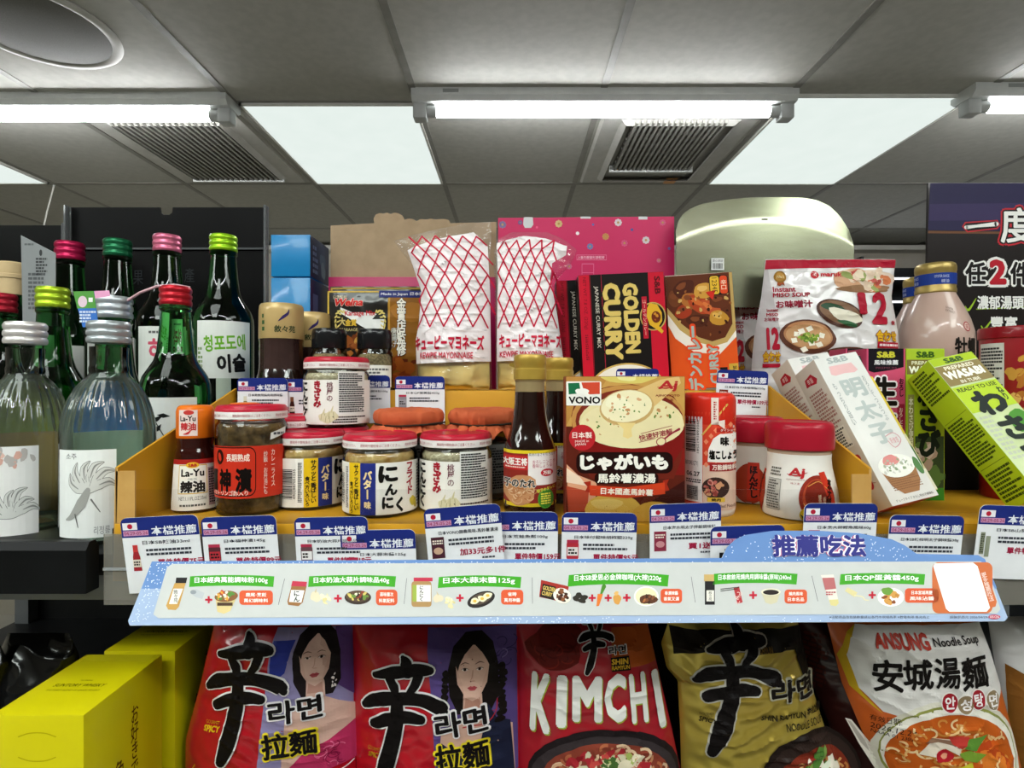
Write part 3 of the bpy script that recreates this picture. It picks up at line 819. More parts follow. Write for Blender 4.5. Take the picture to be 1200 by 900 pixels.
# idea 4
b.shape(S2, [(1080, 460), (1230, 495), (1215, 585), (1070, 552)], '#a02a22', 4); b.shape(S2, [(1090, 480), (1160, 498), (1150, 570), (1074, 550)], '#241a18', 5); b.text(S2, 'GOLDEN\nCURRY', 1122, 523, 70, 52, '#e0bf62', 6, bold=.03, rot=12)
b.ell(S3, 80, 507, 46, 38, '#efe8da', 6, rot=.4); b.bits(S3, 82, 506, 32, 26, 18, (8, 13), ['#6a3a22', '#8a5230', '#3f2418'], 7, 12)
head(S3, 108, 610, 426, 29, '日本SB愛思必金牌咖哩(大辣)220g', sag=12)
for k, (x, y) in enumerate(((150, 520), (180, 532), (165, 505), (190, 515))): b.blob(S3, x, y, 18, 14, '#2f2a22', 5 + k * .05, k)
plus(S3, 231, 518, 18); b.shape(S3, [(258, 498), (285, 498), (265, 558), (252, 560)], '#e0762c', 5); b.stroke(S3, [(275, 500), (290, 460)], [10, 22], '#4f8a30', 4)
plus(S3, 311, 518, 18); b.blob(S3, 356, 525, 18, 28, '#d69a4a', 5, 3); b.blob(S3, 352, 495, 12, 10, '#e3b469', 6, 5); plus(S3, 404, 517, 19)
b.ell(S3, 502, 510, 62, 50, '#f3f0ea', 4); b.ell(S3, 502, 510, 54, 43, '#e9e0b6', 5); b.blob(S3, 512, 525, 42, 26, '#5a3420', 6, 4); b.bits(S3, 512, 525, 32, 16, 9, (7, 12), ['#7d4a2c', '#3d2416', '#b06a3a'], 7, 6)
badge(S3, 574, 472, 682, 544, '香濃辣醬', '香氣又濃'); sep(S3, 728, 412, 748, 540)
# idea 5
b.rect(S3, 796, 432, 846, 552, '#1c1a1c', 4); b.rect(S3, 792, 400, 842, 434, '#c7a668', 5); b.rect(S3, 804, 480, 842, 535, '#ece7dc', 5); b.text(S3, '敘々苑', 823, 508, None, 48, '#2a2320', 6, vert=True)
head(S3, 836, 1256, 420, 27, '日本敘敘苑燒肉用調味醬(原味)240ml', sag=8)
b.stroke(S3, [(876, 474), (968, 464)], 4, '#2c2420', 5, smooth=0); b.stroke(S3, [(876, 484), (960, 472)], 4, '#2c2420', 5, smooth=0); b.shape(S3, [(940, 468), (968, 460), (986, 540), (960, 548)], '#b5343a', 4); b.noodles(S3, 962, 508, 12, 30, 8, (6, 12), 3, ['#e8c8c0'], 5, 4)
plus(S3, 1038, 504, 19); b.shape(S3, [(1078, 486), (1176, 486), (1158, 540), (1128, 550), (1100, 542)], '#cfc7a8', 4); b.ell(S3, 1127, 488, 49, 18, '#e6dfc6', 5); b.ell(S3, 1127, 490, 40, 13, '#241a18', 6)
badge(S4, 76, 444, 182, 510, '燒肉風味', '日本名品'); sep(S4, 204, 380, 232, 498)
# idea 6
b.shape(S4, [(246, 376), (306, 374), (330, 508), (318, 522), (292, 518)], '#e9dfd6', 4); b.put(S4, [[(252, 390), (308, 388), (318, 440), (266, 446)]], '#b96a6c', 5); b.put(S4, [[(284, 492), (327, 490), (330, 508), (318, 522), (292, 518)]], '#ddd090', 5); b.micro(S4, 270, 452, 316, 472, 2, '#b03040', 5)
head(S4, 334, 730, 394, 25, '日本QP蛋黃醬450g', sag=6)
b.shape(S4, [(358, 450), (372, 434), (418, 458), (404, 480)], '#ddd09a', 4); b.stroke(S4, [(404, 472), (440, 478), (452, 492), (470, 494)], [6, 5, 5, 4], '#e6dcae', 5); plus(S4, 487, 470, 17)
b.ell(S4, 574, 480, 62, 44, '#f7f5f0', 4); b.ell(S4, 574, 480, 60, 42, '#fdfcfa', 5); b.bits(S4, 576, 482, 34, 26, 14, (10, 17), ['#a8622c', '#c2853e', '#8d4a24', '#d49a4c'], 6, 2); b.blob(S4, 556, 452, 24, 20, '#6d9a3c', 7, 3)
badge(S4, 640, 438, 798, 506, '日本宮城再鹽', '風味沾醬')
# code frame left blank, with its side banner
b.put(S4, [rr(768, 316, 1050, 556, 30)], '#cd6a38', 4); b.shape(S4, [(980, 345), (1020, 352), (1070, 500), (1064, 524), (1042, 530)], '#cd6a38', 4.2); b.shape(S4, [(780, 322), (958, 318), (980, 335), (1038, 530), (1022, 548), (848, 548), (832, 535), (772, 335)], '#f6f5f3', 5)
b.text(S4, '更多推薦吃法', 1026, 432, None, 140, '#fbe9df', 6, vert=True, rot=-17)
b.text(S4, '※活動商品及包裝數量請以各門市現場為準 ※數量有限‧售完為止', 520, 573, 470, 13, '#3f4350', 5)
b.text(S4, '調製至西元 2026/04/29-', 940, 573, 180, 13, '#3f4350', 5); b.ell(S4, 1058, 572, 28, 11, '#c04a62', 5); b.text(S4, '05/26', 1058, 572, 42, 12, '#f6e6ea', 6)
# title
b.text(S4, '推薦吃法', 236, 240, 440, 104, '#c84a78', 5, bold=.115, shear=-.06)
b.text(S4, '推薦吃法', 236, 240, 440, 104, '#f4eef8', 6.5, bold=.085, shear=-.06)
b.text(S4, '推薦吃法', 236, 240, 440, 104, '#2a2a7e', 8, bold=.04, shear=-.06)
b.build('printed_board', t)
# ================================================================ BOTTLES ON THE LEFT
green_gl = solid_glass('green_bottle_glass', '#58b860', ior=1.40)
dgreen_gl = solid_glass('dark_green_bottle_glass', '#2f7a3c', ior=1.40)
def metal_cap(h, r=.32): return M(h, r, .55, .25)
def ridged_cap(b, r, z0, z1, m, n=3, seg=40):
    """screw cap with n fat rolled ridges and a flat top"""
    pr = []
    d = (z1 - z0) / n
    for i in range(n):
        z = z0 + d * i
        pr += [(r * .94, z + d * .06), (r * .985, z + d * .22), (r, z + d * .5), (r * .985, z + d * .78), (r * .94, z + d * .94)]
    pr += [(r * .90, z1 + r * .03), (r * .5, z1 + r * .04), (.01, z1 + r * .04)]
    b.lathe(pr, m, seg)
def soju(label, cx, Y, captop, capw, basez, cap, glass, art=None, group=None):
    u = capw / 40.0 * Y / F * 1000
    c = at(cx, captop, Y)
    H = (c.z - basez) * 1000
    t = thing('soju_bottle', label, 'bottle', (c.x, Y, basez), group=group)
    zt = H
    prof = [(38 * u, 0), (42.5 * u, 3 * u), (43.3 * u, 8 * u), (43.3 * u, zt - 122 * u), (42.5 * u, zt - 114 * u), (39 * u, zt - 104 * u), (32 * u, zt - 94 * u), (26.5 * u, zt - 86 * u),
            (23 * u, zt - 76 * u), (20.8 * u, zt - 60 * u), (19 * u, zt - 42 * u), (18 * u, zt - 28 * u), (19.6 * u, zt - 26 * u), (19.6 * u, zt - 22 * u), (17 * u, zt - 20 * u), (17 * u, zt - 4 * u), (.01, zt - 4 * u)]
    b = MB(); b.lathe(prof, glass, 48); b.build('glass_body', t)
    b = MB(); ridged_cap(b, 20 * u, zt - 22 * u, zt, metal_cap(cap)); b.build('cap', t)
    if art:
        S = Surf('cyl', R=43.3 * u + .25, mm=True, arc=True)
        b = MB(); art(b, S, u, zt); b.build('paper_label', t)
    return face_cam(t)
lw = M('#e4e6e0', .55)
def art_lime(b, S, u, zt):
    top = zt - 120 * u; bot = zt - 196 * u; W = 40 * u
    b.rect(S, -W, bot, W * 1.05, top, lw, 0)
    b.rect(S, -10 * u, bot - 60 * u, 10 * u, bot, M('#b9c4b4', .5), 0)
    b.text(S, '청포도에', 2 * u, top - 29 * u, 60 * u, 22 * u, '#6fae2f', 2, bold=.03, rot=-4)
    b.text(S, '이슬', 12 * u, top - 56 * u, 42 * u, 25 * u, '#1b1b1b', 2, bold=.045, rot=-4)
    b.micro(S, -38 * u, bot + 8 * u, -30 * u, top - 34 * u, 6, '#7d9a5c', 2, seed=5)
def art_pink(b, S, u, zt):
    top = zt - 124 * u; bot = zt - 200 * u; W = 44 * u
    b.rect(S, -W, bot, W, top, lw, 0)
    b.text(S, '하라', 0, top - 30 * u, 52 * u, 30 * u, '#d2566c', 2, bold=.03)
    b.micro(S, -25 * u, top - 10 * u, 25 * u, top - 5 * u, 1, '#6a6a6a', 2)
    for i in range(3): b.ell(S, (-20 + 20 * i) * u, top - 56 * u, 7 * u, 7 * u, '#a03048', 2); b.ell(S, (-20 + 20 * i) * u, top - 56 * u, 3 * u, 3 * u, '#f0dfe2', 3)
def art_bamboo(b, S, u, zt):
    top = zt - 128 * u; bot = zt - 230 * u; W = 47 * u
    b.rect(S, -W, bot, W * .55, top, lw, 0)
    for (x, y, a, l) in ((-22, -24, .5, 10), (-14, -20, -.1, 8), (-20, -34, .9, 6), (-6, -62, .55, 18), (6, -74, .1, 12), (-14, -70, 1.0, 12)):
        b.shape(S, [((x - l * math.cos(a)) * u, top + (y - l * math.sin(a)) * u), (x * u + 2.6 * u * math.sin(a), top + y * u - 2.6 * u * math.cos(a)), ((x + l * math.cos(a)) * u, top + (y + l * math.sin(a)) * u), (x * u - 2.6 * u * math.sin(a), top + y * u + 2.6 * u * math.cos(a))], '#1d1f1d', 2)
    b.stroke(S, [(-24 * u, top - 26 * u), (-10 * u, top - 48 * u), (8 * u, top - 78 * u)], 1.2 * u, '#1d1f1d', 2)
def art_small(b, S, u, zt):
    top = zt - 128 * u; bot = zt - 220 * u
    b.rect(S, -46 * u, bot, 46 * u, top, lw, 0)
    b.text(S, '에', 26 * u, top - 32 * u, 16 * u, 16 * u, '#1b1b1b', 2, bold=.04)
z1b, z2b = 1.419, 1.4905
gB = 'green glass soju bottles'
soju('green soju bottle with red cap, standing in front beside the yellow tray wall', 206, .62, 337, 40, z1b, '#b3202c', green_gl, art_bamboo, gB)
soju('green soju bottle with lime green cap and white grape label, rightmost at the back', 262, .778, 277, 34, z2b, '#9bcf24', dgreen_gl, art_lime, gB)
soju('dark soju bottle with pink cap in the back row', 196, .807, 277, 35, z2b, '#d8718f', dgreen_gl, art_pink, gB)
soju('dark soju bottle with dark green cap in the back row', 138, .847, 282, 36, z2b, '#1f6a45', dgreen_gl, art_small, gB)
soju('dark soju bottle with crimson cap in the back row beside the grey card', 82, .90, 285, 38, z2b, '#b51f4e', dgreen_gl, art_small, gB)
soju('bright green soju bottle with yellow green cap behind the white capped clear bottle', 62, .678, 338, 43, z1b, '#a9c62c', green_gl, None, gB)
soju('green soju bottle with dark red cap cut by the left edge', 2, .715, 345, 40, z1b, '#a11d2e', dgreen_gl, None, gB)
soju('green bottle with dull silver cap hidden behind the front fox-grey clear bottle'.replace('fox-grey ', ''), 134, .648, 349, 46, z1b, '#b9bec2', dgreen_gl, art_small, gB)
# tan capped bottle at far left
t = thing('spirit_bottle', 'bottle with tall tan cap at the left edge behind the grey card', 'bottle', at(14, 400, .794))
t.location.z = z2b
b = MB(); H = (zy(308, .794) - z2b) * 1000
b.lathe([(38, 0), (40, 5), (40, H - 110), (34, H - 85), (17, H - 60), (15, H - 46), (.01, H - 46)], dgreen_gl, 36); b.build('glass_body', t)
b = MB(); b.lathe([(15, H - 48), (15.5, H - 24), (17, H - 23), (17, H - 18), (15.5, H - 17), (16.2, H - 12), (16.2, H - 2), (14.5, H), (.01, H)], M('#cdb389', .4), 32); b.build('cap', t)

# ---- two big clear bottles with ribbed shoulders
clear_gl = thin_glass('clear_bottle_glass', '#eef4f0', rough=.015, ior=1.5)
def clear_bottle(label, cx, Y, captop, basez, cap, tint, deep, art, back1, back2):
    c = at(cx, captop, Y); k = Y / F * 1000
    H = (c.z - basez) * 1000
    t = thing('clear_spirit_bottle', label, 'bottle', (c.x, Y, basez), group='large clear spirit bottles')
    q = [(27.5, 27), (23.5, 29), (23, 50), (24.2, 53), (24.2, 57), (23.5, 59), (26, 63), (33, 69), (40, 77), (46.5, 88), (51.5, 100), (55, 112), (57.3, 124), (57.8, 132)]   # (radius, px below cap top)
    R0 = 57.8 * k
    prof = [(R0 * .86, 0), (R0 * .97, 4), (R0, 10)] + [(a * k, H - d * k) for a, d in reversed(q[1:])]
    za, zb = H - 130 * k, H - 64 * k
    def ribs(th, z, r):
        if z < za or z > zb: return r
        f = math.sin(math.pi * (z - za) / (zb - za)) ** .5
        return r * (1 + .016 * f * math.cos(26 * th))
    # finer rows over the shoulder
    fine = []
    for (r0, z0_), (r1, z1_) in zip(prof, prof[1:]):
        n = 3 if z0_ >= za - 1 and z1_ <= zb + 3 else 1
        for i in range(n): fine.append((r0 + (r1 - r0) * i / n, z0_ + (z1_ - z0_) * i / n))
    fine.append(prof[-1]); fine.append((.01, prof[-1][1]))
    b = MB(); b.lathe(fine, clear_gl, 208, rfn=ribs); b.build('glass_body', t)
    liq = thin_glass('clear_liquor_' + cap.strip('#'), tint, rough=.03, ior=1.12, haze=.075, hazecol='#f4fbf4')  # pale haze put into the liquor for the bright refraction through it
    inn = [(r - 2.4, z + (2.5 if i == 0 else 0)) for i, (r, z) in enumerate(fine[:-1]) if z < H - 58 * k]; inn.append((.01, inn[-1][1] + .5))
    b = MB(); b.lathe(inn, liq, 208, rfn=ribs); b.build('liquor', t)
    b = MB(); ridged_cap(b, 27.5 * k, H - 25 * k, H, metal_cap(cap)); b.build('cap', t)
    b = MB(); S = Surf('cyl', R=R0 + .3, mm=True)
    art(b, S, k, H, R0); b.build('paper_label', t)
    # rear label wraps the far side of the bottle
    b = MB(); S = Surf('cyl', R=R0 + .3, mm=True, rot=180)
    b.rect(S, -R0 * 1.05, 8, R0 * 1.05, H - 130 * k, back1, 0)
    S2_ = Surf('cyl', R=R0 + .3, mm=True, rot=180, prof=lambda z: next((r0 + (r1 - r0) * (z - z0_) / (z1_ - z0_) for (r0, z0_), (r1, z1_) in zip(prof, prof[1:]) if z0_ <= z <= z1_ and z1_ > z0_), R0) + 1.2, dv=6)
    b.rect(S2_, -R0 * 1.1, H - 130 * k, R0 * 1.1, H - 68 * k, back2, 0)
    b.build('rear_label', t)
    return face_cam(t)
def plume(b, S, x, y, k, seed, col='#8f8f8c', ink='#4a4a48'):
    """fan of ink brush plumes"""
    rnd = random.Random(seed)
    for i in range(6):
        a = math.radians(150 - i * 26); l = (34 + rnd.uniform(-4, 6)) * k
        pts = [(x, y), (x + .45 * l * math.cos(a + .25), y + .45 * l * math.sin(a + .25)), (x + .8 * l * math.cos(a + .1), y + .8 * l * math.sin(a + .1)), (x + l * math.cos(a - .15), y + l * math.sin(a - .15))]
        b.stroke(S, pts, [2 * k, 10 * k, 8 * k, .6 * k], ink, 1 + i * .05, grow=.5 * k); b.stroke(S, pts, [2 * k, 10 * k, 8 * k, .6 * k], '#d6d6d2', 1.4 + i * .05)
        b.stroke(S, pts[1:], [1.0 * k, 2.2 * k, .3 * k], col, 2 + i * .05)
def art_silver(b, S, k, H, R0):
    top = H - 144 * k; bot = H - 240 * k; x0 = -57 * k * 1.25; x1 = 8 * k
    b.rect(S, x0, bot, x1, top, M('#eceeec', .5), 0)
    b.text(S, '소주', -46 * k, top - 7 * k, 16 * k, 6 * k, '#55585a', 2)
    plume(b, S, -22 * k, top - 46 * k, k, 3)
    b.stroke(S, [(-24 * k, top - 44 * k), (-32 * k, top - 58 * k), (-45 * k, top - 72 * k), (-54 * k, top - 76 * k)], [6 * k, 12 * k, 6 * k, 1 * k], '#a4a4a0', 2.6, grow=.2)
    b.stroke(S, [(-40 * k, top - 70 * k), (-36 * k, top - 84 * k)], [2 * k, 1 * k], '#6a6a68', 2.7); b.stroke(S, [(-20 * k, top - 54 * k), (-10 * k, top - 68 * k)], [2 * k, 1 * k], '#6a6a68', 2.7)
    b.text(S, '리정릉', -8 * k, bot + 8 * k, 18 * k, 9 * k, '#8d8f90', 2)
def art_white(b, S, k, H, R0):
    top = H - 140 * k; bot = H - 240 * k
    b.rect(S, -R0 * 1.2, bot, 15 * k, top, M('#eae8e6', .5), 0)
    plume(b, S, -14 * k, top - 78 * k, k * .95, 8)
    b.bits(S, -22 * k, top - 12 * k, 36 * k, 8 * k, 14, (4 * k, 7 * k), ['#d8a89a', '#e3bdb0', '#cf9a8c', '#b7b0ac'], 2, 6)
clear_bottle('large clear spirit bottle with silver cap, white label and blue showing through its shoulder', 128, .516, 378, z1b, '#aab0b4', '#f3faf7', None, art_silver, M('#d8ded6', .6), M('#1a8cff', .5))
clear_bottle('large clear spirit bottle with white cap at the left edge, peach toned label', 30, .548, 379, z1b, '#dcd6d4', '#f7f6ea', None, art_white, M('#d8a874', .6), M('#b3ba66', .6))

# ---- leaning grey card, shelf talker, pink strap
cl = at(46, 384, .70); t = thing('price_card', 'pale grey notice card leaning among the bottles behind the white cap', 'card', (cl.x, cl.y, cl.z), (0, 0, math.radians(-22)))
S = raysurf(cl, (0, 0, math.radians(-22)), O=(0, 0, 0), x0=0, y0=230, sc=4.5)
b = MB(); pts = [S.uv(*p) for p in ((110, 206), (292, 300), (292, 690), (120, 690))]
b.prism(pts, M('#8d9092', .5), (0, 0, 0), (1, 0, 0), (0, 0, 1), .6)
b.ell(S, 216, 298, 8, 17, '#3a3c3e', 2); b.micro(S, 190, 322, 250, 420, 6, '#3f4143', 2); b.micro(S, 150, 400, 240, 600, 9, '#5a5d60', 2, seed=4); b.micro(S, 130, 245, 180, 262, 1, '#5a5d60', 2); b.build('printed_card', t)
cl = at(108, 380, .600); t = thing('shelf_talker', 'small green, pink and blue promotional card between the bottles', 'card', cl, (0, math.radians(-6), 0))
S = raysurf(cl, (0, math.radians(-6), 0), x0=0, y0=230, sc=4.5)
b = MB(); b.prism([S.uv(*p) for p in ((386, 502), (495, 500), (520, 690), (436, 690))], M('#3f73c4', .45), (0, 0, 0), (1, 0, 0), (0, 0, 1), .5)
b.put(S, [[(386, 502), (495, 500), (508, 590), (408, 592)]], '#5a9a48', 1); b.ell(S, 436, 556, 24, 30, '#e2c8d4', 2); b.rect(S, 468, 535, 490, 558, '#eef0ea', 2); b.put(S, [[(497, 500), (576, 497), (582, 528), (503, 538)]], '#e3a0c4', 1); b.micro(S, 420, 602, 505, 668, 4, '#d8e2f4', 2); b.build('printed_card', t)
t = thing('hang_strap', 'thin pale pink strap arching between the silver and pink caps', 'strap', at(150, 352, .64))
b = MB(); b.tube([(0, 0, 0), (14, 0, 9), (30, 5, 17), (46, 12, 20), (60, 20, 18)], 1.6, M('#caa0a8', .4), 8); b.build('strap_band', t)
# ================================================================ JARS AND BOTTLES IN THE MIDDLE TRAY
jar_gl = thin_glass('jar_glass', '#f3f6f2', rough=.02, ior=1.45)
lid_red = M('#b51f34', .3, 0, .4); lid_white = M('#e8e3e0', .4); tin = M('#c9c9c6', .35, .6)
paper = M('#ece9e2', .5, 0, .2)
K1 = .71           # mm per photo pixel at the front jars
def jar_body(t, fill, R=33.0, H=71.0, lid='white', fillbump=None):
    b = MB()
    b.lathe([(R * .90, 0), (R * .97, 1.5), (R, 5), (R, H - 21), (R * .985, H - 17.5), (R * .93, H - 15), (R * .91, H - 13.6), (R * .91, H - 8)], jar_gl, 56, cap1=False); b.build('glass_jar', t)
    b = MB(); rnd = random.Random(int(R * 10 + H))
    rf = (lambda th, z, r: r + fillbump * noise.noise(Vector((4.2 * math.cos(th), 4.2 * math.sin(th), z * .14)))) if fillbump else None
    pr = [(R * .85, 2.2)] + [(R - 2.0 - (fillbump or 0) * .5, 4 + (H - 24) * i / 14) for i in range(15)] + [(R * .86, H - 16.5), (.01, H - 16)]
    b.lathe(pr, fill, 56, rfn=rf); b.build('contents', t)
    b = MB()
    if lid == 'white':
        b.lathe([(R * .985, H - 12.2), (R, H - 11.6), (R, H - 5.6)], lid_white, 56, cap0=True, cap1=False)
        b.lathe([(R, H - 5.6), (R * 1.0, H - 4.2), (R * .965, H - 1.6), (R * .92, H - .3), (R * .88, H - .8), (R * .86, H - 1.4), (.01, H - 1.4)], lid_red, 56, cap0=False)
        S = Surf('cyl', R=R + .05)
        for k in range(5):
            S.rot = k * 1.2 - 2.4
            b.text(S, '開栓時や開栓後はご注意ください。', 0, H - 8.8, R * 1.05, 2.6, '#a03040', 1)
    o = b.build('lid', t)
    return t
def jar_loc(cx, Y): return (xx(cx, Y), Y, ZF)
fried = NM('fried_garlic_chips', '#b98640', '#ecca88', r=.6, scale=120, bump=.8, lo=.3, hi=.7)
minced = NM('minced_garlic', '#b5a485', '#dccfae', r=.5, scale=330, bump=.5)
def fried_label(t, R, rot):
    S = Surf('cyl', R=R + .35, rot=rot); b = MB()
    z0, z1 = 3.5, 47.5
    b.rect(S, -54, z0, 49, z1, paper, 0)
    b.rect(S, -30, z0, -17.6, z1, '#e9c01f', 1); b.rect(S, -17.6, z0, -4.1, z1, '#26307c', 1)
    b.text(S, 'サクッと', -21.6, 36.5, None, 19, '#1d1a14', 2, bold=.04, vert=True); b.text(S, '香ばしい', -21.6, 16.5, None, 18.5, '#1d1a14', 2, bold=.03, vert=True)
    b.text(S, '食べ方いろいろ', -26.8, 18, None, 27, '#1d1a14', 2, bold=.03, vert=True)
    b.text(S, 'バタ|', -10.9, 29, 8, 24, '#f2d9a0', 2, bold=.05, vert=True); b.text(S, '味', -10.9, 12, 6, 6.4, '#f2d9a0', 2, bold=.04)
    b.text(S, 'に', 6.5, 38, 17, 14.5, '#141210', 2, bold=.06); b.text(S, 'ん', 9, 24.5, 11, 10, '#141210', 2, bold=.06); b.text(S, 'に', 6, 13.5, 10, 10.5, '#141210', 2, bold=.06); b.text(S, 'く', 16.5, 11, 7, 13, '#141210', 2, bold=.06)
    b.text(S, 'フライド', 27.5, 32.5, 8, 28, '#a3202f', 2, bold=.05, vert=True)
    b.blob(S, 32, 12, 3.6, 5, '#cdb83a', 2, 4, rot=.5); b.blob(S, 36, 10, 3, 4.4, '#b8a730', 2.2, 5)
    b.bars(S, -51, 11, -40, 38, '#1a1a1a', 1.5, vertical=False); b.text(S, '4902887051535', -38.3, 24.5, 27, 2.6, '#1a1a1a', 2, rot=-90)
    b.micro(S, -35, 8, -31.5, 44, 26, '#3a3a3a', 1.5, wl=(3, 6)); b.micro(S, 40, 6, 48, 44, 14, '#3a3a3a', 1.5)
    b.build('label', t)
def minced_label(t, R, rot):
    S = Surf('cyl', R=R + .35, rot=rot); b = MB(); z0, z1 = 3.5, 47.5
    b.rect(S, -52, z0, 52, z1, paper, 0)
    b.text(S, 'にんにく', -36.5, 26, 13, 40, '#141210', 2, bold=.06, vert=True)
    b.text(S, 'きざみ', -17.4, 33.5, 9, 27, '#a3202f', 2, bold=.055, vert=True)
    b.text(S, '桃屋の', -4.6, 36, 6.2, 19, '#6b2c3c', 2, bold=.01, vert=True)
    for k, (x, y, r) in enumerate(((-11, 11, 5), (-3, 12, 6), (-6.5, 8.5, 5.2))):
        b.blob(S, x, y, r, r * .82, '#d8d2ae', 2 + k * .3, k + 2); b.stroke(S, [(x, y + r * .7), (x + 1.6, y + r * 1.6)], [2, .6], '#cfc7a0', 2.1 + k * .3); b.stroke(S, [(x - r * .3, y + r * .6), (x - r * .45, y - r * .5)], .5, '#a39d74', 2.2 + k * .3); b.stroke(S, [(x + r * .3, y + r * .6), (x + r * .4, y - r * .5)], .5, '#a39d74', 2.2 + k * .3)
    b.rect(S, 3.2, 13, 33, 56 if z1 < 48 else z1, M('#e6e5e0', .45), 2); b.micro(S, 4.2, 15, 32, 54.5, 18, '#26272a', 3, seed=8, fill=.62, gap=.12, wl=(3, 8)); b.rect(S, 24.5, 15.5, 30, 21, '#1c1c1e', 3.4); b.rect(S, 25.3, 16.3, 29.2, 20.2, '#e6e5e0', 3.6); b.rect(S, 26.3, 17.3, 28.2, 19.2, '#1c1c1e', 3.8)
    b.micro(S, -2, 4.5, 34, 12, 3, '#3b2a2a', 2, seed=9, gap=.12)
    b.build('label', t)
gJ = 'small garlic jars with red and white lids'
def mk_fried(cx, Y, rot, label):
    t = thing('garlic_jar', label, 'jar', jar_loc(cx, Y), group=gJ); jar_body(t, fried, fillbump=1.6); fried_label(t, 33, rot); return face_cam(t, False)
def mk_minced(loc, rot, label):
    t = thing('garlic_jar', label, 'jar', loc, group=gJ); jar_body(t, minced); minced_label(t, 33, rot); return face_cam(t, False)
mk_fried(363, .532, 42.5, 'fried garlic jar turned to show its barcode, left of the three front garlic jars')
mk_fried(446, .503, 0, 'fried garlic jar with big black lettering, middle of the three front garlic jars')
mk_minced(jar_loc(534.5, .512), 0, 'minced garlic jar at front with white text sticker, beside the dark sauce bottle')
mk_minced((xx(395, .579), .579, ZF + 71.3 * .001), -4, 'minced garlic jar stacked on another jar in the second row')
mk_minced((xx(395, .579), .579, ZF), 30, 'garlic jar in the second row carrying the stacked jar')
mk_fried(462, .575, 20, 'garlic jar hidden in the second row behind the front butter garlic jar') if False else None

# fukujinzuke jars
pick = NM('brown_pickles', '#463422', '#8a6c42', r=.35, scale=110, bump=.9, detail=2)
def pickle_jar(cx, Y, label, H=79.0, R=33.5, simple=False, zt=None):
    t = thing('pickle_jar', label, 'jar', jar_loc(cx, Y), group='brown pickle jars')
    jar_body(t, pick, R=R, H=H, fillbump=3.0)
    S = Surf('cyl', R=R + .35, rot=-28); S.uv = lambda a, c: (a, 16 + (c - 11) * 1.25); b = MB(); red = M('#c8321f', .4, 0, .3)
    b.rect(S, -30, 11, 52, 47, red, 0); b.rrect(S, -40, 12.5, 20, 46.5, 6, '#2a0f0c', 1); b.rrect(S, -39.2, 13.3, 19.2, 45.7, 5.3, red, 1.5)
    b.ell(S, -16, 39.5, 5.2, 5.2, '#2a0f0c', 2); b.ell(S, -16, 39.5, 2, 3.2, '#c8321f', 3, rot=.5); b.text(S, '長期熟成', 3.5, 39.2, 22, 5.4, '#f0dccf', 2, bold=.02)
    b.text(S, '福', -26, 23.6, 14, 16, '#120c0a', 2, bold=.06); b.text(S, '神', -9.5, 23.6, 14, 16, '#120c0a', 2, bold=.05); b.text(S, '漬', 9, 23.6, 15, 17, '#120c0a', 2, bold=.05)
    b.text(S, 'トマト‧リンゴ酢入り', -8, 14.8 - .0, 42, 3.6, '#f4e3d6', 2, bold=.01)
    b.text(S, 'カレーライス', 36, 31, None, 26, '#f4e3d6', 2, vert=True); b.text(S, '炒飯‧お弁当にも', 28.5, 28, None, 30, '#f4e3d6', 2, vert=True)
    b.build('label', t)
    return face_cam(t)
t = pickle_jar(295.5, .507, 'brown pickle jar with red label, at front beside the orange capped chili oil', H=96)
b = MB(); S = Surf('cyl', R=33.9, rot=38); b.put(S, [[(-8, 66), (8, 71), (8.6, 77), (-7.4, 72)]], M('#dcdad6', .5), 4); b.micro(S, -5, 69.5, 6, 73, 1, '#55555a', 5); b.build('price_sticker', t)
pickle_jar(344, .579, 'brown pickle jar in the second row, only its lid showing behind the front jars', H=83)

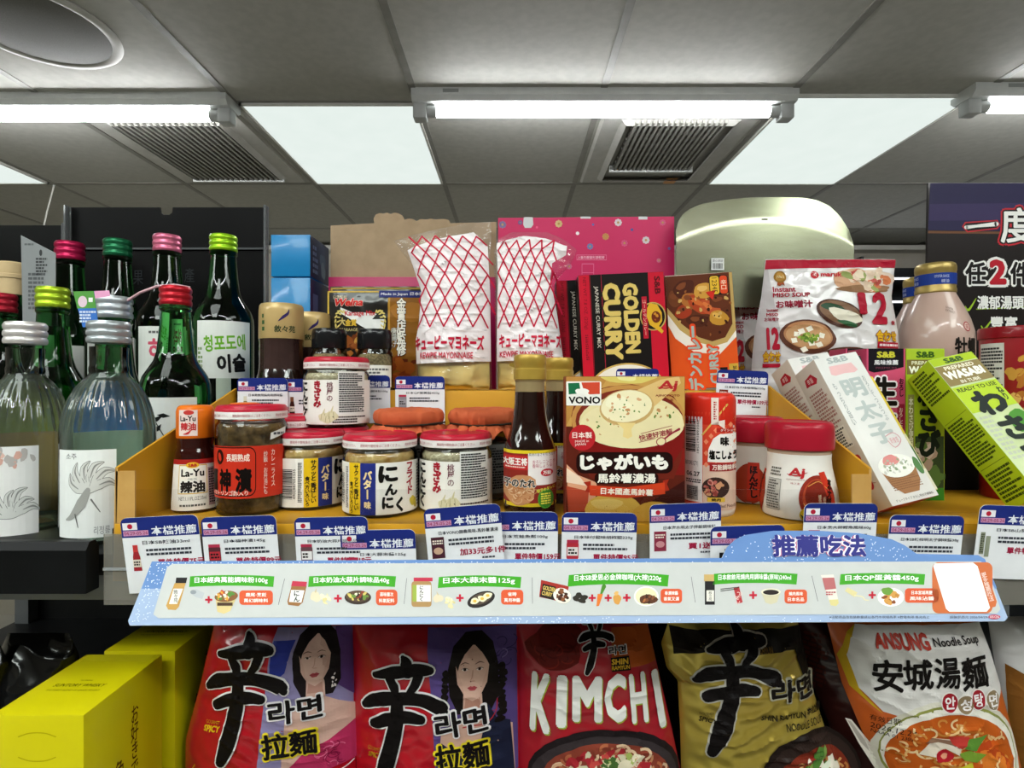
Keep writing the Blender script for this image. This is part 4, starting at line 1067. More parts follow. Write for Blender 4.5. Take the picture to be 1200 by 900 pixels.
# La-Yu chili oil
chili = solid_glass('chili_oil', '#5e1509', ior=1.3); chili_gl = NM('dark_chili_oil', '#2a0a07', '#3a0f0a', r=.06, scale=12, coat=.6)
def layu(cx, Y, label, lab=True, z0=ZF):
    t = thing('chili_oil_bottle', label, 'bottle', (xx(cx, Y), Y, z0), group='chili oil bottles with orange caps')
    k = .73; b = MB()
    b.lathe([(20, 0), (22.5, 2), (23, 8), (20.5, 44), (19.5, 52), (18, 56), (17.2, 58), (17.6, 64), (17.6, 66), (16.4, 67), (16.4, 72)], chili_gl, 40); b.build('glass_body', t)
    b = MB()
    org = M('#dd6c12', .35, 0, .3); b.lathe([(17.4, 66), (17.8, 67), (17.8, 90), (16.6, 93.5), (15, 95), (12, 95.5), (.01, 95.5)], org, 40)
    S = Surf('cyl', R=18.0, rot=-20); b.rect(S, -10.5, 68.5, 8.2, 91.5, M('#e8d3cc', .45), 1); b.ell(S, 0, 89.3, 5, 2.1, '#c03a35', 2); b.text(S, 'La-Yu', -1, 84, 15, 5, '#2a1815', 2, bold=.03); b.text(S, '辣油', -.6, 76.8, 15, 7.4, '#c22a2c', 2, bold=.04); b.stroke(S, [(-5, 70), (-.5, 71), (2.6, 74)], [.6, 2.2, .5], '#c22a2c', 2)
    b.build('cap', t)
    if lab:
        b = MB(); S = Surf('cyl', R=23, prof=lambda z: 23.2 if z < 8 else 23.25 - (z - 8) * 2.55 / 36, rot=-7, dv=4)
        b.rect(S, -25, 3, 25, 47.5, paper, 0); b.rect(S, -25, 43.5, 25, 47.8, '#a82420', 1); b.rect(S, -14.5, 17.5, 14.5, 43, '#d9b23c', 1); b.rect(S, -13.7, 18.3, 13.7, 42.2, '#efece2', 1.6)
        b.ell(S, 0, 42.8, 6.6, 2.6, '#e8bb2e', 2.4); b.text(S, 'S&B', 0, 42.8, 8.6, 2.7, '#b52a22', 3, bold=.05); b.text(S, 'La-Yu', 0, 36, 23, 6.6, '#1c1512', 2, bold=.035); b.text(S, 'CHILI OIL', 0, 30.6, 9, 1.8, '#3a3a3a', 2); b.text(S, '辣油', 0, 23.8, 24, 10.6, '#26221f', 2, bold=.05)
        b.text(S, 'NET:1.11FL.OZ.33ml', 0, 13.6, 26, 3.2, '#30302e', 2); b.micro(S, -12, 6, 12, 9, 1, '#5a5a58', 2); b.rect(S, 15.5, 6, 25, 40, M('#b8969c', .5), 1); b.micro(S, 16.2, 8, 24.4, 39, 14, '#4a3a3e', 2)
        b.build('label', t)
    return face_cam(t)
layu(229, .508, 'small chili oil bottle with orange cap and white label in the front left tray corner')
layu(287, .575, 'chili oil bottle in the second row, only its orange cap showing behind the pickle jar')

# cloth topped jars
cloth = NM('orange_paper_cloth', '#b2502c', '#c8623a', r=.75, scale=30, bump=.3, bscale=90)
for cx, Y, lab, sd in ((479, .566, 'jar topped with orange gathered paper and twine behind the middle garlic jar', 1), (566, .572, 'jar topped with orange gathered paper and twine behind the minced garlic jar', 5)):
    t = thing('covered_jar', lab, 'jar', jar_loc(cx, Y), group='jars with orange paper tops')
    R = 35.0; H = 90.0
    b = MB(); b.lathe([(R * .9, 0), (R * .97, 2), (R * .97, 62), (R * .9, 70), (R * .86, 73), (R * .86, 80)], jar_gl, 44); b.build('glass_jar', t)
    b = MB(); b.lathe([(R * .86, 2), (R * .92, 4), (R * .92, 58), (.01, 60)], NM('dark_paste', '#3a332c', '#554a3e', r=.4, scale=60), 40)
    b.build('contents', t)
    b = MB(); S = Surf('cyl', R=R * .97 + .3); b.rect(S, -40, 8, 40, 56, M('#6f716e', .5), 0); b.micro(S, -36, 12, 36, 53, 16, '#26272a', 1.5, seed=sd, wl=(3, 8)); b.build('label', t)
    b = MB()
    def rf(th, z, r, sd=sd):
        f = noise.noise(Vector((3.2 * math.cos(th), 3.2 * math.sin(th), sd + z * .02))); g = noise.noise(Vector((9 * math.cos(th), 9 * math.sin(th), sd * 3.1)))
        if z < 74: return r * (1 + .15 * f + .17 * g)
        return r * (1 + .05 * f + (.06 * g if z < 86 else .02 * g))
    pr = [(R * 1.16, 66), (R * 1.07, 69), (R * .98, 72.5), (R * .93, 74.5), (R * .97, 77), (R * 1.0, 80), (R * 1.0, 84), (R * .97, 87), (R * .86, 89.2), (R * .6, 90), (R * .3, 90.3), (.01, 90.4)]
    n0 = len(b.v); b.lathe(pr, cloth, 90, rfn=rf, cap0=False)
    # ragged hem: move the lowest ring up and down
    for j in range(90):
        x, y, z = b.v[n0 + j]; b.v[n0 + j] = (x, y, z + 9 * noise.noise(Vector((x * .09, y * .09, sd))))
    for j in range(n0 + 90 * 6, n0 + 90 * (len(pr) - 1)):
        x, y, z = b.v[j]; b.v[j] = (x, y, z + 1.6 * noise.noise(Vector((x * .11 + sd, y * .11, 2))) + .8 * noise.noise(Vector((x * .3, y * .3, sd))))
    b.build('paper_cover', t)
    b = MB(); b.tube([(R * .965 * math.cos(a * .2618), R * .965 * math.sin(a * .2618), 74.6 + .5 * math.sin(a)) for a in range(25)], .9, M('#2c241c', .7), 6)
    b.tube([(R * .5, -R * .84, 74.6), (R * .75, -R * .85, 76), (R * 1.15, -R * .7, 77.5)], .9, M('#2c241c', .7), 6); b.build('twine', t)

# gyoza sauce bottles
soy_gl = NM('dark_sauce_glass', '#190a07', '#230e0a', r=.05, scale=10, coat=.8)
gold_cap = NM('gold_plastic', '#a98a35', '#b8983f', r=.35, metal=.35, scale=30)
def gyoza(cx, Y, label, captop=420.0):
    t = thing('sauce_bottle', label, 'bottle', (xx(cx, Y), Y, ZF), group='dark dumpling sauce bottles')
    k = .745; yz = lambda py: (612 - py) * k * .985     # photo rows of the front bottle to height
    prof = [(21, 0), (22.8, 2), (23, 6), (23, yz(537)), (22, yz(529)), (19.5, yz(519)), (17, yz(508)), (15.2, yz(495)), (14, yz(480)), (13.4, yz(465))]
    b = MB(); b.lathe(prof, soy_gl, 44); b.build('glass_body', t)
    b = MB(); nk = M('#8f7c58', .3, 0, .5); b.lathe([(13.2, yz(465)), (13.0, yz(453)), (13.6, yz(452)), (13.6, yz(450)), (12.6, yz(449))], nk, 40); b.build('neck', t)
    b = MB(); c = [(13.6, yz(451)), (14.6, yz(450)), (14.6, yz(438)), (13.9, yz(437)), (13.9, yz(433)), (14.4, yz(432)), (14.4, yz(424)), (13.6, yz(421)), (11, yz(420)), (.01, yz(420))]
    b.lathe(c, gold_cap, 44); b.prism([(13.5, yz(436)), (18.5, yz(433.5)), (18.5, yz(431)), (13.5, yz(428.5))], gold_cap, (0, 4, 0), (-1, 0, 0), (0, 0, 1), -8) 
    b.build('flip_cap', t)
    S = Surf('cyl', R=23.3, arc=False, x0=570, y0=410, sc=4.286, ox=621, oy=612, kx=.76, ky=k, mm=False)
    S.mm = False; b = MB(); y0 = 530; y1 = 806
    b.rect(S, 85, y0, 352, y1, M('#e3c62a', .4, 0, .3), 0); b.rect(S, 85, y0 + 16, 352, y1 - 18, '#8d2a22', 1)
    b.rect(S, 210, 545, 352, 700, '#efe6e2', 1.5); b.text(S, '具材の旨さを引き出す', 278, 550, 130, 16, '#3a3212', 2)
    b.rrect(S, 80, 556, 210, 626, 8, '#c02a2a', 2); b.text(S, '大阪王将', 146, 586, 120, 38, '#f4ece6', 3, bold=.04); b.micro(S, 100, 608, 196, 618, 1, '#f0d8c8', 3)
    b.blob(S, 170, 725, 85, 70, '#c98f62', 2.2, 5); b.noodles(S, 170, 725, 70, 50, 34, (14, 26), 5, ['#d9ac82', '#b87a4e', '#e6c4a0', '#a9683e'], 2.4, 4)
    b.text(S, '餃子のたれ', 150, 690, 190, 46, '#2a211c', 5, bold=.04, out=('#f0ece6', .04)); b.text(S, 'おろしニンニク\n香味しょうゆ', 285, 596, 110, 38, '#b02a50', 3); b.ell(S, 300, 640, 30, 19, '#c02a34', 3); b.text(S, '万能', 300, 640, 40, 20, '#f6ece6', 4, bold=.04)
    b.ell(S, 294, 768, 38, 48, '#4f9a34', 4); b.ell(S, 294, 768, 32, 41, '#3a8428', 4.4); b.micro(S, 270, 738, 318, 796, 5, '#e4dc50', 5, wl=(4, 9)); b.text(S, '餃子のタレに', 296, 720, 90, 18, '#e9df4a', 4, rot=-12, bold=.03)
    b.build('label', t)
    return face_cam(t)
gyoza(621, .493, 'dark dumpling sauce bottle with gold flip cap in front, left of the soup box')
gyoza(655, .552, 'dark dumpling sauce bottle with gold cap half hidden behind the soup box')

# soup box
def spx(x0, y0, sc): return dict(x0=x0, y0=y0, sc=sc)
sb_loc = at(735, 613, .462); sb_loc.z = ZF; sb_rot = (0, 0, math.radians(-1.5))
t = thing('soup_box', 'white cornered potato soup carton showing a spoon over a red pot', 'box', sb_loc, sb_rot)
F1 = dict(x0=650, y0=430, sc=805/170)
S = raysurf(sb_loc, sb_rot, **F1)
tl = S.uv(54, 52); tr_ = S.uv(712, 38); br_ = S.uv(735, 850)
W0, W1, HH = S.uv(70, 850)[0], br_[0], tl[1]
W0 = (tl[0] + W0) / 2; W1 = (tr_[0] + W1) / 2
b = MB(); side = M('#8d3326', .4, 0, .2)
b.box(W0, W1, 0, 32, 0, HH, M('#7a2a1c', .4), faces={'left': side, 'right': side, 'top': M('#d9b25c', .35), 'bottom': side, 'back': side})
b.build('carton', t)
b = MB(); S.clip = (W0 + .3, .3, W1 - .3, HH - .3)
b.rect(S, 62, 52, 722, 856, '#c79850', 1)                       # warm background
b.shape(S, [(62, 52), (300, 52), (250, 130), (110, 240), (62, 330)], '#b98542', 1.2); b.blob(S, 410, 60, 140, 34, '#d8c46a', 1.3, 3); b.blob(S, 400, 55, 60, 22, '#e6dc94', 1.4, 6)
b.rect(S, 62, 330, 722, 856, '#5b2014', 1.3); b.rect(S, 420, 450, 722, 600, '#7d1a16', 1.4)
pot = [(92, 270), (110, 200), (180, 140), (300, 108), (430, 96), (560, 120), (660, 165), (715, 240), (716, 400), (700, 520), (660, 620), (200, 620), (150, 520), (100, 380)]
b.shape(S, pot, '#6f2418', 1.6); b.ell(S, 410, 290, 318, 190, '#c08a4a', 1.8); b.ell(S, 415, 300, 300, 178, '#7a2a1c', 1.9); b.ell(S, 425, 305, 290, 150, '#e3d3a0', 2.0)
b.shape(S, [(130, 330), (720, 330), (716, 440), (640, 560), (220, 560), (140, 430)], '#7b1714', 2.1); b.ell(S, 430, 320, 288, 132, '#e6d8a8', 2.2)
b.shape(S, [(430, 140), (590, 70), (690, 52), (700, 90), (620, 160), (540, 230)], '#dcb878', 2.6)       # spoon handle
b.ell(S, 400, 225, 152, 100, '#c9a468', 2.7, rot=-.12); b.ell(S, 398, 218, 142, 88, '#efe4bc', 2.8, rot=-.12); b.blob(S, 350, 200, 70, 40, '#f4ecca', 2.9, 2)
b.shape(S, [(345, 310), (450, 310), (425, 345), (430, 385), (405, 398), (378, 386), (382, 345)], '#ead08c', 2.9)
b.bits(S, 400, 215, 110, 60, 9, (7, 14), ['#c98f5c', '#d8a878'], 3.2, 3); b.bits(S, 400, 225, 115, 70, 16, (3, 6), ['#4c6a2c', '#6d8a3c'], 3.4, 4)
b.bits(S, 250, 330, 110, 60, 12, (4, 9), ['#c08a58', '#5c7a34', '#d3a878'], 3.0, 5); b.bits(S, 600, 260, 70, 40, 9, (4, 12), ['#c08a58', '#5c7a34'], 3.0, 6)
b.shape(S, [(66, 540), (130, 600), (230, 640), (240, 690), (190, 800), (76, 800)], '#e0a07c', 2.4); b.shape(S, [(66, 660), (190, 690), (180, 800), (76, 805)], '#b5472e', 2.6); b.shape(S, [(66, 560), (140, 610), (180, 660), (66, 640)], '#f0d4bc', 2.8)
b.shape(S, [(480, 780), (735, 620), (735, 850), (480, 850)], '#3b1410', 2.3)
b.blob(S, 330, 790, 165, 85, '#d8ac4a', 3.0, 2, amp=.08); b.blob(S, 560, 815, 130, 70, '#d2a03e', 3.2, 7, amp=.08); b.blob(S, 290, 760, 80, 34, '#e3c06a', 3.1, 3); b.bits(S, 400, 800, 220, 40, 20, (2, 5), ['#b98a34'], 3.5, 8)
# logo
b.put(S, [rr(62, 80, 258, 214, 8)], '#f2efe8', 4); b.put(S, [[(74, 90), (136, 88), (146, 146), (78, 152)]], '#1e6a44', 5); b.put(S, [[(148, 86), (250, 84), (250, 150), (192, 152), (158, 120)]], '#cf4a32', 5); b.blob(S, 152, 138, 34, 22, '#f2efe8', 5.5, 3); b.text(S, 'VONO', 165, 184, 176, 40, '#17130f', 6, bold=.035)
b.text(S, 'Aj', 628, 106, 104, 62, '#b5282c', 4, bold=.03, shear=.2); b.stroke(S, [(570, 112), (620, 118), (680, 100)], [3, 8, 3], '#b5282c', 4.2); b.text(S, 'AJINOMOTO', 626, 160, 134, 15, '#7d1c1c', 4, bold=.02); b.text(S, '味之素', 628, 184, 60, 16, '#7d1c1c', 4)
b.ell(S, 153, 392, 73, 72, '#b8242a', 4); b.text(S, '日本製', 152, 378, 108, 34, '#f5e6dc', 5, bold=.02); b.text(S, 'MADE in\nJAPAN', 150, 422, 78, 34, '#f5e6dc', 5, rot=-3)
b.stroke(S, [(478, 370), (650, 326)], 3, '#96243a', 4, smooth=0); b.stroke(S, [(468, 418), (560, 396)], 3, '#96243a', 4, smooth=0); b.text(S, '快速好溶解', 560, 376, 190, 34, '#96243a', 4, rot=-12, bold=.02); b.ell(S, 590, 414, 28, 24, '#96243a', 4, rot=-.3); b.ell(S, 590, 414, 23, 19, '#e6d8a8', 4.4, rot=-.3); b.stroke(S, [(612, 396), (650, 368), (690, 345)], [10, 8, 14], '#96243a', 3.9)
b.rrect(S, 120, 472, 655, 590, 40, '#200a08', 3.6); b.text(S, 'じゃがいも', 385, 528, 490, 92, '#f4efe6', 5, bold=.07, out=('#200a08', .06))
b.rrect(S, 222, 590, 575, 648, 20, '#240c08', 3.5); b.text(S, '馬鈴薯濃湯', 398, 617, 324, 54, '#f4efe2', 5, bold=.03)
b.shape(S, [(160, 640), (200, 632), (200, 700), (168, 690), (182, 664)], '#a32a1a', 3.9); b.shape(S, [(600, 630), (634, 622), (622, 650), (636, 684), (600, 690)], '#a32a1a', 3.9)
arc_ = [(192, 668), (400, 690), (612, 660)]
b.put(S, [[(192, 656), (400, 668), (400, 728), (194, 712)], [(400, 668), (610, 640), (612, 704), (400, 728)]], '#cf4020', 4); b.text(S, '日本國產馬鈴薯', 400, 692, 290, 38, '#f6e8d6', 5, bold=.03, rot=2)
b.build('front_print', t)

# salt pepper shaker
Y = .497; t = thing('seasoning_shaker', 'red capped salt pepper shaker with barcode behind the soup box', 'shaker', (xx(830, Y), Y, ZF))
R = 24.0; b = MB(); sh = M('#dfd6d0', .4, 0, .3); b.lathe([(R * .9, 0), (R * .97, 1.5), (R, 5), (R, 66), (R, 79)], sh, 48); b.build('body', t)
b = MB(); rc = M('#cf2c1c', .35, 0, .4)
b.lathe([(R, 79), (R * 1.015, 80), (R * 1.015, 100), (R * .99, 103.5), (R * .9, 106), (R * .8, 107), (.01, 107)], rc, 96, rfn=lambda th, z, r: r + (.25 * math.cos(48 * th) if 81 < z < 101 else 0)); S = Surf('cyl', R=R * 1.015 + .3, rot=14); b.rect(S, -3.5, 80, 3, 106 - 3, M('#ecd8cc', .4), 1); b.shape(S, [(-3.5, 80), (3, 80), (9, 76), (9, 84), (3, 83)], M('#ecd8cc', .4), 1); b.micro(S, -1.5, 84, 1, 100, 8, '#b03028', 2); b.build('cap', t)
k = Y / F * 1000
S = Surf('cyl', R=R + .3, arc=False, x0=790, y0=430, sc=1089/230, ox=830, oy=610, kx=k, ky=(Y - .024) / F * 1000, mm=False); b = MB()
b.rect(S, 10, 262, 345, 810, '#d6432c', 0); b.rect(S, 10, 290, 158, 770, '#e6dfdc', 1); b.bars(S, 68, 305, 122, 492, '#1a1a1a', 2, vertical=False, n=24); b.text(S, '4901681612581', 134, 400, 190, 12, '#1a1a1a', 2, rot=90)
b.text(S, 'BEFORE:QTY)', 100, 555, 70, 30, '#2a2a2a', 2); b.text(S, '06.27', 108, 612, 72, 26, '#1c1c1c', 2, bold=.02); b.micro(S, 70, 640, 150, 665, 2, '#2a2a2a', 2); b.rect(S, 72, 680, 135, 760, '#9d9a98', 2); b.micro(S, 76, 684, 130, 756, 8, '#3a3a3a', 3)
b.rect(S, 160, 560, 345, 810, '#d9b8a4', 1)
for i in range(7):
    for j in range(9):
        if (i + j) % 2 == 0:
            x, y = 165 + i * 26, 300 + j * 32
            if y > 300 + (330 - x) * .9 - 40: b.put(S, [[(x, y), (x + 13, y - 16), (x + 26, y), (x + 13, y + 16)]], '#e88a66', 1.5)
b.stroke(S, [(158, 390), (290, 220)], 9, '#d8b05a', 1.8, smooth=0); b.shape(S, [(186, 540), (190, 470), (215, 410), (250, 385), (345, 380), (345, 545)], '#efe8e2', 2.4); b.rect(S, 232, 352, 345, 374, '#b5241c', 2); b.text(S, 'ダイショー', 295, 363, 84, 16, '#f4e6dc', 3)
b.text(S, '味', 275, 425, 46, 52, '#15110f', 4, bold=.05); b.text(S, '塩こしょう', 268, 500, 150, 54, '#15110f', 4, bold=.06); b.rect(S, 196, 546, 345, 592, '#9e1f22', 3); b.text(S, '万能調味料', 275, 570, 130, 32, '#f0ddd0', 4, bold=.03)
b.ell(S, 228, 685, 72, 60, '#3a2622', 3); b.bits(S, 222, 690, 52, 40, 20, (9, 18), ['#b8645a', '#d08a7c', '#8a3a34', '#c98f6a'], 3.5, 3); b.rect(S, 184, 738, 276, 762, '#d9b23c', 4.5); b.text(S, '焼肉', 230, 750, 50, 18, '#2a1a10', 5, bold=.03); b.text(S, 'Grilled Foods', 280, 785, 110, 18, '#4a2a24', 4)
b.build('label', t); face_cam(t)

# dashi jars
milk = M('#e6e1da', .3, 0, .5); dk_red = M('#a3182b', .35, 0, .35)
def dashi(cx, Y, label, captop=497):
    t = thing('dashi_jar', label, 'jar', (xx(cx, Y), Y, ZF), group='dashi jars with dark red caps')
    s = 1.0
    prof = [(27 * s, 0), (33 * s, 1.5), (34.5 * s, 6), (34.8 * s, 15), (33.5 * s, 25), (31 * s, 35), (29 * s, 43), (28.2 * s, 51), (28.6 * s, 55)]
    b = MB(); b.lathe(prof, milk, 56); b.build('body', t)
    b = MB(); b.lathe([(28.4, 55), (28.4, 59)], M('#b59a84', .2, 0, .6), 48); b.build('neck_film', t)
    b = MB(); b.lathe([(30.2, 58.5), (31, 59.3), (31.4, 70), (31.2, 76.5), (30.2, 80), (28, 82), (26.5, 82.4), (25.5, 81.6), (.01, 81.6)], dk_red, 120, rfn=lambda th, z, r: r + (.22 * math.cos(60 * th) if 60 < z < 70 else 0)); b.build('cap', t)
    pf = lambda z: next((r0 + (r1 - r0) * (z - z0_) / (z1_ - z0_) for (r0, z0_), (r1, z1_) in zip(prof, prof[1:]) if z0_ <= z <= z1_ and z1_ > z0_), prof[-1][0]) + .3
    S = Surf('cyl', R=33, prof=pf, dv=2.5); b = MB()
    b.text(S, 'Aj', -2, 40, 15, 9, '#b5282c', 2, bold=.04, shear=.2); b.stroke(S, [(-11, 39), (-2, 38), (8, 41)], [.4, 1.1, .4], '#b5282c', 2.2); b.text(S, 'AJINOMOTO', -3, 34.4, 17, 1.6, '#8d5048', 2); b.text(S, '味之素', -3, 31.6, 8, 1.8, '#a03a34', 2)
    b.ell(S, 17, 20, 17, 19, '#8d2a1c', 2); b.ell(S, 17, 20, 14, 16, '#b5482a', 2.3); b.ell(S, 16, 22, 11, 13, '#7d2416', 2.6); b.stroke(S, [(4, 16), (10, 6), (20, 4), (28, 10)], .8, '#d99a4a', 2.8); b.stroke(S, [(8, 30), (18, 34), (26, 28)], .6, '#d99a4a', 2.8)
    b.put(S, [[(19, 41), (26, 42), (38, 4), (30, 3)]], '#c2321e', 3); b.text(S, '烹大師', 27.5, 24, 5.4, 24, '#2a0c0a', 3.6, bold=.05, vert=True, rot=14); b.text(S, '鰹魚風味', 17.5, 17, 3, 13, '#e8cfae', 3.6, vert=True); b.text(S, '調味料', 21.5, 17, 2.6, 9, '#e8cfae', 3.6, vert=True)
    b.ell(S, 10, 6.4, 9.5, 7, '#c9a81a', 3.2); b.shape(S, [(1, 7), (9, 2), (9, -.0 + 1), (4, 2)], '#3a3a34', 3.6)
    for i in range(2): b.rect(S, -31, 8 + i * .01, -16, 34 - i * .01, '#6a6660', 2); b.rect(S, -30.7, 8.3, -16.3, 33.7, milk, 2.4)
    b.micro(S, -30, 9, -17, 33, 11, '#5a5650', 3); b.micro(S, -30, 36, -17, 44, 3, '#6a665e', 2, seed=4)
    b.text(S, 'ほんだし', -46, 22, 8, 30, '#241010', 3.4, bold=.05, vert=True); b.rect(S, -52, 4, -40, 40, '#c2321e', 2.6); b.ell(S, -50, 20, 16, 19, '#a33a24', 2)
    b.build('label', t)
    return face_cam(t)
dashi(936, .487, 'white dashi jar with dark red cap at the right end of the front row')
d2 = dashi(883, .553, 'dashi jar with dark red cap in the second row behind the front dashi jar')
d2.rotation_euler.z += math.radians(80)
# ================================================================ BACK TIER OF THE MIDDLE TRAY
ZT = 1.5525
class Pouch:
    """soft pack: rows [(y,xl,xr)] in a print frame, top row first; grows a front and a back skin"""
    def __init__(s, name, label, cat, cx, by, Y, rows, frame, depth, group=None, wr=1.6, wl=26.0, seed=1, z=None, lean=0, pw=2.2, top=.12, bot=.25, back=.35, kfix=None):
        k = kfix or Y / F * 1000
        loc = at(cx, by, Y)
        if z is not None: loc.z = z
        s.t = thing(name, label, cat, loc, (-math.radians(lean), 0, 0), group)
        x0, y0, sc = frame
        oy = by if z is None else 450 + (CZ - z) * F / Y
        S = Surf('fn', x0=x0, y0=y0, sc=sc, ox=cx, oy=oy, kx=k, mm=False, du=2.5, dv=2.5)
        s.rows = sorted([(S.uv(a, y)[1], S.uv(a, y)[0], S.uv(b_, y)[0]) for y, a, b_ in rows])
        if z is not None and s.rows[0][0] > .3: s.rows.insert(0, (0.2, s.rows[0][1], s.rows[0][2]))
        s.v0, s.v1 = s.rows[0][0], s.rows[-1][0]; s.D = depth; s.wr, s.wl, s.seed, s.pw, s.top, s.bot, s.back = wr, wl, seed, pw, top, bot, back
        S.fn = s.pt; s.S = S
    def edge(s, v):
        R = s.rows
        if v <= R[0][0]: return R[0][1:]
        for (a, l, r), (b_, L, Q) in zip(R, R[1:]):
            if v <= b_:
                t = (v - a) / (b_ - a) if b_ > a else 0
                return (l + (L - l) * t, r + (Q - r) * t)
        return R[-1][1:]
    def h(s, u, v):
        l, r = s.edge(v); c = (l + r) / 2; w = max(1e-3, (r - l) / 2)
        q = max(-1, min(1, (u - c) / w)); t = max(0, min(1, (v - s.v0) / (s.v1 - s.v0)))
        f = max(0, 1 - abs(q) ** s.pw) ** .8
        g = min(1, (t / s.bot)) ** .6 if s.bot else 1
        g *= min(1, (1 - t) / s.top) ** .7 if s.top else 1
        n = noise.noise(Vector((u / s.wl, v / s.wl, s.seed * 7.3))) + .6 * noise.noise(Vector((u / s.wl * 2.3 + v / s.wl * 1.4, v / s.wl * 1.1, s.seed * 3.1)))
        rid = 1 - abs(noise.noise(Vector((u / s.wl * .9 + 3, v / s.wl * 1.7, s.seed))))
        return s.D * f * g + s.wr * (n + 1.1 * rid ** 4) * min(1, (1 - abs(q)) * 5)
    def pt(s, u, v, off):
        l, r = s.edge(v)
        return Vector((u, -s.h(u, v) - off * 3.0, v))
    def skin(s, m, front=True, n=56, inset=0.0):
        b = MB(); rows = []
        nv = max(8, int((s.v1 - s.v0) / 2.5))
        for i in range(nv + 1):
            v = s.v0 + (s.v1 - s.v0) * i / nv; l, r = s.edge(v); row = []
            for j in range(n + 1):
                u = l + (r - l) * j / n
                y = -s.h(u, v) if front else s.back * s.h(u, v) * .8 + .4
                row.append((u, y + inset, v))
            rows.append(row)
        b.grid(rows, m, True, False, flip=not front)
        return b
    def body(s, m, name='bag'):
        b = s.skin(m); c = s.skin(m, False)
        n = len(b.v); b.v += c.v; b.f += [tuple(i + n for i in f) for f in c.f]; b.mi += c.mi; b.sm += c.sm
        return b.build(name, s.t)

# ---- gift box of brown card and magenta
card = NM('brown_card', '#9c8468', '#a68d70', r=.7, scale=60); mag = NM('magenta_card', '#a81552', '#b01a58', r=.4, scale=10)
FB = (380, 230, 1200/420)
loc = at(485, 457, .80); loc.z = ZT; t = thing('gift_box', 'open gift box with plain brown scalloped back flap and magenta front, behind the mayonnaise', 'box', loc)
S = raysurf(loc, (0, 0, 0), x0=FB[0], y0=FB[1], sc=FB[2])
pts = [(12, 300), (12, 90), (160, 82), (158, 66), (166, 52), (180, 47), (192, 50), (204, 46), (216, 51), (228, 46), (242, 48), (256, 56), (264, 70), (276, 66), (292, 68), (304, 75), (318, 68), (338, 70), (352, 66), (368, 70), (384, 68), (402, 68), (414, 72), (420, 82), (575, 78), (575, 300)]
b = MB(); b.prism([S.uv(*p) for p in pts], card, (0, 12, 0), (1, 0, 0), (0, 0, 1), 1.5); b.build('back_flap', t)
p = S.uv(14, 270); q = S.uv(574, 270)
b = MB(); b.box(p[0], q[0], 0, 60, 0, p[1], mag, bev=.6); b.build('body', t)

# ---- pink header card with blossoms
FP = (380, 230, 1200/420)
loc = at(688, 457, .775); loc.z = ZT; t = thing('gift_box', 'upright pink box scattered with small white, blue and tan blossoms', 'box', loc)
S = raysurf(loc, (0, 0, 0), x0=FP[0], y0=FP[1], sc=FP[2])
l, r, top_ = S.uv(582, 300)[0], S.uv(1174, 300)[0], S.uv(700, 70)[1]
b = MB(); pk = NM('pink_card', '#c21f57', '#c8245c', r=.38, scale=10)
b.prism([(l, 0), (r, 0), (r - 1, top_ + 1), (l, top_ - 1)], pk, (0, 0, 0), (1, 0, 0), (0, 0, 1), 22, side=M('#7e1238', .4))
def blossom(x, y, r_, c):
    for i in range(8): b.ell(S, x + r_ * .62 * math.cos(i * .785), y + r_ * .62 * math.sin(i * .785), r_ * .36, r_ * .36, c, 1, 8)
    b.ell(S, x, y, r_ * .3, r_ * .3, '#c8a05a', 1.6, 8)
for x, y, r_, c in ((597, 95, 13, '#8d7cab'), (785, 92, 13, '#e6c890'), (984, 88, 13, '#efdfe6'), (1133, 88, 11, '#df6a94'), (942, 135, 12, '#d0905e'), (890, 168, 11, '#7c86c0'), (1005, 157, 12, '#dd5f8c'), (1077, 147, 13, '#f0e2e8'), (560 + 96, 88, 8, '#7a6aa6'), (820, 235, 10, '#d0708f'), (1120, 215, 8, '#d0708f')): blossom(x, y, r_, c)
for x, y, r_, c in ((848, 124, 6, '#f2e4ea'), (712, 104, 4, '#e35a86'), (900, 95, 4, '#5c6ab0'), (1030, 112, 5, '#5c5a9c'), (1155, 175, 5, '#7a6aa6'), (768, 180, 4, '#efc8d6')): b.ell(S, x, y, r_, r_, c, 1, 10)
b.shape(S, [(668, 70), (698, 70), (700, 95), (692, 106), (672, 106), (666, 95)], '#cfd0d2', 1); b.rect(S, 858, 68, 892, 75, '#cfd0d2', 1); b.rect(S, 1052, 68, 1082, 78, '#cfd0d2', 1)
b.rect(S, 845, 196, 945, 214, '#dc7f9f', 1); b.rect(S, 846, 197.5, 944, 212.5, pk, 1.5); b.text(S, '上蓋勿壓變形請輕放', 893, 205, 90, 10, '#f0c8d8', 2)
for a in ((862, 225, 903, 228), (862, 255, 903, 257), (862, 225, 864, 262), (901, 225, 903, 262)): b.rect(S, *a, '#d66a90', 1)
b.build('printed_panel', t)

# ---- silver foil board with rounded top
loc = at(899, 480, .745); t = thing('foil_board', 'large silver foil card with rounded top edge standing behind the soup bags', 'board', (loc.x, loc.y, 1.52))
S = raysurf(t.location, (0, 0, 0), x0=600, y0=0, sc=2)
out = [(388, 600), (387, 545), (392, 520), (402, 500), (420, 485), (450, 472), (500, 464), (560, 459), (620, 458), (690, 458), (725, 463), (755, 476), (778, 498), (792, 522), (803, 545), (808, 575), (808, 640)]
foil = NM('silver_foil', '#a3a58a', '#aaac92', r=.26, metal=.95, scale=60, bump=.03, stretch=(.5, 1, 1.6), bscale=40)
b = MB(); rows = []; N_ = 48
def top_at(x):
    for (a, c), (a2, c2) in zip(out[1:], out[2:]):
        if a <= x <= a2: return c + (c2 - c) * (x - a) / max(1e-6, a2 - a)
    return 545 if x < 392 else 575
def crease(x): return 512 + 48 * ((x - 590) / 205) ** 2
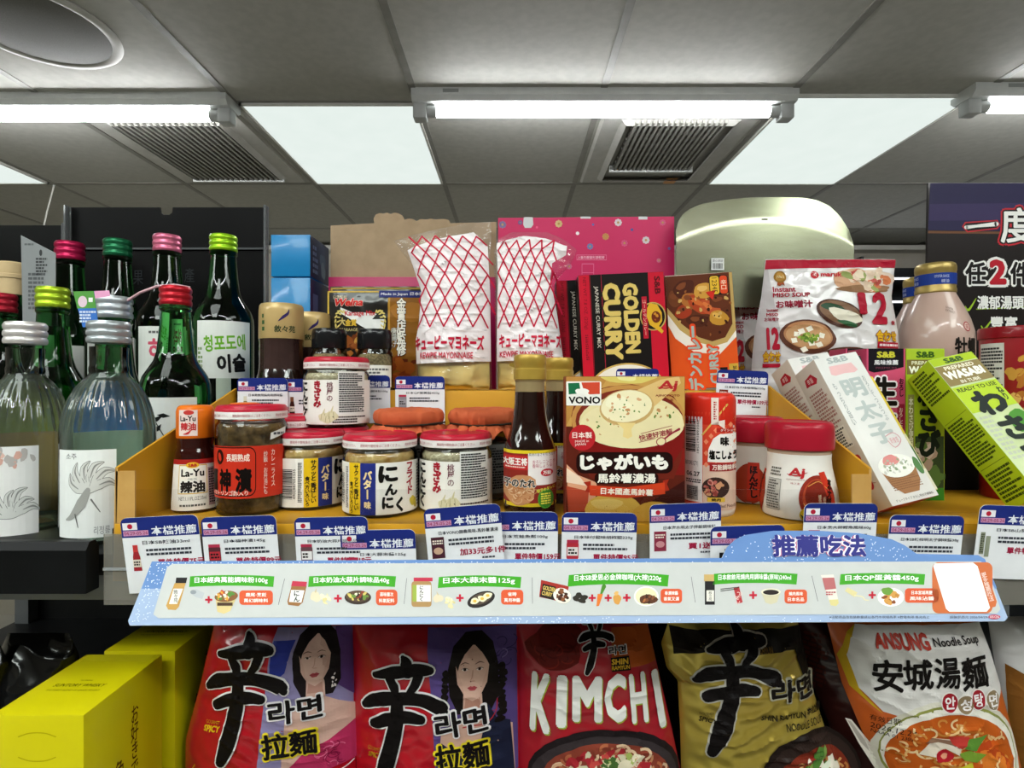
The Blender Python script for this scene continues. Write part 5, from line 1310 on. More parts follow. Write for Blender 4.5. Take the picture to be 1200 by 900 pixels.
cols = [388 + 420 * i / N_ for i in range(N_ + 1)]
for lev in [0, .3, .6, .8, .93, 1.0, 1.12, 1.3, 1.55, 1.8, 2.0]:
    row = []
    for x in cols:
        cr = max(crease(x), top_at(x)); y = 720 + (cr - 720) * min(lev, 1) + (top_at(x) - cr) * max(0, lev - 1)
        u, v = S.uv(x, y); yy = max(0, lev - 1) * (cr - top_at(x)) * .12 + 6 * ((x - 598) / 210) ** 2
        row.append((u, yy, v))
    rows.append(row)
b.grid(rows, foil, True, False); b.grid([[(x, y + 1.2, z) for x, y, z in r_] for r_ in rows], foil, True, False, flip=True)
b.build('foil_panel', t)
b = MB(); S.O = Vector((0, -.3, 0)); b.rect(S, 467, 605, 497, 633, M('#dfe0de', .5), 2); b.text(S, '愛心烘焙', 482, 611, 24, 6, '#333333', 3); b.bars(S, 470, 617, 494, 630, '#222222', 3, n=12); b.build('price_sticker', t)
b = MB(); b.rect(S, 585, 512, 600, 516, '#8f917f', 2); b.build('fold_tab', t)

# ---- blue boxes
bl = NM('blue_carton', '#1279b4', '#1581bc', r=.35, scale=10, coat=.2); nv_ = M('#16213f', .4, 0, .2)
Yb = .765
x0, x1 = xx(317.5, Yb) * 1000, xx(363.6, Yb) * 1000; cxm = (x0 + x1) / 2
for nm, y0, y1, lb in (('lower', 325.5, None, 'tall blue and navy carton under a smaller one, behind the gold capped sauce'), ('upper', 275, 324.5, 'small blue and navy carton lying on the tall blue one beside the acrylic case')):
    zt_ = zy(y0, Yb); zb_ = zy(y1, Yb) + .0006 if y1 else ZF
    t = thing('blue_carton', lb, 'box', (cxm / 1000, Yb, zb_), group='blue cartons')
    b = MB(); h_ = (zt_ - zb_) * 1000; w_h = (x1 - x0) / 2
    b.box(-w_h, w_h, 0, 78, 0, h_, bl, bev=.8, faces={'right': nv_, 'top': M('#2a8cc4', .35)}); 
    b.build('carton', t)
    b = MB(); S = Surf('plane', O=(w_h, 0, 0), U=(0, 1, 0), V=(0, 0, 1)); b.blob(S, 50, h_ * .55, 12, 10, '#3a4a5c', 1, 4); b.blob(S, 52, h_ * .3, 9, 12, '#54606a', 1.4, 9); b.micro(S, 10, 6, 30, h_ - 10, 5, '#4a5a80', 1); b.build('side_print', t)

# ---- gold capped barbecue sauces
goldc = NM('matte_gold_cap', '#b79a62', '#c2a66e', r=.4, metal=.25, scale=20, coat=.3)
def bbq(cx, Y, captop, capw, label):
    k = Y / F * 1000; r = capw / 2 * k; H = (zy(captop, Y) - ZF) * 1000
    t = thing('sauce_bottle', label, 'bottle', (xx(cx, Y), Y, ZF), group='gold capped barbecue sauce bottles')
    b = MB(); m1 = NM('brown_film', '#2a1a18', '#3b2724', r=.25, scale=25, coat=.5)
    b.lathe([(r * .98, 0), (r * 1.1, 3), (r * 1.12, 10), (r * 1.12, H - 92 * k), (r * 1.06, H - 84 * k), (r * .98, H - 76 * k)], soy_gl, 44, cap1=False); b.build('glass_body', t)
    b = MB(); b.lathe([(r * .985, H - 78 * k), (r * .965, H - 70 * k), (r * .955, H - 46 * k), (r * .975, H - 40 * k)], m1, 60, cap0=False, cap1=False, rfn=lambda th, z, q: q + .5 * math.cos(18 * th)); b.build('shrink_film', t)
    b = MB(); b.lathe([(r * .99, H - 41 * k), (r, H - 40 * k), (r * .985, H - 8 * k), (r * .96, H - 2.6 * k), (r * .9, H - .6 * k), (r * .8, H), (.01, H)], goldc, 48)
    S = Surf('cyl', R=r * .99 + .3); c = H - 22 * k
    b.stroke(S, [(-4, c + 0), (2, c + 5), (7, c + 9), (8.5, c + 14)], [.5, 3.4, 3.0, .4], '#31245c', 2); b.text(S, '敘々苑', 4, c - 8.5, 25, 8, '#233a22', 2, bold=.02); b.micro(S, -r * .95, c - 12, -r * .8, c + 10, 3, '#3a5a34', 2, seed=3)
    b.build('cap', t)
    return face_cam(t)
bbq(330, .648, 357, 54, 'barbecue sauce bottle with broad gold cap at the left end of the back row')
bbq(365, .706, 367, 46, 'second gold capped barbecue sauce bottle, half hidden behind the first')

# ---- black capped spice jars
pep = NM('mixed_spice', '#7a6a4c', '#b09a70', r=.6, scale=420, bump=.4)
for cx, Y, lb in ((386, .642, 'spice jar with black cap directly behind the stacked garlic jar'), (439, .650, 'spice jar with black cap and grey seasoning, right of the stacked garlic jar')):
    t = thing('spice_jar', lb, 'jar', (xx(cx, Y), Y, ZT), group='black capped spice jars'); R = 21.5
    b = MB(); b.lathe([(R * .9, 0), (R, 3), (R, 40), (R * .97, 44), (R * .9, 47), (R * .88, 50)], jar_gl, 44, cap1=False); b.build('glass_jar', t)
    b = MB(); b.lathe([(R * .84, 2), (R * .93, 4), (R * .93, 38), (R * .8, 42), (.01, 42)], pep, 40); b.build('contents', t)
    b = MB(); b.lathe([(R * .93, 48), (R * .96, 49), (R * .96, 64), (R * .94, 68), (R * .88, 70.5), (R * .8, 71), (.01, 71)], M('#17181a', .25, 0, .6), 72, rfn=lambda th, z, r: r + (.2 * math.cos(36 * th) if 50 < z < 64 else 0)); b.build('cap', t)
    b = MB(); S = Surf('cyl', R=R + .3); b.rect(S, -24, 4, 24, 29, paper, 0); b.micro(S, -18, 7, 18, 26, 5, '#6a6a6a', 1.5); b.build('label', t); face_cam(t)

# ---- karaage mix pouches
def welna(dx, dy, Y, label, sd):
    P = Pouch('flour_mix_pouch', label, 'pouch', 447 + dx, 457, Y, [(60 + dy * 5.6, 470 + dx * 5.6, 1140 + dx * 5.6), (700, 470 + dx * 5.6, 1150 + dx * 5.6)], (300, 330, 953/170), 4, z=ZT, wr=.7, seed=sd, group='black and gold karaage mix pouches')
    P.body(NM('black_foil_print', '#14110e', '#1c1814', r=.3, scale=20, coat=.4)); return P
P = welna(3, -5, .735, 'black and gold flour mix pouch standing a little higher behind its twin', 3)
b = MB(); S = P.S; b.rect(S, 492, 40, 1150, 52, '#a8873a', 1); b.rect(S, 492, 40, 504, 690, '#a8873a', 1); b.build('front_print', P.t)
P = welna(0, 0, .712, 'black and gold flour mix pouch with red wordmark in front of the magenta box', 5)
b = MB(); S = P.S; gd = '#c7a445'
b.rect(S, 470, 62, 1140, 72, gd, 1); b.rect(S, 470, 62, 482, 700, gd, 1)
b.text(S, '日清製粉', 556, 104, 88, 24, '#d9c9a8', 2); b.text(S, 'Welna', 615, 138, 196, 52, '#c92a26', 3, bold=.05, shear=.25, out=('#f0e6da', .03))
b.rect(S, 812, 62, 1140, 106, '#232c70', 2); b.text(S, 'Made in Japan 日本製', 965, 84, 280, 26, '#e6e4ee', 3, bold=.02)
b.rect(S, 872, 108, 1140, 700, '#b98a34', 1.5); b.rect(S, 886, 108, 1140, 700, '#8d5c1e', 1.8); b.blob(S, 1010, 200, 110, 70, '#a86f2a', 2, 3); b.text(S, '金賞店監修', 960, 300, 62, 380, '#f4efe2', 4, bold=.03, vert=True, out=('#1a120c', .04)); b.text(S, '唐揚げ', 912, 370, 38, 130, '#f4efe2', 4, vert=True, out=('#1a120c', .05)); b.bits(S, 960, 560, 90, 90, 14, (24, 44), ['#8d3f1a', '#a8581f', '#6a2c14'], 2.6, 4)
for sgn, cx in ((-1, 540), (1, 840)):
    for i in range(8):
        a = -1.2 + i * .42; x = cx + sgn * (34 * math.cos(a)) - sgn * 20; y = 265 - 74 * math.sin(a) * .95
        b.ell(S, x, y, 14, 6, '#d8c470', 3, 10, rot=sgn * (1.3 - a)); b.ell(S, x - sgn * 18, y + 4, 13, 5, '#d8c470', 3, 10, rot=sgn * (.4 - a))
b.shape(S, [(560, 172), (640, 205), (700, 205), (800, 215), (770, 250), (850, 250), (840, 320), (760, 330), (690, 290), (620, 245), (560, 210)], '#e6e6e4', 2.2); b.text(S, 'Karaage Mix', 690, 215, 200, 42, '#c8323c', 3.4, bold=.02); b.text(S, '大', 572, 265, 44, 54, '#c8b270', 3, bold=.04); b.text(S, '金賞', 630, 272, 76, 46, '#d9b23c', 3, bold=.04); b.text(S, 'KARAAGE', 620, 318, 110, 20, '#d9c88a', 3)
b.bits(S, 640, 440, 130, 90, 20, (22, 44), ['#8d4a1c', '#a8642a', '#c08a3c', '#6d3414'], 2.4, 6); b.build('front_print', P.t)

# ---- mayonnaise in clear outer bags
film = thin_glass('crinkled_film', '#fbfbfb', rough=.07, ior=1.38, haze=.03, hazecol='#e8e8ea')
cream = NM('mayonnaise', '#f8da82', '#fae296', r=.35, scale=20, coat=.4)
white_pr = M('#e9e2e4', .32, 0, .35)
FM = (455, 250, 1007/235)
def mayo(label, cx, rows, prow, netbox, txt, sub, Y, seed):
    P = Pouch('mayonnaise_pack', label, 'mayonnaise', cx, 457, Y, rows, FM, 26, z=ZT, wr=1.9, wl=17, seed=seed, top=.75, bot=.04, pw=2.6, back=.5, group='mayonnaise packs with red net print')
    b = P.skin(film); c = P.skin(film, False); n = len(b.v); b.v += c.v; b.f += [tuple(i + n for i in f) for f in c.f]; b.mi += c.mi; b.sm += c.sm; b.build('outer_bag', P.t)
    # bottle inside
    S = P.S; b = MB(); k = S.kx; rr_ = []
    H = P.v1 - P.v0
    for f, ww, dd in ((.004, .93, .55), (.03, .95, .78), (.3, .95, .8), (.45, .9, .74), (.60, .74, .6), (.72, .5, .4), (.80, .26, .25), (.9, .22, .2)):
        z = f * H; l_, r_ = P.edge(z); w = (r_ - l_) / 2; c0 = (l_ + r_) / 2; row = []
        for i in range(44):
            a = 6.28318 * i / 44; u = c0 + w * ww * math.copysign(abs(math.cos(a)) ** .8, math.cos(a)); hh = P.h(u, max(z, 8))
            row.append((u, -dd * hh * abs(math.sin(a)) ** .7 if math.sin(a) < 0 else .3 * hh * math.sin(a) ** .7, z))
        rr_.append(row)
    b.grid(rr_, cream, True, True); b.face(rr_[-1], cream); b.face(rr_[0][::-1], cream); b.build('mayonnaise_bottle', P.t)
    b = MB(); b.shape(S, prow, white_pr, .8)
    red = '#c2173a'
    y_nodes, xl, xr, ncol = netbox
    def node(i, j):
        y = y_nodes[j]; f = (i + (.5 if j % 2 else 0)) / ncol
        a, c = xl(y), xr(y); return (a + (c - a) * f, y)
    for j in range(len(y_nodes) - 1):
        for i in range(ncol + 1):
            p = node(i, j)
            for di in ((0, -1) if j % 2 == 0 else (0, 1)):
                ii = i + di
                if ii < 0 or ii > ncol - (1 if (j + 1) % 2 else 0): continue
                q = node(ii, j + 1); b.stroke(S, [p, q], 7.4, red, 2, smooth=0)
    b.text(S, 'キューピーマヨネーズ', *txt, m=red, L=4, bold=.04); b.text(S, 'KEWPIE MAYONNAISE', *sub, m=red, L=4, bold=.016)
    b.build('bag_print', P.t)
mayo('left mayonnaise pack in a clear bag flaring at the top, red net print', 521,
     [(45, 440, 516), (70, 300, 516), (110, 120, 516), (140, 26, 516), (260, 118, 515), (380, 160, 512), (560, 150, 514), (640, 137, 516), (880, 140, 520)],
     [(100, 190), (240, 140), (430, 100), (500, 170), (512, 400), (516, 745), (145, 758), (140, 640), (155, 560), (170, 400)],
     ([578, 508, 438, 375, 312, 258, 205, 165, 122], lambda y: 150 - 45 * max(0, (330 - y) / 210) + 10 * max(0, 1 - abs(y - 380) / 150), lambda y: 502 - 60 * max(0, (330 - y) / 210) ** 1.5, 5),
     (312, 655, 346, 74), (301, 718, 262, 32), .668, 2)
mayo('right mayonnaise pack in a clear bag twisted over to the right at the top', 616,
     [(95, 620, 800), (130, 550, 880), (185, 530, 950), (260, 530, 915), (335, 532, 845), (520, 536, 850), (740, 540, 880), (880, 540, 886)],
     [(545, 150), (680, 118), (790, 130), (895, 170), (890, 215), (820, 260), (810, 340), (850, 520), (880, 745), (545, 745), (548, 500), (552, 330)],
     ([578, 508, 438, 370, 305, 245, 190, 140], lambda y: 552, lambda y: 845 - 40 * max(0, (400 - y) / 200) + 70 * max(0, (210 - y) / 70), 5),
     (713, 645, 310, 72), (692, 712, 262, 30), .672, 9)

# ---- curry roux cartons
FC = (650, 300, 5.0)
def curry_base(name, label, px, Y, w, h, d, roll, group, side):
    loc = Vector((xx(px, Y), Y, ZT)); rot = (-math.radians(2), math.radians(roll), 0)
    t = thing(name, label, 'box', loc, rot, group)
    b = MB(); b.box(0, w, 0, d, 0, h, side, bev=.5, faces={'top': M('#8d1420', .4, 0, .3), 'right': M('#8d1420', .4, 0, .3)}); b.build('carton', t)
    return t, loc, rot
def golden(label, px, Y, full=True):
    t, loc, rot = curry_base('curry_carton', label, px, Y, 102, 137, 27, -2.6, 'golden curry cartons', M('#16100f', .35, 0, .4))
    f0 = FC if full else (FC[0] - (684 - px) * 1.0 - 4, FC[1] + 8, FC[2])
    S = raysurf(loc, rot, x0=f0[0], y0=f0[1], sc=f0[2]); s_ = Surf('plane')
    if not full: S = raysurf(loc, rot, x0=650 - 25.5, y0=300 + 8, sc=5.0 / (.655 / Y))
    b = MB(); R_ = '#c3162e'
    b.rect(s_, .4, .4, 101.6, 136.6, '#15100e', .6)
    b.put(s_, [[(.4, .4), (13, .4), (13, 136.6), (.4, 136.6)]], R_, 1); b.put(s_, [[(83, .4), (101.6, .4), (101.6, 136.6), (83, 136.6)]], R_, 1)
    b.rect(s_, 13.6, .4, 14.2, 136.6, '#8d1626', 1.2); b.rect(s_, 27, 20, 27.6, 136.6, '#a82038', 1.2)
    b.text(s_, 'NET WT. 7.8 OZ. (220g)', 6.6, 103, 62, 5, '#6a0f1a', 2, rot=90); b.micro(s_, 5, 35, 8.5, 66, 12, '#7a1420', 2)
    b.text(s_, 'JAPANESE CURRY MIX', 20.5, 86, 74, 5.6, '#c9c2b4', 2, rot=90, bold=.01)
    b.text(s_, 'CURRY', 38.5, 80, 92, 21, '#d8bd68', 3, rot=90, bold=.06, out=('#2a2014', .05)); b.text(s_, 'GOLDEN', 61, 83, 84, 18.5, '#d8bd68', 3, rot=90, bold=.06, out=('#2a2014', .05))
    b.ell(s_, 86.5, 84, 15.5, 17, '#b9a25a', 1.6); b.ell(s_, 86.5, 84, 14, 15.5, '#15100e', 1.8); b.rect(s_, 74, 58, 80, 108, '#b5182e', 2.4); b.text(s_, 'ゴールデンカレー', 77, 83, 42, 4, '#e6c8b0', 3, rot=90)
    b.shape(s_, [(80, 94), (83, 100), (92, 98), (97, 88), (97, 78), (93, 72), (98, 66), (96, 63), (89, 69), (82, 74), (79, 84)], '#d9a92a', 3); b.ell(s_, 90, 83, 5.5, 7, '#6a2a14', 3.4); b.bits(s_, 90, 83, 3.5, 5, 6, (1, 2), ['#a85a20', '#c8862c', '#3a160a'], 3.6, 4)
    b.text(s_, 'S&B', 93.5, 121, 22, 7, '#5a0c14', 3, rot=90, bold=.04)
    b.shape(s_, ell(52, 2, 48, 32, 40), '#c9b27a', 2) if False else None
    pl = [(52 + 46 * math.cos(a), max(.4, -4 + 34 * math.sin(a))) for a in [math.pi * i / 24 for i in range(25)]]; b.shape(s_, pl, '#c9a85a', 2.1); pl = [(52 + 44.5 * math.cos(a), max(.4, -5 + 33 * math.sin(a))) for a in [math.pi * i / 24 for i in range(25)]]; b.shape(s_, pl, '#e8e2d8', 2.3)
    pl = [(56 + 30 * math.cos(a), max(.4, -4 + 20 * math.sin(a))) for a in [math.pi * i / 24 for i in range(25)]]; b.shape(s_, pl, '#6a2c1c', 2.6); b.bits(s_, 56, 6, 24, 6, 16, (2, 5), ['#8a4a24', '#4a1c10', '#b5702c'], 2.8, 3)
    b.build('front_print', t); return t
golden('red and black golden curry carton facing front beside the right mayonnaise', 684, .655)
golden('second golden curry carton, only its left strip showing behind the front one', 657.5, .690, False)
t, loc, rot = curry_base('curry_carton', 'curry carton with a large stew photo and orange lettering, right of the black one', 788, .668, 82, 139, 27, -3.4, 'golden curry cartons', M('#8d3a14', .35, 0, .4))
t['group'] = 'curry roux cartons'
b = MB(); s_ = Surf('plane'); b.rect(s_, .4, .4, 81.6, 138.6, '#d9531c', .6)
b.put(s_, [[(.4, 138.6), (81.6, 138.6), (81.6, 60), (60, 40), (30, 44), (8, 62), (.4, 78)]], '#e8e0d4', 1)
b.shape(s_, [(.4, 138), (81.6, 138.6), (81.6, 68), (70, 54), (54, 50), (34, 56), (14, 72), (.4, 92)], '#b99a5a', 1.2)
b.shape(s_, [(.4, 138), (78, 138.6), (78, 76), (68, 60), (52, 56), (36, 62), (16, 80), (.4, 100)], '#5a2a14', 1.5)
for x, y, rx, ry, c, a in ((47, 118, 13, 10, '#c9923a', .2), (22, 122, 14, 10, '#4a1f10', .4), (40, 102, 16, 10, '#a83f1c', -.5), (52, 97, 14, 8, '#b8502a', -.6), (28, 108, 10, 9, '#a8642a', 0), (64, 104, 12, 9, '#5e2c16', .2), (62, 84, 12, 9, '#c08a30', -.4), (20, 94, 11, 8, '#9a3418', .3), (36, 82, 13, 8, '#4a2010', 0), (68, 122, 10, 8, '#6a3318', 0), (10, 110, 8, 10, '#6e3a1c', 0)): b.blob(s_, x, y, rx, ry, c, 2 + x * .01, x, 16, .12, a); b.blob(s_, x - rx * .2, y + ry * .3, rx * .5, ry * .35, {'#c9923a': '#dcb060', '#a83f1c': '#c8642c', '#b8502a': '#d07038', '#c08a30': '#d8aa54'}.get(c, '#7a4020'), 3 + x * .01, x + 1, 12, .2, a)
b.bits(s_, 42, 96, 38, 36, 40, (1, 3), ['#3a160a', '#8a5024', '#c8a05a'], 4, 7)
b.put(s_, [rr(53, 112, 76, 136, 4)], '#1c1510', 5); b.put(s_, [rr(54, 113, 65, 135, 3)], '#dcb030', 5.4); b.put(s_, [rr(66, 113, 75, 135, 3)], '#d9461c', 5.4); b.text(s_, '12345', 59.5, 124, 18, 6, '#1c1510', 6, rot=90); b.text(s_, '辛口', 70.5, 124, 7, 12, '#f0dcc0', 6, vert=True); b.shape(s_, [(48, 116), (60, 118), (56, 106)], '#c8281c', 6)
b.text(s_, 'デンカレー', 29, 37, 84, 24, '#e2451a', 4.6, rot=-90, bold=.13); b.text(s_, 'デンカレー', 29, 37, 78, 18, '#9fb0a8', 6, rot=-90, bold=.045); b.text(s_, 'CURRY', 52, 28, 52, 16, '#e2451a', 4.6, rot=-90, bold=.13); b.text(s_, 'CURRY', 52, 28, 46, 11.5, '#9fb0a8', 6, rot=-90, bold=.04)
b.rect(s_, 58, .4, 68, 24, '#1c1510', 4); b.rect(s_, 70, .4, 81, 28, '#c9a23c', 4); b.text(s_, '220g', 76, 16, 18, 6, '#2a2014', 5, rot=-90)
b.build('front_print', t)
# ================================================================ RIGHT SIDE
ZP = 1.5195
mbag = NM('white_film_bag', '#c9c4c4', '#d8d3d3', r=.22, scale=12, coat=.5)
FK = (860, 290, 1200/210)
def miso(label, dx, dy, Y, cx, seed):
    P = Pouch('soup_bag', label, 'soup bag', cx, 470, Y, [(80 + dy, 212 + dx, 1085 + dx), (150 + dy, 205 + dx, 1075 + dx), (330 + dy, 185 + dx, 1056 + dx), (560 + dy, 140 + dx, 1098 + dx), (800 + dy, 118 + dx, 1118 + dx), (1090, 118 + dx, 1118 + dx)], FK, 24, z=ZP, wr=1.5, wl=24, seed=seed, top=.55, bot=.2, group='instant miso soup bags')
    P.body(mbag); S = P.S; S.x0 += dx / S.sc; S.y0 += dy / S.sc
    b = MB(); red = '#a3142c'
    b.put(S, [[(214, 84), (1083, 82), (1076, 138), (206, 148)]], red, 1); b.stroke(S, [(210, 160), (1070, 190)], 2, '#b9b4b4', 1, smooth=0)
    b.ell(S, 295, 202, 38, 40, '#8d6422', 2); b.ell(S, 295, 202, 28, 30, '#a97c34', 2.4); b.text(S, 'No.1', 295, 202, 40, 20, '#f0e0b0', 3); b.shape(S, [(278, 238), (312, 238), (320, 264), (302, 254), (290, 266), (272, 258)], '#9a4a24', 1.8)
    b.ell(S, 516, 192, 26, 26, '#b8232e', 2); b.noodles(S, 516, 192, 14, 14, 8, (6, 12), 2.4, ['#e8d0d0'], 2.4, 3); b.text(S, 'marukome', 673, 188, 236, 34, '#b8232e', 2, bold=.04, shear=.15)
    b.text(S, 'Instant', 315, 287, 138, 38, '#9e1f34', 2, bold=.03); b.text(S, 'MISO SOUP', 358, 326, 226, 30, '#a3142c', 2, bold=.03); b.text(S, 'お味噌汁', 370, 388, 220, 52, '#8d1f34', 2, bold=.04)
    b.blob(S, 790, 220, 150, 75, '#c89a78', 1.6, 4); b.blob(S, 930, 215, 130, 62, '#d8c4b4', 1.8, 7); b.bits(S, 860, 215, 170, 62, 22, (22, 44), ['#d8bfa8', '#c8744a', '#e0cdb4', '#b8544a', '#8f9a5a'], 2, 9); b.blob(S, 850, 285, 200, 26, '#8f6a4c', 1.7, 5)
    b.ell(S, 655, 455, 158, 90, '#4a2c22', 2, rot=.32); b.ell(S, 655, 448, 138, 74, '#7a5a44', 2.3, rot=.32); b.blob(S, 690, 470, 105, 46, '#ddd6c4', 2.8, 3, rot=.3); b.blob(S, 620, 420, 80, 30, '#2c4a34', 2.6, 8, rot=.3); b.blob(S, 700, 520, 70, 16, '#2f5a38', 3.2, 5, rot=.3)
    b.ell(S, 440, 605, 172, 112, '#5a3426', 3.2, rot=.1); b.ell(S, 442, 596, 150, 92, '#a8754e', 3.5, rot=.1); b.ell(S, 442, 602, 138, 80, '#b98c62', 3.7, rot=.1)
    rnd = random.Random(seed)
    for x, y in ((400, 570), (450, 555), (350, 630), (500, 660), (410, 690), (455, 650), (520, 600), (480, 620), (370, 590)):
        a = rnd.uniform(-.5, .5); b.shape(S, [(x + 26 * math.cos(a + j * 1.571 + .7), y + 22 * math.sin(a + j * 1.571 + .7)) for j in range(4)], '#ece6d6', 4)
    b.bits(S, 440, 608, 62, 32, 24, (8, 16), ['#7a9a34', '#9ab84a', '#5c7a2c', '#c9d070'], 4.4, 4)
    b.ell(S, 690, 720, 160, 46, '#5a3426', 2.6); b.ell(S, 690, 724, 138, 34, '#9a6e4a', 2.8)
    b.text(S, '1', 812, 385, 60, 150, red, 3, bold=.06); b.text(S, '2', 938, 415, 120, 218, red, 3, bold=.05, shear=.1); b.text(S, '食', 1042, 508, 40, 32, red, 3, bold=.03)
    b.text(S, '合わせ', 975, 600, 176, 76, '#d8a81e', 3, bold=.05, out=('#8d1424', .05)); b.rect(S, 892, 640, 1080, 680, red, 3); b.micro(S, 905, 648, 1070, 672, 1, '#f0d8dc', 4)
    # side fold, narrower and printed too
    b.put(S, [[(206, 150), (226, 150), (276, 560), (276, 812), (120, 812), (142, 560), (186, 330)]], '#b9b3b4', .8)
    b.text(S, 'Instant', 240, 425, 66, 22, '#9e1f34', 2, bold=.03); b.text(S, 'MISO', 238, 455, 70, 22, '#a3142c', 2, bold=.03); b.text(S, 'お味噌汁', 232, 487, 84, 28, '#8d1f34', 2, bold=.03); b.text(S, '12', 232, 615, 74, 150, red, 3, bold=.06); b.text(S, '合わせ', 222, 735, 96, 74, '#c89a1c', 3, bold=.05, out=('#8d1424', .05)); b.rect(S, 172, 780, 272, 806, red, 3)
    b.build('front_print', P.t)
miso('white instant miso soup bag with red top band, in front', 0, 0, .715, 968, 4)
miso('second miso soup bag peeking out left, behind the front one', -229, 80, .775, 931, 7)

# ---- oyster sauce
pinkb = NM('pale_rose_sauce', '#b99c90', '#c2a69a', r=.3, scale=8, coat=.5); goldo = NM('gold_metal_cap', '#9c8446', '#ac9454', r=.35, metal=.5, scale=25)
def oyster(cx, Y, captop, capw, label):
    k = Y / F * 1000; r = capw / 2 * k; H = (zy(captop, Y) - ZP) * 1000; q = capw / 50.0 * k
    t = thing('oyster_sauce_bottle', label, 'bottle', (xx(cx, Y), Y, ZP), group='oyster sauce bottles with gold caps')
    prof = [(40 * q, 0), (45 * q, 3), (46.5 * q, 9), (46.5 * q, H - 92 * q), (45.5 * q, H - 80 * q), (41 * q, H - 66 * q), (35 * q, H - 54 * q), (29 * q, H - 44 * q), (25 * q, H - 37 * q), (23.5 * q, H - 33 * q)]
    b = MB(); b.lathe(prof, pinkb, 52); b.build('body', t)
    b = MB(); b.lathe([(24.5 * q, H - 35 * q), (25.3 * q, H - 34 * q), (25.3 * q, H - 30 * q), (24.6 * q, H - 29 * q), (24.8 * q, H - 10 * q), (25.3 * q, H - 9 * q), (25.3 * q, H - 4 * q), (24 * q, H - 1.2 * q), (22 * q, H), (.01, H)], goldo, 52)
    S = Surf('cyl', R=25.2 * q); 
    for a in range(4):
        S.rot = a * 1.5708; b.rect(S, -20 * q, H - 26 * q, 20.5 * q, H - 13 * q, '#203a8c', .5); b.text(S, 'OYSTER SAUCE', 8 * q, H - 17 * q, 18 * q, 3 * q, '#c8d0e8', 1.5); b.text(S, '蠔油', 12 * q, H - 22.5 * q, 10 * q, 4 * q, '#c8d0e8', 1.5)
    b.build('cap', t)
    pf = lambda z: next((r0 + (r1 - r0) * (z - z0_) / (z1_ - z0_) for (r0, z0_), (r1, z1_) in zip(prof, prof[1:]) if z0_ <= z <= z1_ and z1_ > z0_), prof[-1][0]) + .3
    S = Surf('cyl', R=46 * q, prof=pf, dv=3); b = MB()
    b.ell(S, 42 * q, H - 76 * q, 5.6 * q, 5.6 * q, '#a03040', 1); b.ell(S, 42 * q, H - 76 * q, 4.4 * q, 4.4 * q, '#d0b4a8', 1.5); b.text(S, '高', 42 * q, H - 76 * q, 6 * q, 6 * q, '#a03040', 2)
    b.text(S, '牡蠣', 40 * q, H - 98 * q, 36 * q, 20 * q, '#1c1714', 2, bold=.04); b.text(S, '醬油', 48 * q, H - 122 * q, 36 * q, 20 * q, '#1c1714', 2, bold=.04); b.text(S, 'OYSTER\nEXTRACT', 22 * q, H - 57 * q, 14 * q, 6 * q, '#5a4a44', 2, rot=16)
    b.build('printed_label', t); return face_cam(t)
oyster(1096, .725, 310, 50, 'pale rose oyster sauce bottle with gold and blue cap before the dark poster')
oyster(1079, .835, 326, 43, 'second oyster sauce bottle, its gold cap peeking out left behind the first')

# ---- dark promotion poster
loc = at(1205, 455, .905); loc.z = ZP; t = thing('promotion_poster', 'dark purple and brown promotion poster with white brush lettering, cut by the right edge', 'poster', loc)
FQ = (1000, 200, 818/200); S = raysurf(loc, (0, 0, 0), x0=FQ[0], y0=FQ[1], sc=FQ[2])
l = S.uv(360, 500)[0]; r = S.uv(1350, 500)[0]; tp = S.uv(600, 58)[1]
b = MB(); b.prism([(l - 6, 0), (r, 0), (r, tp), (l, tp)], M('#241f1e', .3, 0, .3), (0, 0, 0), (1, 0, 0), (0, 0, 1), 4)
b.put(S, [[(369, 60), (1345, 60), (1345, 300), (358, 285)]], '#2c2848', 1); b.put(S, [[(366, 160), (1345, 150), (1345, 230), (362, 240)]], '#3a3156', 1.2); b.put(S, [[(358, 288), (1345, 300), (1345, 310), (357, 300)]], '#6e4a34', 1.5)
b.shape(S, [(520, 268), (535, 246), (690, 236), (705, 262), (690, 280), (545, 296)], '#b52c36', 2, ) ; b.shape(S, [(528, 266), (540, 252), (686, 242), (698, 262), (686, 274), (548, 290)], '#231c1c', 2.4); b.stroke(S, [(540, 272), (590, 266), (685, 256)], [18, 13, 22], '#eceae6', 3)
for nd_, (c_, bo, l_) in enumerate((('#b52c36', .10, 2.2), ('#231c1c', .065, 2.6), ('#eceae6', .02, 3.4))): b.text(S, '度', 790, 262, 170 + (2 - nd_) * 16, 170 + (2 - nd_) * 16, c_, l_, bold=bo)
b.text(S, '任', 585, 492, 120, 130, '#eceae6', 2.5, bold=.09); b.text(S, '任', 585, 492, 100, 112, '#1c1817', 3.4, bold=.035)
b.text(S, '2', 692, 486, 112, 148, '#eceae6', 2.6, bold=.10); b.text(S, '2', 692, 486, 84, 122, '#b5202e', 3.6, bold=.05)
b.text(S, '件', 800, 492, 120, 130, '#eceae6', 2.5, bold=.09); b.text(S, '件', 800, 492, 100, 112, '#1c1817', 3.4, bold=.035); b.text(S, '折扣', 960, 492, 190, 120, '#eceae6', 2.5, bold=.04) if False else None
b.text(S, '濃郁湯頭', 705, 632, 225, 66, '#eceae6', 3, bold=.03); b.stroke(S, [(590, 664), (820, 654)], 5, '#8fae2c', 2.6, smooth=0); b.stroke(S, [(536, 650), (552, 668), (588, 612)], [4, 12, 3], '#9cc030', 3)
b.text(S, '豐富', 720, 728, 130, 60, '#eceae6', 3, bold=.03); b.stroke(S, [(612, 744), (628, 760), (664, 712)], [4, 12, 3], '#9cc030', 3)
b.build('printed_board', t)

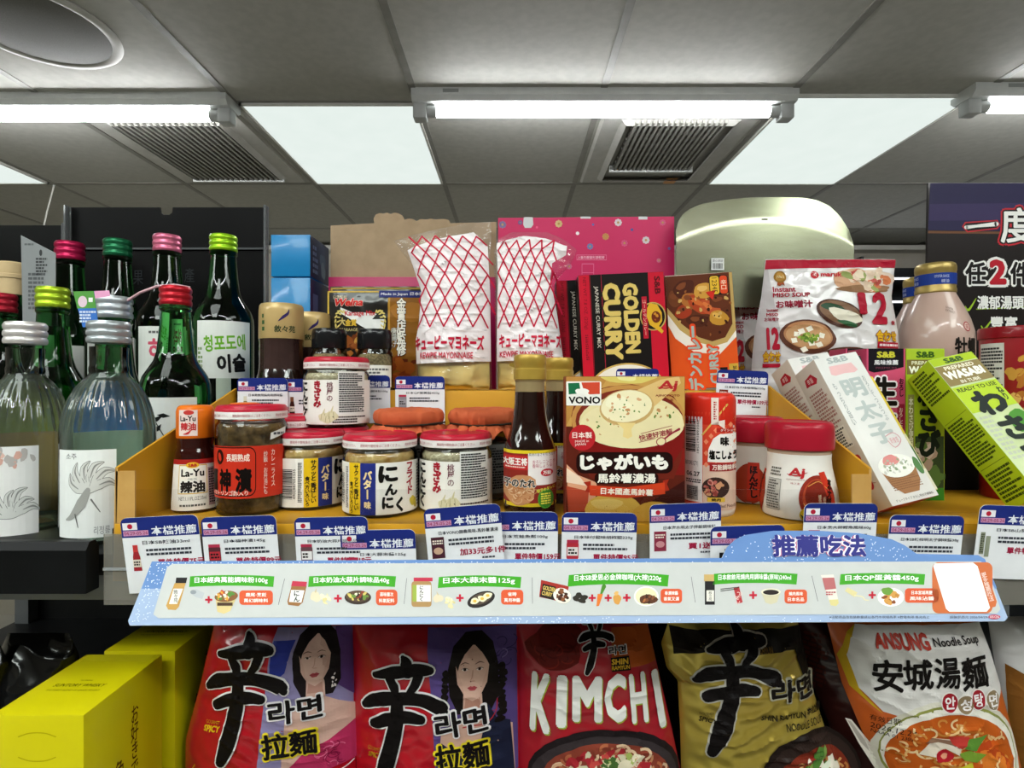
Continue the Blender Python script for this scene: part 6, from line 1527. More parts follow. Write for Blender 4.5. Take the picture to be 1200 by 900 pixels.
# ---- red canister
loc = Vector((xx(1192, .62), .62, ZF - .012)); t = thing('snack_canister', 'round red canister with white text sticker at the right edge behind the green box', 'canister', loc)
H = (zy(384, .62) - loc.z) * 1000; R = 44.5; cr = NM('red_canister', '#98161f', '#a31a24', r=.35, scale=10, coat=.4)
b = MB(); b.lathe([(R * .97, 0), (R, 2), (R, H - 12)], cr, 56, cap1=False); b.build('body', t)
b = MB(); b.lathe([(R * 1.03, H - 13), (R * 1.05, H - 12), (R * 1.05, H - 2), (R * 1.02, H), (R * .98, H - .5), (R * .95, H - 3), (.01, H - 3)], M('#8a131c', .35, 0, .4), 56); b.build('lid', t)
S = Surf('cyl', R=R + .3, rot=-35); b = MB(); b.rect(S, -26, H - 102, 13, H - 18, M('#d9d6cf', .5), 1); b.micro(S, -24, H - 66, 11, H - 22, 12, '#3a3a3a', 2, gap=.12, wl=(3, 7)); b.micro(S, -24, H - 98, 8, H - 72, 7, '#3a3a3a', 2, seed=5)
b.rect(S, -32, H - 90, -27, H - 32, '#c08a4a', 1); b.bits(S, 34, H - 60, 16, 34, 16, (4, 9), ['#c8923c', '#b5702c', '#e0b060'], 2, 5); b.build('label', t); face_cam(t)

# ---- tube boxes standing upright
def oriented(name, label, cat, TL, BL, U, W, D, group=None):
    """carton from the world corners of its front left edge and a rough width direction"""
    TL, BL = Vector(TL), Vector(BL); L_ = TL - BL; Z = L_.normalized(); U = Vector(U); U = (U - Z * U.dot(Z)).normalized(); Yv = Z.cross(U)
    m = Matrix((U, Yv, Z)).transposed()
    t = thing(name, label, cat, BL, m.to_euler(), group); t['length'] = L_.length * 1000
    del t['length']
    return t, L_.length * 1000, m.to_euler()
FT = (900, 400, 943/220)
def carton_body(t, W, D, H, front, left, top=None, bottom=None):
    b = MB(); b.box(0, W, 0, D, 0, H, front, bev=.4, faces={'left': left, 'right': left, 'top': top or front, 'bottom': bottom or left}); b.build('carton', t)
zr = ZF - .012
def ginger(label, px, Y, art=True):
    H = (zy(408.5, Y) - zr) * 1000; W = 45.5 * Y / F * 1000
    t = thing('tube_box', label, 'box', (xx(px, Y), Y, zr), group='upright seasoning tube boxes')
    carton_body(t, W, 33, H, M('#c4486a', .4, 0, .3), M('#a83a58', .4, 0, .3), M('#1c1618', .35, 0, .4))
    s_ = Surf('plane'); b = MB()
    b.shape(s_, [(2, H), (W - 2, H), (W - 2, H - 20), (W - 14, H - 23), (8, H - 26), (2, H - 24)], '#17131a', 1); b.text(s_, 'S&B', W / 2, H - 6.5, 20, 7, '#c9c23c', 2, bold=.05); b.text(s_, '風味推薦', W / 2, H - 15, 26, 5.4, '#eceaf0', 2, bold=.02); b.text(s_, 'PREMIUM', W / 2, H - 21, 22, 2.2, '#7a3a50', 2)
    b.text(s_, '生', W / 2 - 2, H - 46, 32, 36, '#efe6ea', 2, bold=.09); b.text(s_, '生', W / 2 - 2, H - 46, 28, 32, '#16100f', 3, bold=.045); b.text(s_, '姜', W / 2 - 2, H - 82, 32, 34, '#efe6ea', 2, bold=.09); b.text(s_, '姜', W / 2 - 2, H - 82, 28, 30, '#16100f', 3, bold=.045)
    b.text(s_, 'おろし', W - 4.5, H - 42, 5, 20, '#3a1620', 3, vert=True, bold=.03); b.rect(s_, W - 9, 30, W - 1, H - 60, '#8d1f34', 1.5); b.text(s_, 'おろしたての香り', W - 5, H - 84, 4.4, 40, '#efdcc8', 2, vert=True)
    b.blob(s_, W / 2, 26, 16, 14, '#d8b478', 1.5, 4); b.build('front_print', t)
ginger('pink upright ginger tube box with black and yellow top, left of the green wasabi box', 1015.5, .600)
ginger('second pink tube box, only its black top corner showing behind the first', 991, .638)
Y = .602; H = (zy(408.5, Y) - zr) * 1000; W = 45.5 * Y / F * 1000
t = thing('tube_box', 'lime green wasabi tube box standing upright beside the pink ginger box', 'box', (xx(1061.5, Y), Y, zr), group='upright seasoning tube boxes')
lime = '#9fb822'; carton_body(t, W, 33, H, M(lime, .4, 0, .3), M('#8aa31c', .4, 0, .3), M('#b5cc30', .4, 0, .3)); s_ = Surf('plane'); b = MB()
b.text(s_, 'S&B', W / 2, H - 6.5, 20, 7, '#3a5a1c', 2, bold=.05); b.rect(s_, 1, H - 28, W - 1, H - 12, '#7a6a3a', 1); b.text(s_, 'PREPARED', W / 2, H - 15.5, 30, 4, '#e6e2c4', 2, bold=.03); b.text(s_, 'WASABI', W / 2, H - 23, 36, 8, '#f0eee0', 2, bold=.05)
b.text(s_, 'わさび', W / 2 + 4, H - 76, 26, 84, '#1a241a', 2, bold=.06, vert=True); b.rect(s_, 2, 34, 9, H - 50, '#8d8c4a', 1.5); b.text(s_, '本わさび使用', 5.5, H - 80, 5, 54, '#e8e6c8', 2, vert=True, bold=.02); b.rect(s_, 10, 8, W - 1, 70, '#3a4a2c', 1.2); b.bits(s_, W / 2 + 4, 40, 14, 26, 22, (4, 9), ['#b9a08c', '#8d6a5c', '#d0c0b0', '#5c7a3c'], 1.6, 3); b.rect(s_, 10, .5, W - 1, 14, '#3f8a2c', 3); b.build('front_print', t)

# ---- slanting cartons
whitec = M('#dcdad6', .4, 0, .25); offw = M('#c9c0b4', .45)
TL1 = Vector((.307, .565, 1.585)); BL1 = Vector((.343, .500, 1.4495)); U1 = (.98, .15, .13)
def mentaiko(label, d):
    d = Vector(d); t, H, e = oriented('tube_box', label, 'box', TL1 + d, BL1 + d, U1, 50, 36, 'slanting white tube boxes'); W = 50
    carton_body(t, W, 36, H, whitec, offw, M('#8d1c28', .4), M('#a02030', .4))
    s_ = Surf('plane'); b = MB(); g_ = '#b3bab7'
    b.text(s_, 'S&B', W / 2, H - 5, 24, 6.5, '#a9b0ae', 1.5, bold=.04); b.shape(s_, [(10, H - 20), (12, H - 11), (38, H - 11), (41, H - 20), (36, H - 22), (25, H - 21), (14, H - 22)], '#e2b4b4', 1)
    [b.text(s_, ch, W / 2 + 1 + i * 1.2, H - 38 - i * 25, 25, 21, g_, 2, bold=.04) for i, ch in enumerate('明太子')]
    b.text(s_, 'おろしてつぶつぶ', W - 8, H - 52, 4, 50, '#8d9492', 2, vert=True); b.text(s_, 'もっちり旨い', 7, H - 52, 4, 46, '#8d9492', 2, vert=True); b.stroke(s_, [(30, H - 92), (40, H - 90), (44, H - 98), (34, H - 104), (30, H - 96)], .7, '#d08a90', 2); b.text(s_, '新食感', 37, H - 97, 9, 6, '#d08a90', 2)
    b.shape(s_, [(7, 31), (43, 31), (41, 18), (34, 8), (18, 8), (10, 17)], '#9a6a42', 2); b.micro(s_, 10, 12, 41, 30, 9, '#7d5230', 2.4, fill=.4); b.ell(s_, 25, 34, 19, 11, '#e9e8e0', 2.6); b.bits(s_, 25, 33, 17, 8, 46, (.8, 2), ['#c9c8c0', '#f4f3ee', '#a9b09a', '#8a9a78'], 2.8, 4); b.blob(s_, 22, 40, 8, 5.4, '#d88a86', 3.6, 3); b.blob(s_, 46, 30, 3.6, 8, '#4f7a44', 2.8, 5)
    b.text(s_, 'チューブタイプ からし明太子調味料', 26, 3.6, 40, 2.6, '#2a2a2a', 2); b.build('front_print', t)
    sl_ = Surf('plane', O=(0, 36, 0), U=(0, -1, 0), V=(0, 0, 1)); b = MB(); b.shape(sl_, [(8, H - 20), (10, H - 12), (22, H - 10), (28, H - 18), (24, H - 22), (14, H - 20)], '#a8202e', 1); b.text(sl_, '辛旨', 17, H - 16, 9, 6, '#f0dcd8', 2)
    b.micro(sl_, 5, 70, 30, H - 28, 16, '#9a6a64', 1.5, seed=3); b.rect(sl_, 12, 62, 30, 84, '#dcd6ca', 1.6); b.micro(sl_, 13, 63, 29, 83, 7, '#2a2626', 2.4, seed=8); b.ell(sl_, 26, 50, 4, 4, '#b03038', 2); b.blob(sl_, 14, 34, 4, 4, '#2c1c18', 2, 3); b.blob(sl_, 24, 24, 5, 4, '#b8303a', 2, 6); b.stroke(sl_, [(4, 44), (32, 38)], .5, '#a85a58', 2, smooth=0); b.stroke(sl_, [(4, 30), (32, 24)], .5, '#a85a58', 2, smooth=0); b.build('side_print', t)
mentaiko('white slanting tube box with large grey lettering and a rice bowl, in front', (0, 0, 0))
mentaiko('second white slanting tube box, mostly hidden left behind the front one', (-.006, .041, .002))
d = Vector((.0285, .038, -.002)); t, H, e = oriented('tube_box', 'yellow and white slanting tube box with red strip, right behind the white one', 'box', TL1 + d, BL1 + d, U1, 50, 33)
carton_body(t, 50, 33, H, M('#d8cfa0', .4, 0, .25), M('#c9b04a', .4), M('#c9a82c', .4)); s_ = Surf('plane'); b = MB()
b.rect(s_, 30, 60, 49.6, H - .5, '#d9bd3a', 1); b.rect(s_, 30, H - 24, 49.6, H - .5, '#4a4a48', 1.3); b.text(s_, '風味', 40, H - 12, 12, 18, '#e8e4d4', 2, vert=True); b.text(s_, 'おいしい', 44, H - 42, 5, 28, '#3a2a1c', 2, vert=True, bold=.03); b.rect(s_, 39, 50, 47, H - 60, '#b52a2c', 2); b.text(s_, 'みずみずしい香り', 43, (50 + H - 60) / 2, 4, 40, '#f4e4d4', 3, vert=True); b.blob(s_, 36, 72, 5, 8, '#1c1714', 2, 4); b.blob(s_, 42, 34, 8, 16, '#3f6a38', 2, 6); b.rect(s_, 20, 1, 49.6, 22, '#e6e2cc', 1.4); b.build('front_print', t)

limec = M('#a9c21f', .4, 0, .3)
TLw = Vector((xx(1087.3, .57), .57, zy(422.4, .57))); BLw = TLw + Vector((.234, -.55, -.80)).normalized() * .152
t, H, e = oriented('tube_box', 'lime green wasabi tube box slanting to the right, its text covered side towards the viewer', 'box', TLw, BLw, (.97, .14, .2), 52, 36, 'slanting white tube boxes'); t['group'] = 'slanting green tube boxes'
W = 52; carton_body(t, W, 36, H, M('#c2cf9a', .4, 0, .3), limec, M('#b3cc2a', .4)); s_ = Surf('plane'); b = MB()
b.rect(s_, .4, H - 9, W - .4, H - .4, '#a9c21f', 1); b.text(s_, 'S&B', W / 2, H - 5, 22, 6, '#3a5a1c', 2, bold=.05); b.rect(s_, .4, H - 34, W - .4, H - 10, '#8d7a4a', 1); b.text(s_, 'PREPARED', W / 2, H - 13.6, 34, 4.4, '#efe8d0', 2, bold=.03); b.text(s_, 'WASABI', W / 2, H - 22, 44, 10, '#f4f2e6', 2, bold=.06); b.text(s_, 'IN TUBE', W / 2, H - 31, 22, 3.6, '#efe8d0', 2, bold=.02)
b.rect(s_, .4, H - 66, W - .4, H - 36, '#b3cc2a', 1); b.text(s_, 'READY TO USE', W / 2, H - 40, 44, 4.4, '#2a3a14', 2, bold=.02); b.text(s_, 'わ', W / 2, H - 58, 34, 28, '#17201a', 3, bold=.06); b.text(s_, 'さ', W / 2 + 3, H - 88, 28, 26, '#17201a', 3, bold=.06); b.text(s_, 'び', W / 2 + 5, H - 116, 28, 26, '#17201a', 3, bold=.06); b.text(s_, 'ねり', W - 6, H - 52, 6, 16, '#2a3a24', 3, vert=True, bold=.03)
b.blob(s_, W - 10, H - 84, 12, 14, '#4a8a2c', 1.6, 3); b.blob(s_, W - 6, H - 92, 6, 5, '#e0b83a', 2, 5); b.blob(s_, W - 12, H - 112, 14, 10, '#3f7a2a', 1.7, 8); b.micro(s_, 3, H - 118, 16, H - 70, 10, '#b9bfa8', 1.5); b.blob(s_, 30, 18, 18, 14, '#8d7a80', 1.5, 6); b.build('front_print', t)
sl_ = Surf('plane', O=(0, 36, 0), U=(0, -1, 0), V=(0, 0, 1)); b = MB()
b.micro(sl_, 4, H - 38, 33, H - 4, 9, '#3f4f10', 1.5, seed=3, gap=.1, wl=(2, 5)); b.micro(sl_, 3, 44, 33, H - 62, 14, '#3f4f10', 1.5, seed=9, gap=.1, wl=(3, 8)); b.micro(sl_, 3, 6, 33, 36, 8, '#3f4f10', 1.5, seed=5, gap=.1)
for z in (40, H - 60): b.rect(sl_, 2, z, 34, z + .5, '#6a7f18', 1.4)
b.build('side_print', t)
# ================================================================ LOWER SHELF: NOODLE PACKS
ZL = 1.1305
YP = .505
def pack(label, cx, rows, frame, col, seed, Y=YP, D=20, group='instant noodle packs', name='noodle_pack', r=.3, metal=0.0, coat=.5, wr=1.3, kfix=None):
    P = Pouch(name, label, 'noodle pack', cx, 985, Y, rows, frame, D, z=ZL, wr=wr, wl=24, seed=seed, top=.10, bot=.12, pw=2.4, group=group)
    m = NM('pack_film_%d' % seed, col[0], col[1], r=r, metal=metal, scale=9, coat=coat)
    P.body(m); return P
def yk(y, f): return y
# brush character used on the spicy noodle packs
SHIN = [([(282, 42), (292, 60), (296, 92)], [10, 30, 34]), ([(190, 108), (250, 96), (320, 84), (368, 84)], [16, 34, 36, 22]),
        ([(236, 112), (252, 140), (258, 168)], [22, 26, 18]), ([(332, 100), (320, 132), (300, 160)], [26, 24, 16]),
        ([(152, 212), (190, 190), (260, 176), (340, 178), (400, 200), (412, 212)], [18, 38, 34, 34, 40, 22]),
        ([(186, 266), (230, 246), (290, 232), (340, 238)], [26, 34, 34, 24]),
        ([(262, 176), (262, 240), (246, 320), (226, 390), (204, 448)], [30, 38, 42, 44, 26])]
def shin(b, S, fx, fy, s, L=4, fg='#120e0e', edge='#e9e4e4', eg=5):
    for pts, w in SHIN: b.stroke(S, [(fx + x * s, fy + y * s) for x, y in pts], [q * s * 1.2 for q in w], edge, L, grow=eg * s)
    for i, (pts, w) in enumerate(SHIN): b.stroke(S, [(fx + x * s, fy + y * s) for x, y in pts], [q * s * 1.2 for q in w], fg, L + 1.7)
F6 = (200, 720, 1200/420)
def portrait(b, S, cx, cy, s, skin, hair, dress, side, L=2):
    """plain printed portrait of a long haired woman: hair, face, features, shoulders"""
    X = lambda x: cx + x * s; Yq = lambda y: cy + y * s
    sh = lambda pts, c, l: b.shape(S, [(X(x), Yq(y)) for x, y in pts], c, l)
    sh([(-62, 60), (-66, -10), (-52, -70), (-20, -100), (24, -102), (56, -76), (70, -20), (72, 70), (50, 110), (-40, 110)], hair, L)
    sh([(-24, 60), (26, 60), (30, 116), (110, 160), (120, 330), (-100, 330), (-84, 160), (-26, 118)], skin[1], L + .3)
    sh([(-46, -28), (-40, -58), (-14, -74), (18, -72), (40, -52), (46, -20), (40, 30), (20, 68), (0, 80), (-18, 68), (-40, 30)], skin[0], L + .7)
    sh([(-46, -28), (-40, -62), (-14, -80), (4, -76), (-20, -52), (-34, -24), (-42, 6)], hair, L + 1.1); sh([(4, -76), (26, -78), (46, -52), (48, -14), (40, -30), (26, -54)], hair, L + 1.1)
    for x in (-20, 20):
        b.ell(S, X(x), Yq(-10), 9 * s, 4 * s, '#e6d4ce', L + 1.3); b.ell(S, X(x), Yq(-10), 4.0 * s, 3.8 * s, '#33221f', L + 1.6); b.stroke(S, [(X(x - 10), Yq(-10)), (X(x), Yq(-14)), (X(x + 11), Yq(-11))], [.6 * s, 2.2 * s, .8 * s], '#3a2622', L + 1.8)
        b.stroke(S, [(X(x - 12), Yq(-24)), (X(x), Yq(-29)), (X(x + 12), Yq(-25))], [1.5 * s, 3 * s, 1 * s], '#6a4c42', L + 1.6)
    b.stroke(S, [(X(2), Yq(-8)), (X(-1), Yq(14)), (X(-5), Yq(22)), (X(6), Yq(23))], 1.6 * s, skin[2], L + 1.6)
    sh([(-44, -20), (-40, 30), (-20, 66), (-30, 20)], skin[1], L + 1.2); sh([(44, -16), (40, 30), (20, 66), (30, 20)], skin[1], L + 1.2); sh([(-18, 68), (0, 80), (20, 68), (24, 100), (-22, 100)], skin[2], L + .5)
    b.shape(S, [(X(-14), Yq(42)), (X(-5), Yq(37)), (X(0), Yq(39)), (X(5), Yq(37)), (X(14), Yq(42)), (X(6), Yq(50)), (X(-6), Yq(50))], '#b04a50', L + 1.6); b.stroke(S, [(X(-13), Yq(42)), (X(0), Yq(43)), (X(13), Yq(42))], 1.2 * s, '#7d2c34', L + 1.8)
    sh(dress, side, L + .9)
# spicy pack, left
P = pack('leftmost red spicy noodle pack, printed with a woman in a pink dress', 282, [(10, 150, 612), (60, 140, 612), (250, 95, 617), (420, 50, 620), (760, 44, 622)], F6, ('#b00d1d', '#b81222'), 3)
S = P.S; b = MB()
b.put(S, [[(372, 30), (610, 30), (618, 480), (520, 515), (318, 520), (322, 470)]], '#8f86b0', 1); b.put(S, [[(560, 30), (610, 30), (616, 260), (560, 200)]], '#5c3f7c', 1.3); b.put(S, [[(372, 60), (440, 60), (410, 160), (360, 200)]], '#2f3a94', 1.3)
portrait(b, S, 505, 122, 1.05, ('#d9b3a4', '#d3ab9c', '#b98a7c'), '#1d1517', [(-20, 270), (40, 252), (110, 210), (124, 330), (-50, 360), (-80, 330)], '#b8305c')
b.noodles(S, 555, 440, 40, 40, 16, (10, 24), 3, ['#dc6a90', '#8d1c44'], 5, 3); b.bits(S, 562, 200, 8, 30, 9, (3, 5), ['#f0e6e2'], 5, 6)
b.put(S, [[(318, 520), (620, 470), (622, 620), (316, 640)]], '#a80c1c', 1.4); b.stroke(S, [(322, 520), (480, 518), (580, 496), (616, 478)], 4, '#e4d8d8', 2)
shin(b, S, 0, 0, 1)
for i, (wd_, c_, l_) in enumerate(((.075, '#e9e4e4', 5.2), (.03, '#141010', 6.6))): b.text(S, '라면', 446, 275, 168 + (1 - i) * 14, 74 + (1 - i) * 12, c_, l_, bold=wd_, rot=-6)
for i, (wd_, c_, l_) in enumerate(((.075, '#e6cf2a', 5.2), (.03, '#141010', 6.6))): b.text(S, '拉麵', 428, 384, 172 + (1 - i) * 14, 84 + (1 - i) * 12, c_, l_, bold=wd_, rot=-5)
b.text(S, 'GOURMET', 172, 326, 50, 12, '#d9a41e', 3); b.text(S, 'SPICY', 168, 347, 56, 20, '#e2b41e', 3, bold=.04, shear=.2); b.stroke(S, [(60, 540), (108, 470), (112, 500)], 5, '#e0a02a', 3, smooth=0); b.build('front_print', P.t)
# spicy pack, right
P = pack('red spicy noodle pack printed with a dark haired woman in a navy top', 512, [(10, 610, 1166), (250, 614, 1168), (520, 622, 1172), (760, 620, 1176)], F6, ('#b00d1d', '#b81222'), 5)
S = P.S; b = MB()
b.put(S, [[(866, 30), (1158, 30), (1164, 520), (900, 540), (888, 300)]], '#5c4a86', 1); b.noodles(S, 1100, 100, 50, 60, 12, (14, 30), 3, ['#8a78b8', '#3f3468'], 1.4, 4)
portrait(b, S, 1015, 158, 1.18, ('#d6ae9c', '#cfa694', '#b58472'), '#17110f', [(44, 90), (66, 130), (104, 150), (120, 330), (-96, 330), (-84, 190), (10, 250)], '#1f2238')
for i in range(9): b.blob(S, 1108 + 5 * math.sin(i * 1.3), 150 + i * 21, 16, 13, '#17110f', 4 + i * .05, i); b.blob(S, 930 - i * .8, 160 + i * 18, 11, 12, '#17110f', 2.5 + i * .05, i)
b.stroke(S, [(1095, 250), (1090, 290), (1060, 320), (985, 330)], 3, '#b02a34', 5)
b.put(S, [[(896, 545), (1164, 500), (1172, 640), (890, 660)]], '#a80c1c', 4.2)
shin(b, S, 505, 60, 1.02)
for i, (wd_, c_, l_) in enumerate(((.075, '#e9e4e4', 5.8), (.03, '#141010', 7.2))): b.text(S, '라면', 980, 314, 168 + (1 - i) * 14, 84 + (1 - i) * 12, c_, l_, bold=wd_, rot=-8)
for i, (wd_, c_, l_) in enumerate(((.075, '#e6cf2a', 5.8), (.03, '#141010', 7.2))): b.text(S, '拉麵', 984, 422, 172 + (1 - i) * 14, 90 + (1 - i) * 12, c_, l_, bold=wd_, rot=-6)
b.text(S, 'GOURMET', 694, 416, 44, 12, '#b8841c', 3); b.text(S, 'SPICY', 696, 436, 46, 18, '#b8841c', 3, bold=.04, shear=.2); b.build('front_print', P.t)
# kimchi pack
F7 = (590, 720, 1200/310)
P = pack('red kimchi noodle pack with big white lettering and a bowl of noodles', 702, [(10, 58, 652), (45, 60, 655), (250, 62, 702), (500, 66, 760), (690, 62, 800), (1000, 60, 806)], F7, ('#a01220', '#a81826'), 7)
S = P.S; b = MB(); b.put(S, [[(480, 40), (652, 40), (690, 200), (470, 200)]], '#b0521c', 1); b.blob(S, 230, 110, 130, 90, '#6a1c18', 1, 5); b.noodles(S, 215, 110, 90, 60, 14, (20, 50), 6, ['#84241c', '#5a1614'], 1.3, 4)
for pts, w in SHIN: pass
shin(b, S, 250, -40, .56, L=3, eg=8); b.text(S, '라면', 500, 118, 90, 40, '#e9e4e4', 3, bold=.08); b.text(S, '라면', 500, 118, 78, 32, '#1c1010', 4, bold=.02)
b.put(S, [[(468, 146), (552, 146), (560, 208), (474, 208)]], '#17120e', 3); b.text(S, 'SHIN', 510, 165, 76, 26, '#d8a82a', 4, bold=.04); b.text(S, 'RAMYUN', 514, 192, 80, 18, '#d8a82a', 4, bold=.03)
for txt, cx_k, w_, y0_, y1_, sh_ in (('K', 165, 88, 222, 490, -.04), ('I', 255, 46, 222, 455, -.02), ('M', 365, 130, 222, 425, 0), ('C', 488, 96, 216, 420, 0), ('H', 594, 78, 222, 440, .08), ('I', 694, 36, 232, 484, .16)):
    for c_, g_, l_ in (('#9fae3a', 9, 3.2), ('#e6e4de', 0, 4.4)): b.text(S, txt, cx_k + g_ * .5, (y0_ + y1_) / 2 + g_ * .8, w_, y1_ - y0_, c_, l_, bold=.05, shear=-sh_)
b.ell(S, 450, 690, 345, 235, '#211a1c', 2); b.ell(S, 450, 700, 330, 215, '#3a3234', 2.3); b.ell(S, 455, 700, 290, 185, '#8d4030', 2.6)
b.noodles(S, 460, 690, 265, 160, 90, (22, 46), 12, ['#dcae8a', '#c98a62', '#e6c4a0', '#b86a48'], 3, 5); b.bits(S, 465, 640, 190, 90, 60, (14, 36), ['#b02c34', '#c84a44', '#8d1c24', '#e0a890', '#d9d0b0', '#a8b860', '#e8dcc0'], 4.4, 6, amp=.5); b.bits(S, 480, 600, 50, 40, 9, (14, 34), ['#4a6a34', '#88a04a', '#d8d4a8'], 5.4, 9, amp=.6)
b.build('front_print', P.t)
# gold pack
gold_f = ('#b89d3e', '#d0b950')
P = pack('gold foil noodle pack with a black brush character, right of the kimchi pack', 880, [(10, 740, 1330), (45, 745, 1338), (130, 715, 1352), (240, 740, 1380), (300, 790, 1390), (520, 802, 1460), (700, 806, 1530), (1000, 806, 1560)], F7, gold_f, 9, r=.3, metal=.6, wr=2.6)
S = P.S; b = MB(); b.put(S, [[(748, 44), (1338, 44), (1352, 130), (1150, 130), (900, 120), (760, 160)]], '#1a150e', 2.2); b.put(S, [[(1260, 44), (1338, 44), (1400, 330), (1360, 330)]], '#17120c', 2.4)
shin(b, S, 640, -34, 1.28 * .98 + .1, L=3, edge='#b9b5a8'); b.text(S, 'GOURMET', 895, 405, 60, 14, '#3a3014', 3); b.text(S, 'SPICY', 902, 434, 70, 24, '#2a2410', 3, bold=.03, shear=.2)
F8 = (880, 720, 3.75)
S8 = Surf('fn', x0=F8[0], y0=F8[1], sc=F8[2], ox=S.ox, oy=S.oy, kx=S.kx, mm=False, du=2.5, dv=2.5, fn=P.pt)
b.text(S8, '라면', 150, 285, 240, 110, '#a9a48c', 3, bold=.07); b.text(S8, '라면', 150, 285, 222, 94, '#14100e', 4, bold=.035); b.text(S8, 'SHIN RAMYUN 辛拉麵', 150, 392, 300, 34, '#1c170c', 3, bold=.03); b.text(S8, 'NOODLE SOUP', 205, 440, 190, 30, '#1c170c', 3, bold=.01)
b.text(S8, 'SHIN\nRAMYUN', 15, 96, 76, 60, '#8d6a2c', 3)
b.ell(S8, 240, 700, 250, 230, '#1e1512', 2, rot=.2); b.ell(S8, 240, 705, 235, 212, '#2e221e', 2.3); b.ell(S8, 250, 710, 190, 170, '#7a2c1c', 2.6); b.noodles(S8, 250, 690, 160, 120, 40, (20, 40), 11, ['#c9965c', '#b5743c', '#dcb47c'], 3, 4); b.bits(S8, 270, 640, 80, 70, 22, (16, 34), ['#b0342c', '#4a6a2c', '#7a9a4a', '#e0d8c8', '#8d241c'], 4.2, 5, amp=.5)
b.shape(S8, [(235, 560), (262, 536), (290, 548), (280, 610), (250, 640), (230, 620)], '#4f7a34', 5.6); b.shape(S8, [(235, 650), (330, 598), (320, 625), (245, 690)], '#d8dcc8', 5.8); b.build('front_print', P.t)
# dark brown pack glimpsed between
P = pack('dark brown noodle pack glimpsed between the gold and the orange packs', 985, [(10, 200, 620), (300, 270, 640), (600, 390, 660), (1000, 420, 680)], F8, ('#3a1614', '#45201a'), 11, Y=.535)
b = MB(); b.micro(P.S, 225, 60, 300, 330, 12, '#5c2c24', 1); b.build('front_print', P.t)
# ansung pack
P = pack('orange and white noodle soup pack with red and black lettering, a bowl below', 1080, [(10, 330, 1000), (40, 336, 1004), (300, 400, 1092), (480, 475, 1140), (675, 560, 1190), (1000, 600, 1215)], F8, ('#c4561a', '#cf621f'), 13)
S = P.S; b = MB()
b.shape(S, [(440, 30), (1000, 30), (1050, 160), (1092, 300), (1000, 400), (700, 420), (540, 390), (450, 300), (400, 160), (412, 80)], '#dcd8d4', 1.4); b.shape(S, [(400, 60), (440, 30), (412, 90), (404, 170), (455, 310), (540, 400), (500, 370), (420, 300), (372, 170)], '#c9a21e', 1.2)
b.text(S, 'ANSUNG', 608, 82, 222, 58, '#b8321f', 3, bold=.05, shear=.05); b.text(S, 'Noodle Soup', 848, 88, 222, 40, '#1c1714', 3, bold=.02)
for ch, x, y, w_, h_ in (('安', 545, 225, 118, 140), ('城', 662, 212, 120, 130), ('湯', 785, 206, 112, 130), ('麵', 918, 214, 140, 138)): b.text(S, ch, x, y, w_, h_, '#14100e', 3, bold=.026, rot=-3)
for x, y, c_, ch in ((792, 328, '#9c1c28', '안'), (862, 338, '#8f7a5c', '성'), (924, 324, '#9c1c28', '탕'), (1002, 334, '#8f7a5c', '면')): b.ell(S, x, y, 40, 44, '#ece6e0', 4); b.ell(S, x, y, 35, 39, c_, 4.4); b.text(S, ch, x, y, 48, 52, '#f4ecea', 5, bold=.03)
b.shape(S, [(412, 452), (440, 460), (520, 560), (640, 700), (560, 700), (470, 560)], '#d8cfc4', 2); b.shape(S, [(420, 460), (436, 466), (500, 552), (520, 600), (480, 560)], '#a9a096', 2.4)
b.ell(S, 830, 570, 318, 250, '#d9d4c4', 2.2, rot=.1); b.ell(S, 832, 562, 296, 222, '#8d9048', 2.4, rot=.1); b.ell(S, 832, 560, 290, 208, '#ebe6da', 2.5, rot=.1); b.ell(S, 830, 580, 272, 200, '#c05a1c', 2.8, rot=.1)
b.noodles(S, 820, 570, 240, 165, 110, (16, 34), 9, ['#e0b070', '#d08a40', '#eccb98', '#c8702c', '#e6bc84'], 3.2, 4); b.bits(S, 960, 600, 90, 100, 26, (20, 50), ['#cf5a1c', '#dd7a2c', '#b8441a'], 4.6, 5)
b.shape(S, [(668, 552), (720, 475), (790, 480), (838, 520), (830, 548), (770, 520), (735, 556)], '#e4d6c4', 5.4); b.shape(S, [(690, 498), (716, 474), (800, 486), (834, 522), (800, 506), (740, 492)], '#8d6a54', 5.7); b.blob(S, 768, 552, 34, 30, '#b8202c', 6, 4); b.blob(S, 768, 552, 14, 12, '#e8a080', 6.4, 5); b.shape(S, [(780, 466), (870, 470), (880, 490), (840, 522), (800, 500)], '#c03c34', 6.2)
b.shape(S, [(870, 480), (960, 466), (930, 490), (900, 528), (850, 520)], '#5c8a34', 6.3); b.shape(S, [(826, 540), (870, 525), (945, 545), (900, 575), (850, 568)], '#7a9a34', 6.6); b.shape(S, [(820, 600), (880, 575), (890, 610), (830, 624)], '#c9c034', 6.5)
b.text(S, '有效日期:', 550, 424, 110, 28, '#241a14', 4); b.text(S, '2026.12.24', 578, 462, 155, 24, '#241a14', 4, rot=2); b.text(S, 'NAAA 01 2303', 575, 488, 140, 16, '#241a14', 4, rot=2); b.build('front_print', P.t)
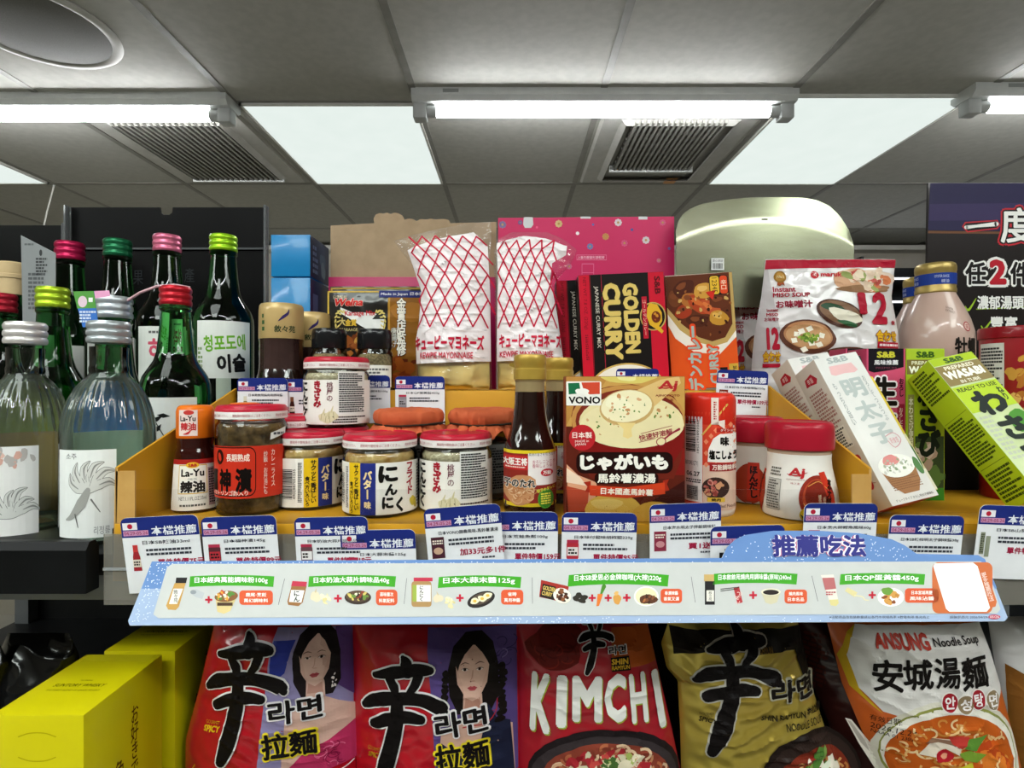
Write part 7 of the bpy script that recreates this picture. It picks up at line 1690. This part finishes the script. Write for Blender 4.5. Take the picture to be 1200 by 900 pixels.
# far right pack
P = pack('white and brown noodle pack with a black brush mark, cut by the right edge', 1240, [(10, 1040, 1560), (300, 1085, 1600), (675, 1150, 1680), (1000, 1180, 1700)], F8, ('#c9c6c6', '#d4d1d0'), 15, Y=.52)
S = P.S; b = MB(); b.shape(S, [(1090, 200), (1200, 260), (1330, 560), (1680, 700), (1700, 980), (1180, 980), (1140, 640)], '#8d5a24', 1); b.blob(S, 1240, 120, 80, 70, '#17120f', 2, 4); b.stroke(S, [(1170, 80), (1260, 60), (1340, 110), (1290, 200)], [30, 60, 70, 40], '#17120f', 2.4); b.build('front_print', P.t)

# ---- yellow whisky cartons
yw = NM('yellow_gloss_carton', '#c9bd0a', '#d2c60f', r=.32, scale=8, coat=.3)
def whisky(label, xr, Y, ytop, w, d):
    zt_ = zy(ytop, Y); t = thing('whisky_carton', label, 'box', (xx(xr, Y), Y, ZL), group='yellow whisky cartons'); h_ = (zt_ - ZL) * 1000
    b = MB(); b.box(-w, 0, 0, d, 0, h_, yw, bev=.7); b.build('carton', t)
    b = MB(); S = Surf('plane', O=(-w, 0, h_), U=(1, 0, 0), V=(0, 1, 0)); b.text(S, 'THE ORIGINAL', w * .5, d * .52, 10, 1.8, '#3a3608', 1); b.text(S, 'SUNTORY WHISKY', w * .5, d * .44, 40, 4.2, '#2a2606', 1, bold=.01, shear=.2); b.text(S, 'THE FINEST BLEND OF GRAIN WHISKY', w * .5, d * .36, 42, 1.8, '#3a3608', 1)
    b.rect(S, 4, d - 13, w - 4, d - 1, '#b5aa14', .8); b.build('top_print', t)
    b = MB(); S = Surf('plane', O=(0, 0, 0), U=(0, 1, 0), V=(0, 0, 1)); b.text(S, 'お好きでしょ', d * .60, h_ - 68, 9, 88, '#4a2a08', 1, vert=True, bold=.01); b.text(S, '角ハイ', d * .40, h_ - 86, 11, 58, '#4a2a08', 1, vert=True, bold=.01); b.build('side_print', t)
    b = MB(); S = Surf('plane', O=(-w, 0, 0))
    for yv, sg in ((h_ - 13, 1), (h_ - 33, -1)): b.stroke(S, [(w * .30, yv - 2.6 * sg), (w * .42, yv), (w * .58, yv), (w * .70, yv - 2.6 * sg)], .8, '#a99e0a', 1)
    b.build('embossed_crest', t)
whisky('bright yellow whisky carton at the lower left corner, in front', 98, .400, 838, 67, 90)
whisky('second yellow whisky carton standing behind the front one, beside the red noodle pack', 205, .500, 763, 64, 90)
# ---- dark wrapped packs in the shadow at the left
for cx, Y, w_, top_, lb, sd in ((45, .62, 95, 742, 'black shrink wrapped pack in shadow behind the yellow whisky carton', 3), (-30, .60, 80, 752, 'black shrink wrapped pack in shadow at the far left edge', 6)):
    P = Pouch('wrapped_pack', lb, 'pack', cx, 985, Y, [(top_, cx - w_ / 2 + 12, cx + w_ / 2 - 12), (top_ + 25, cx - w_ / 2, cx + w_ / 2), (985, cx - w_ / 2, cx + w_ / 2)], (0, 0, 1), 30, wr=1.6, wl=34, seed=sd, top=.2, bot=.1, z=ZL)
    P.body(NM('black_shrink_film_%d' % sd, '#0d0d0e', '#161617', r=.18, scale=20, coat=.6))
bpy.data.objects.remove(_to)
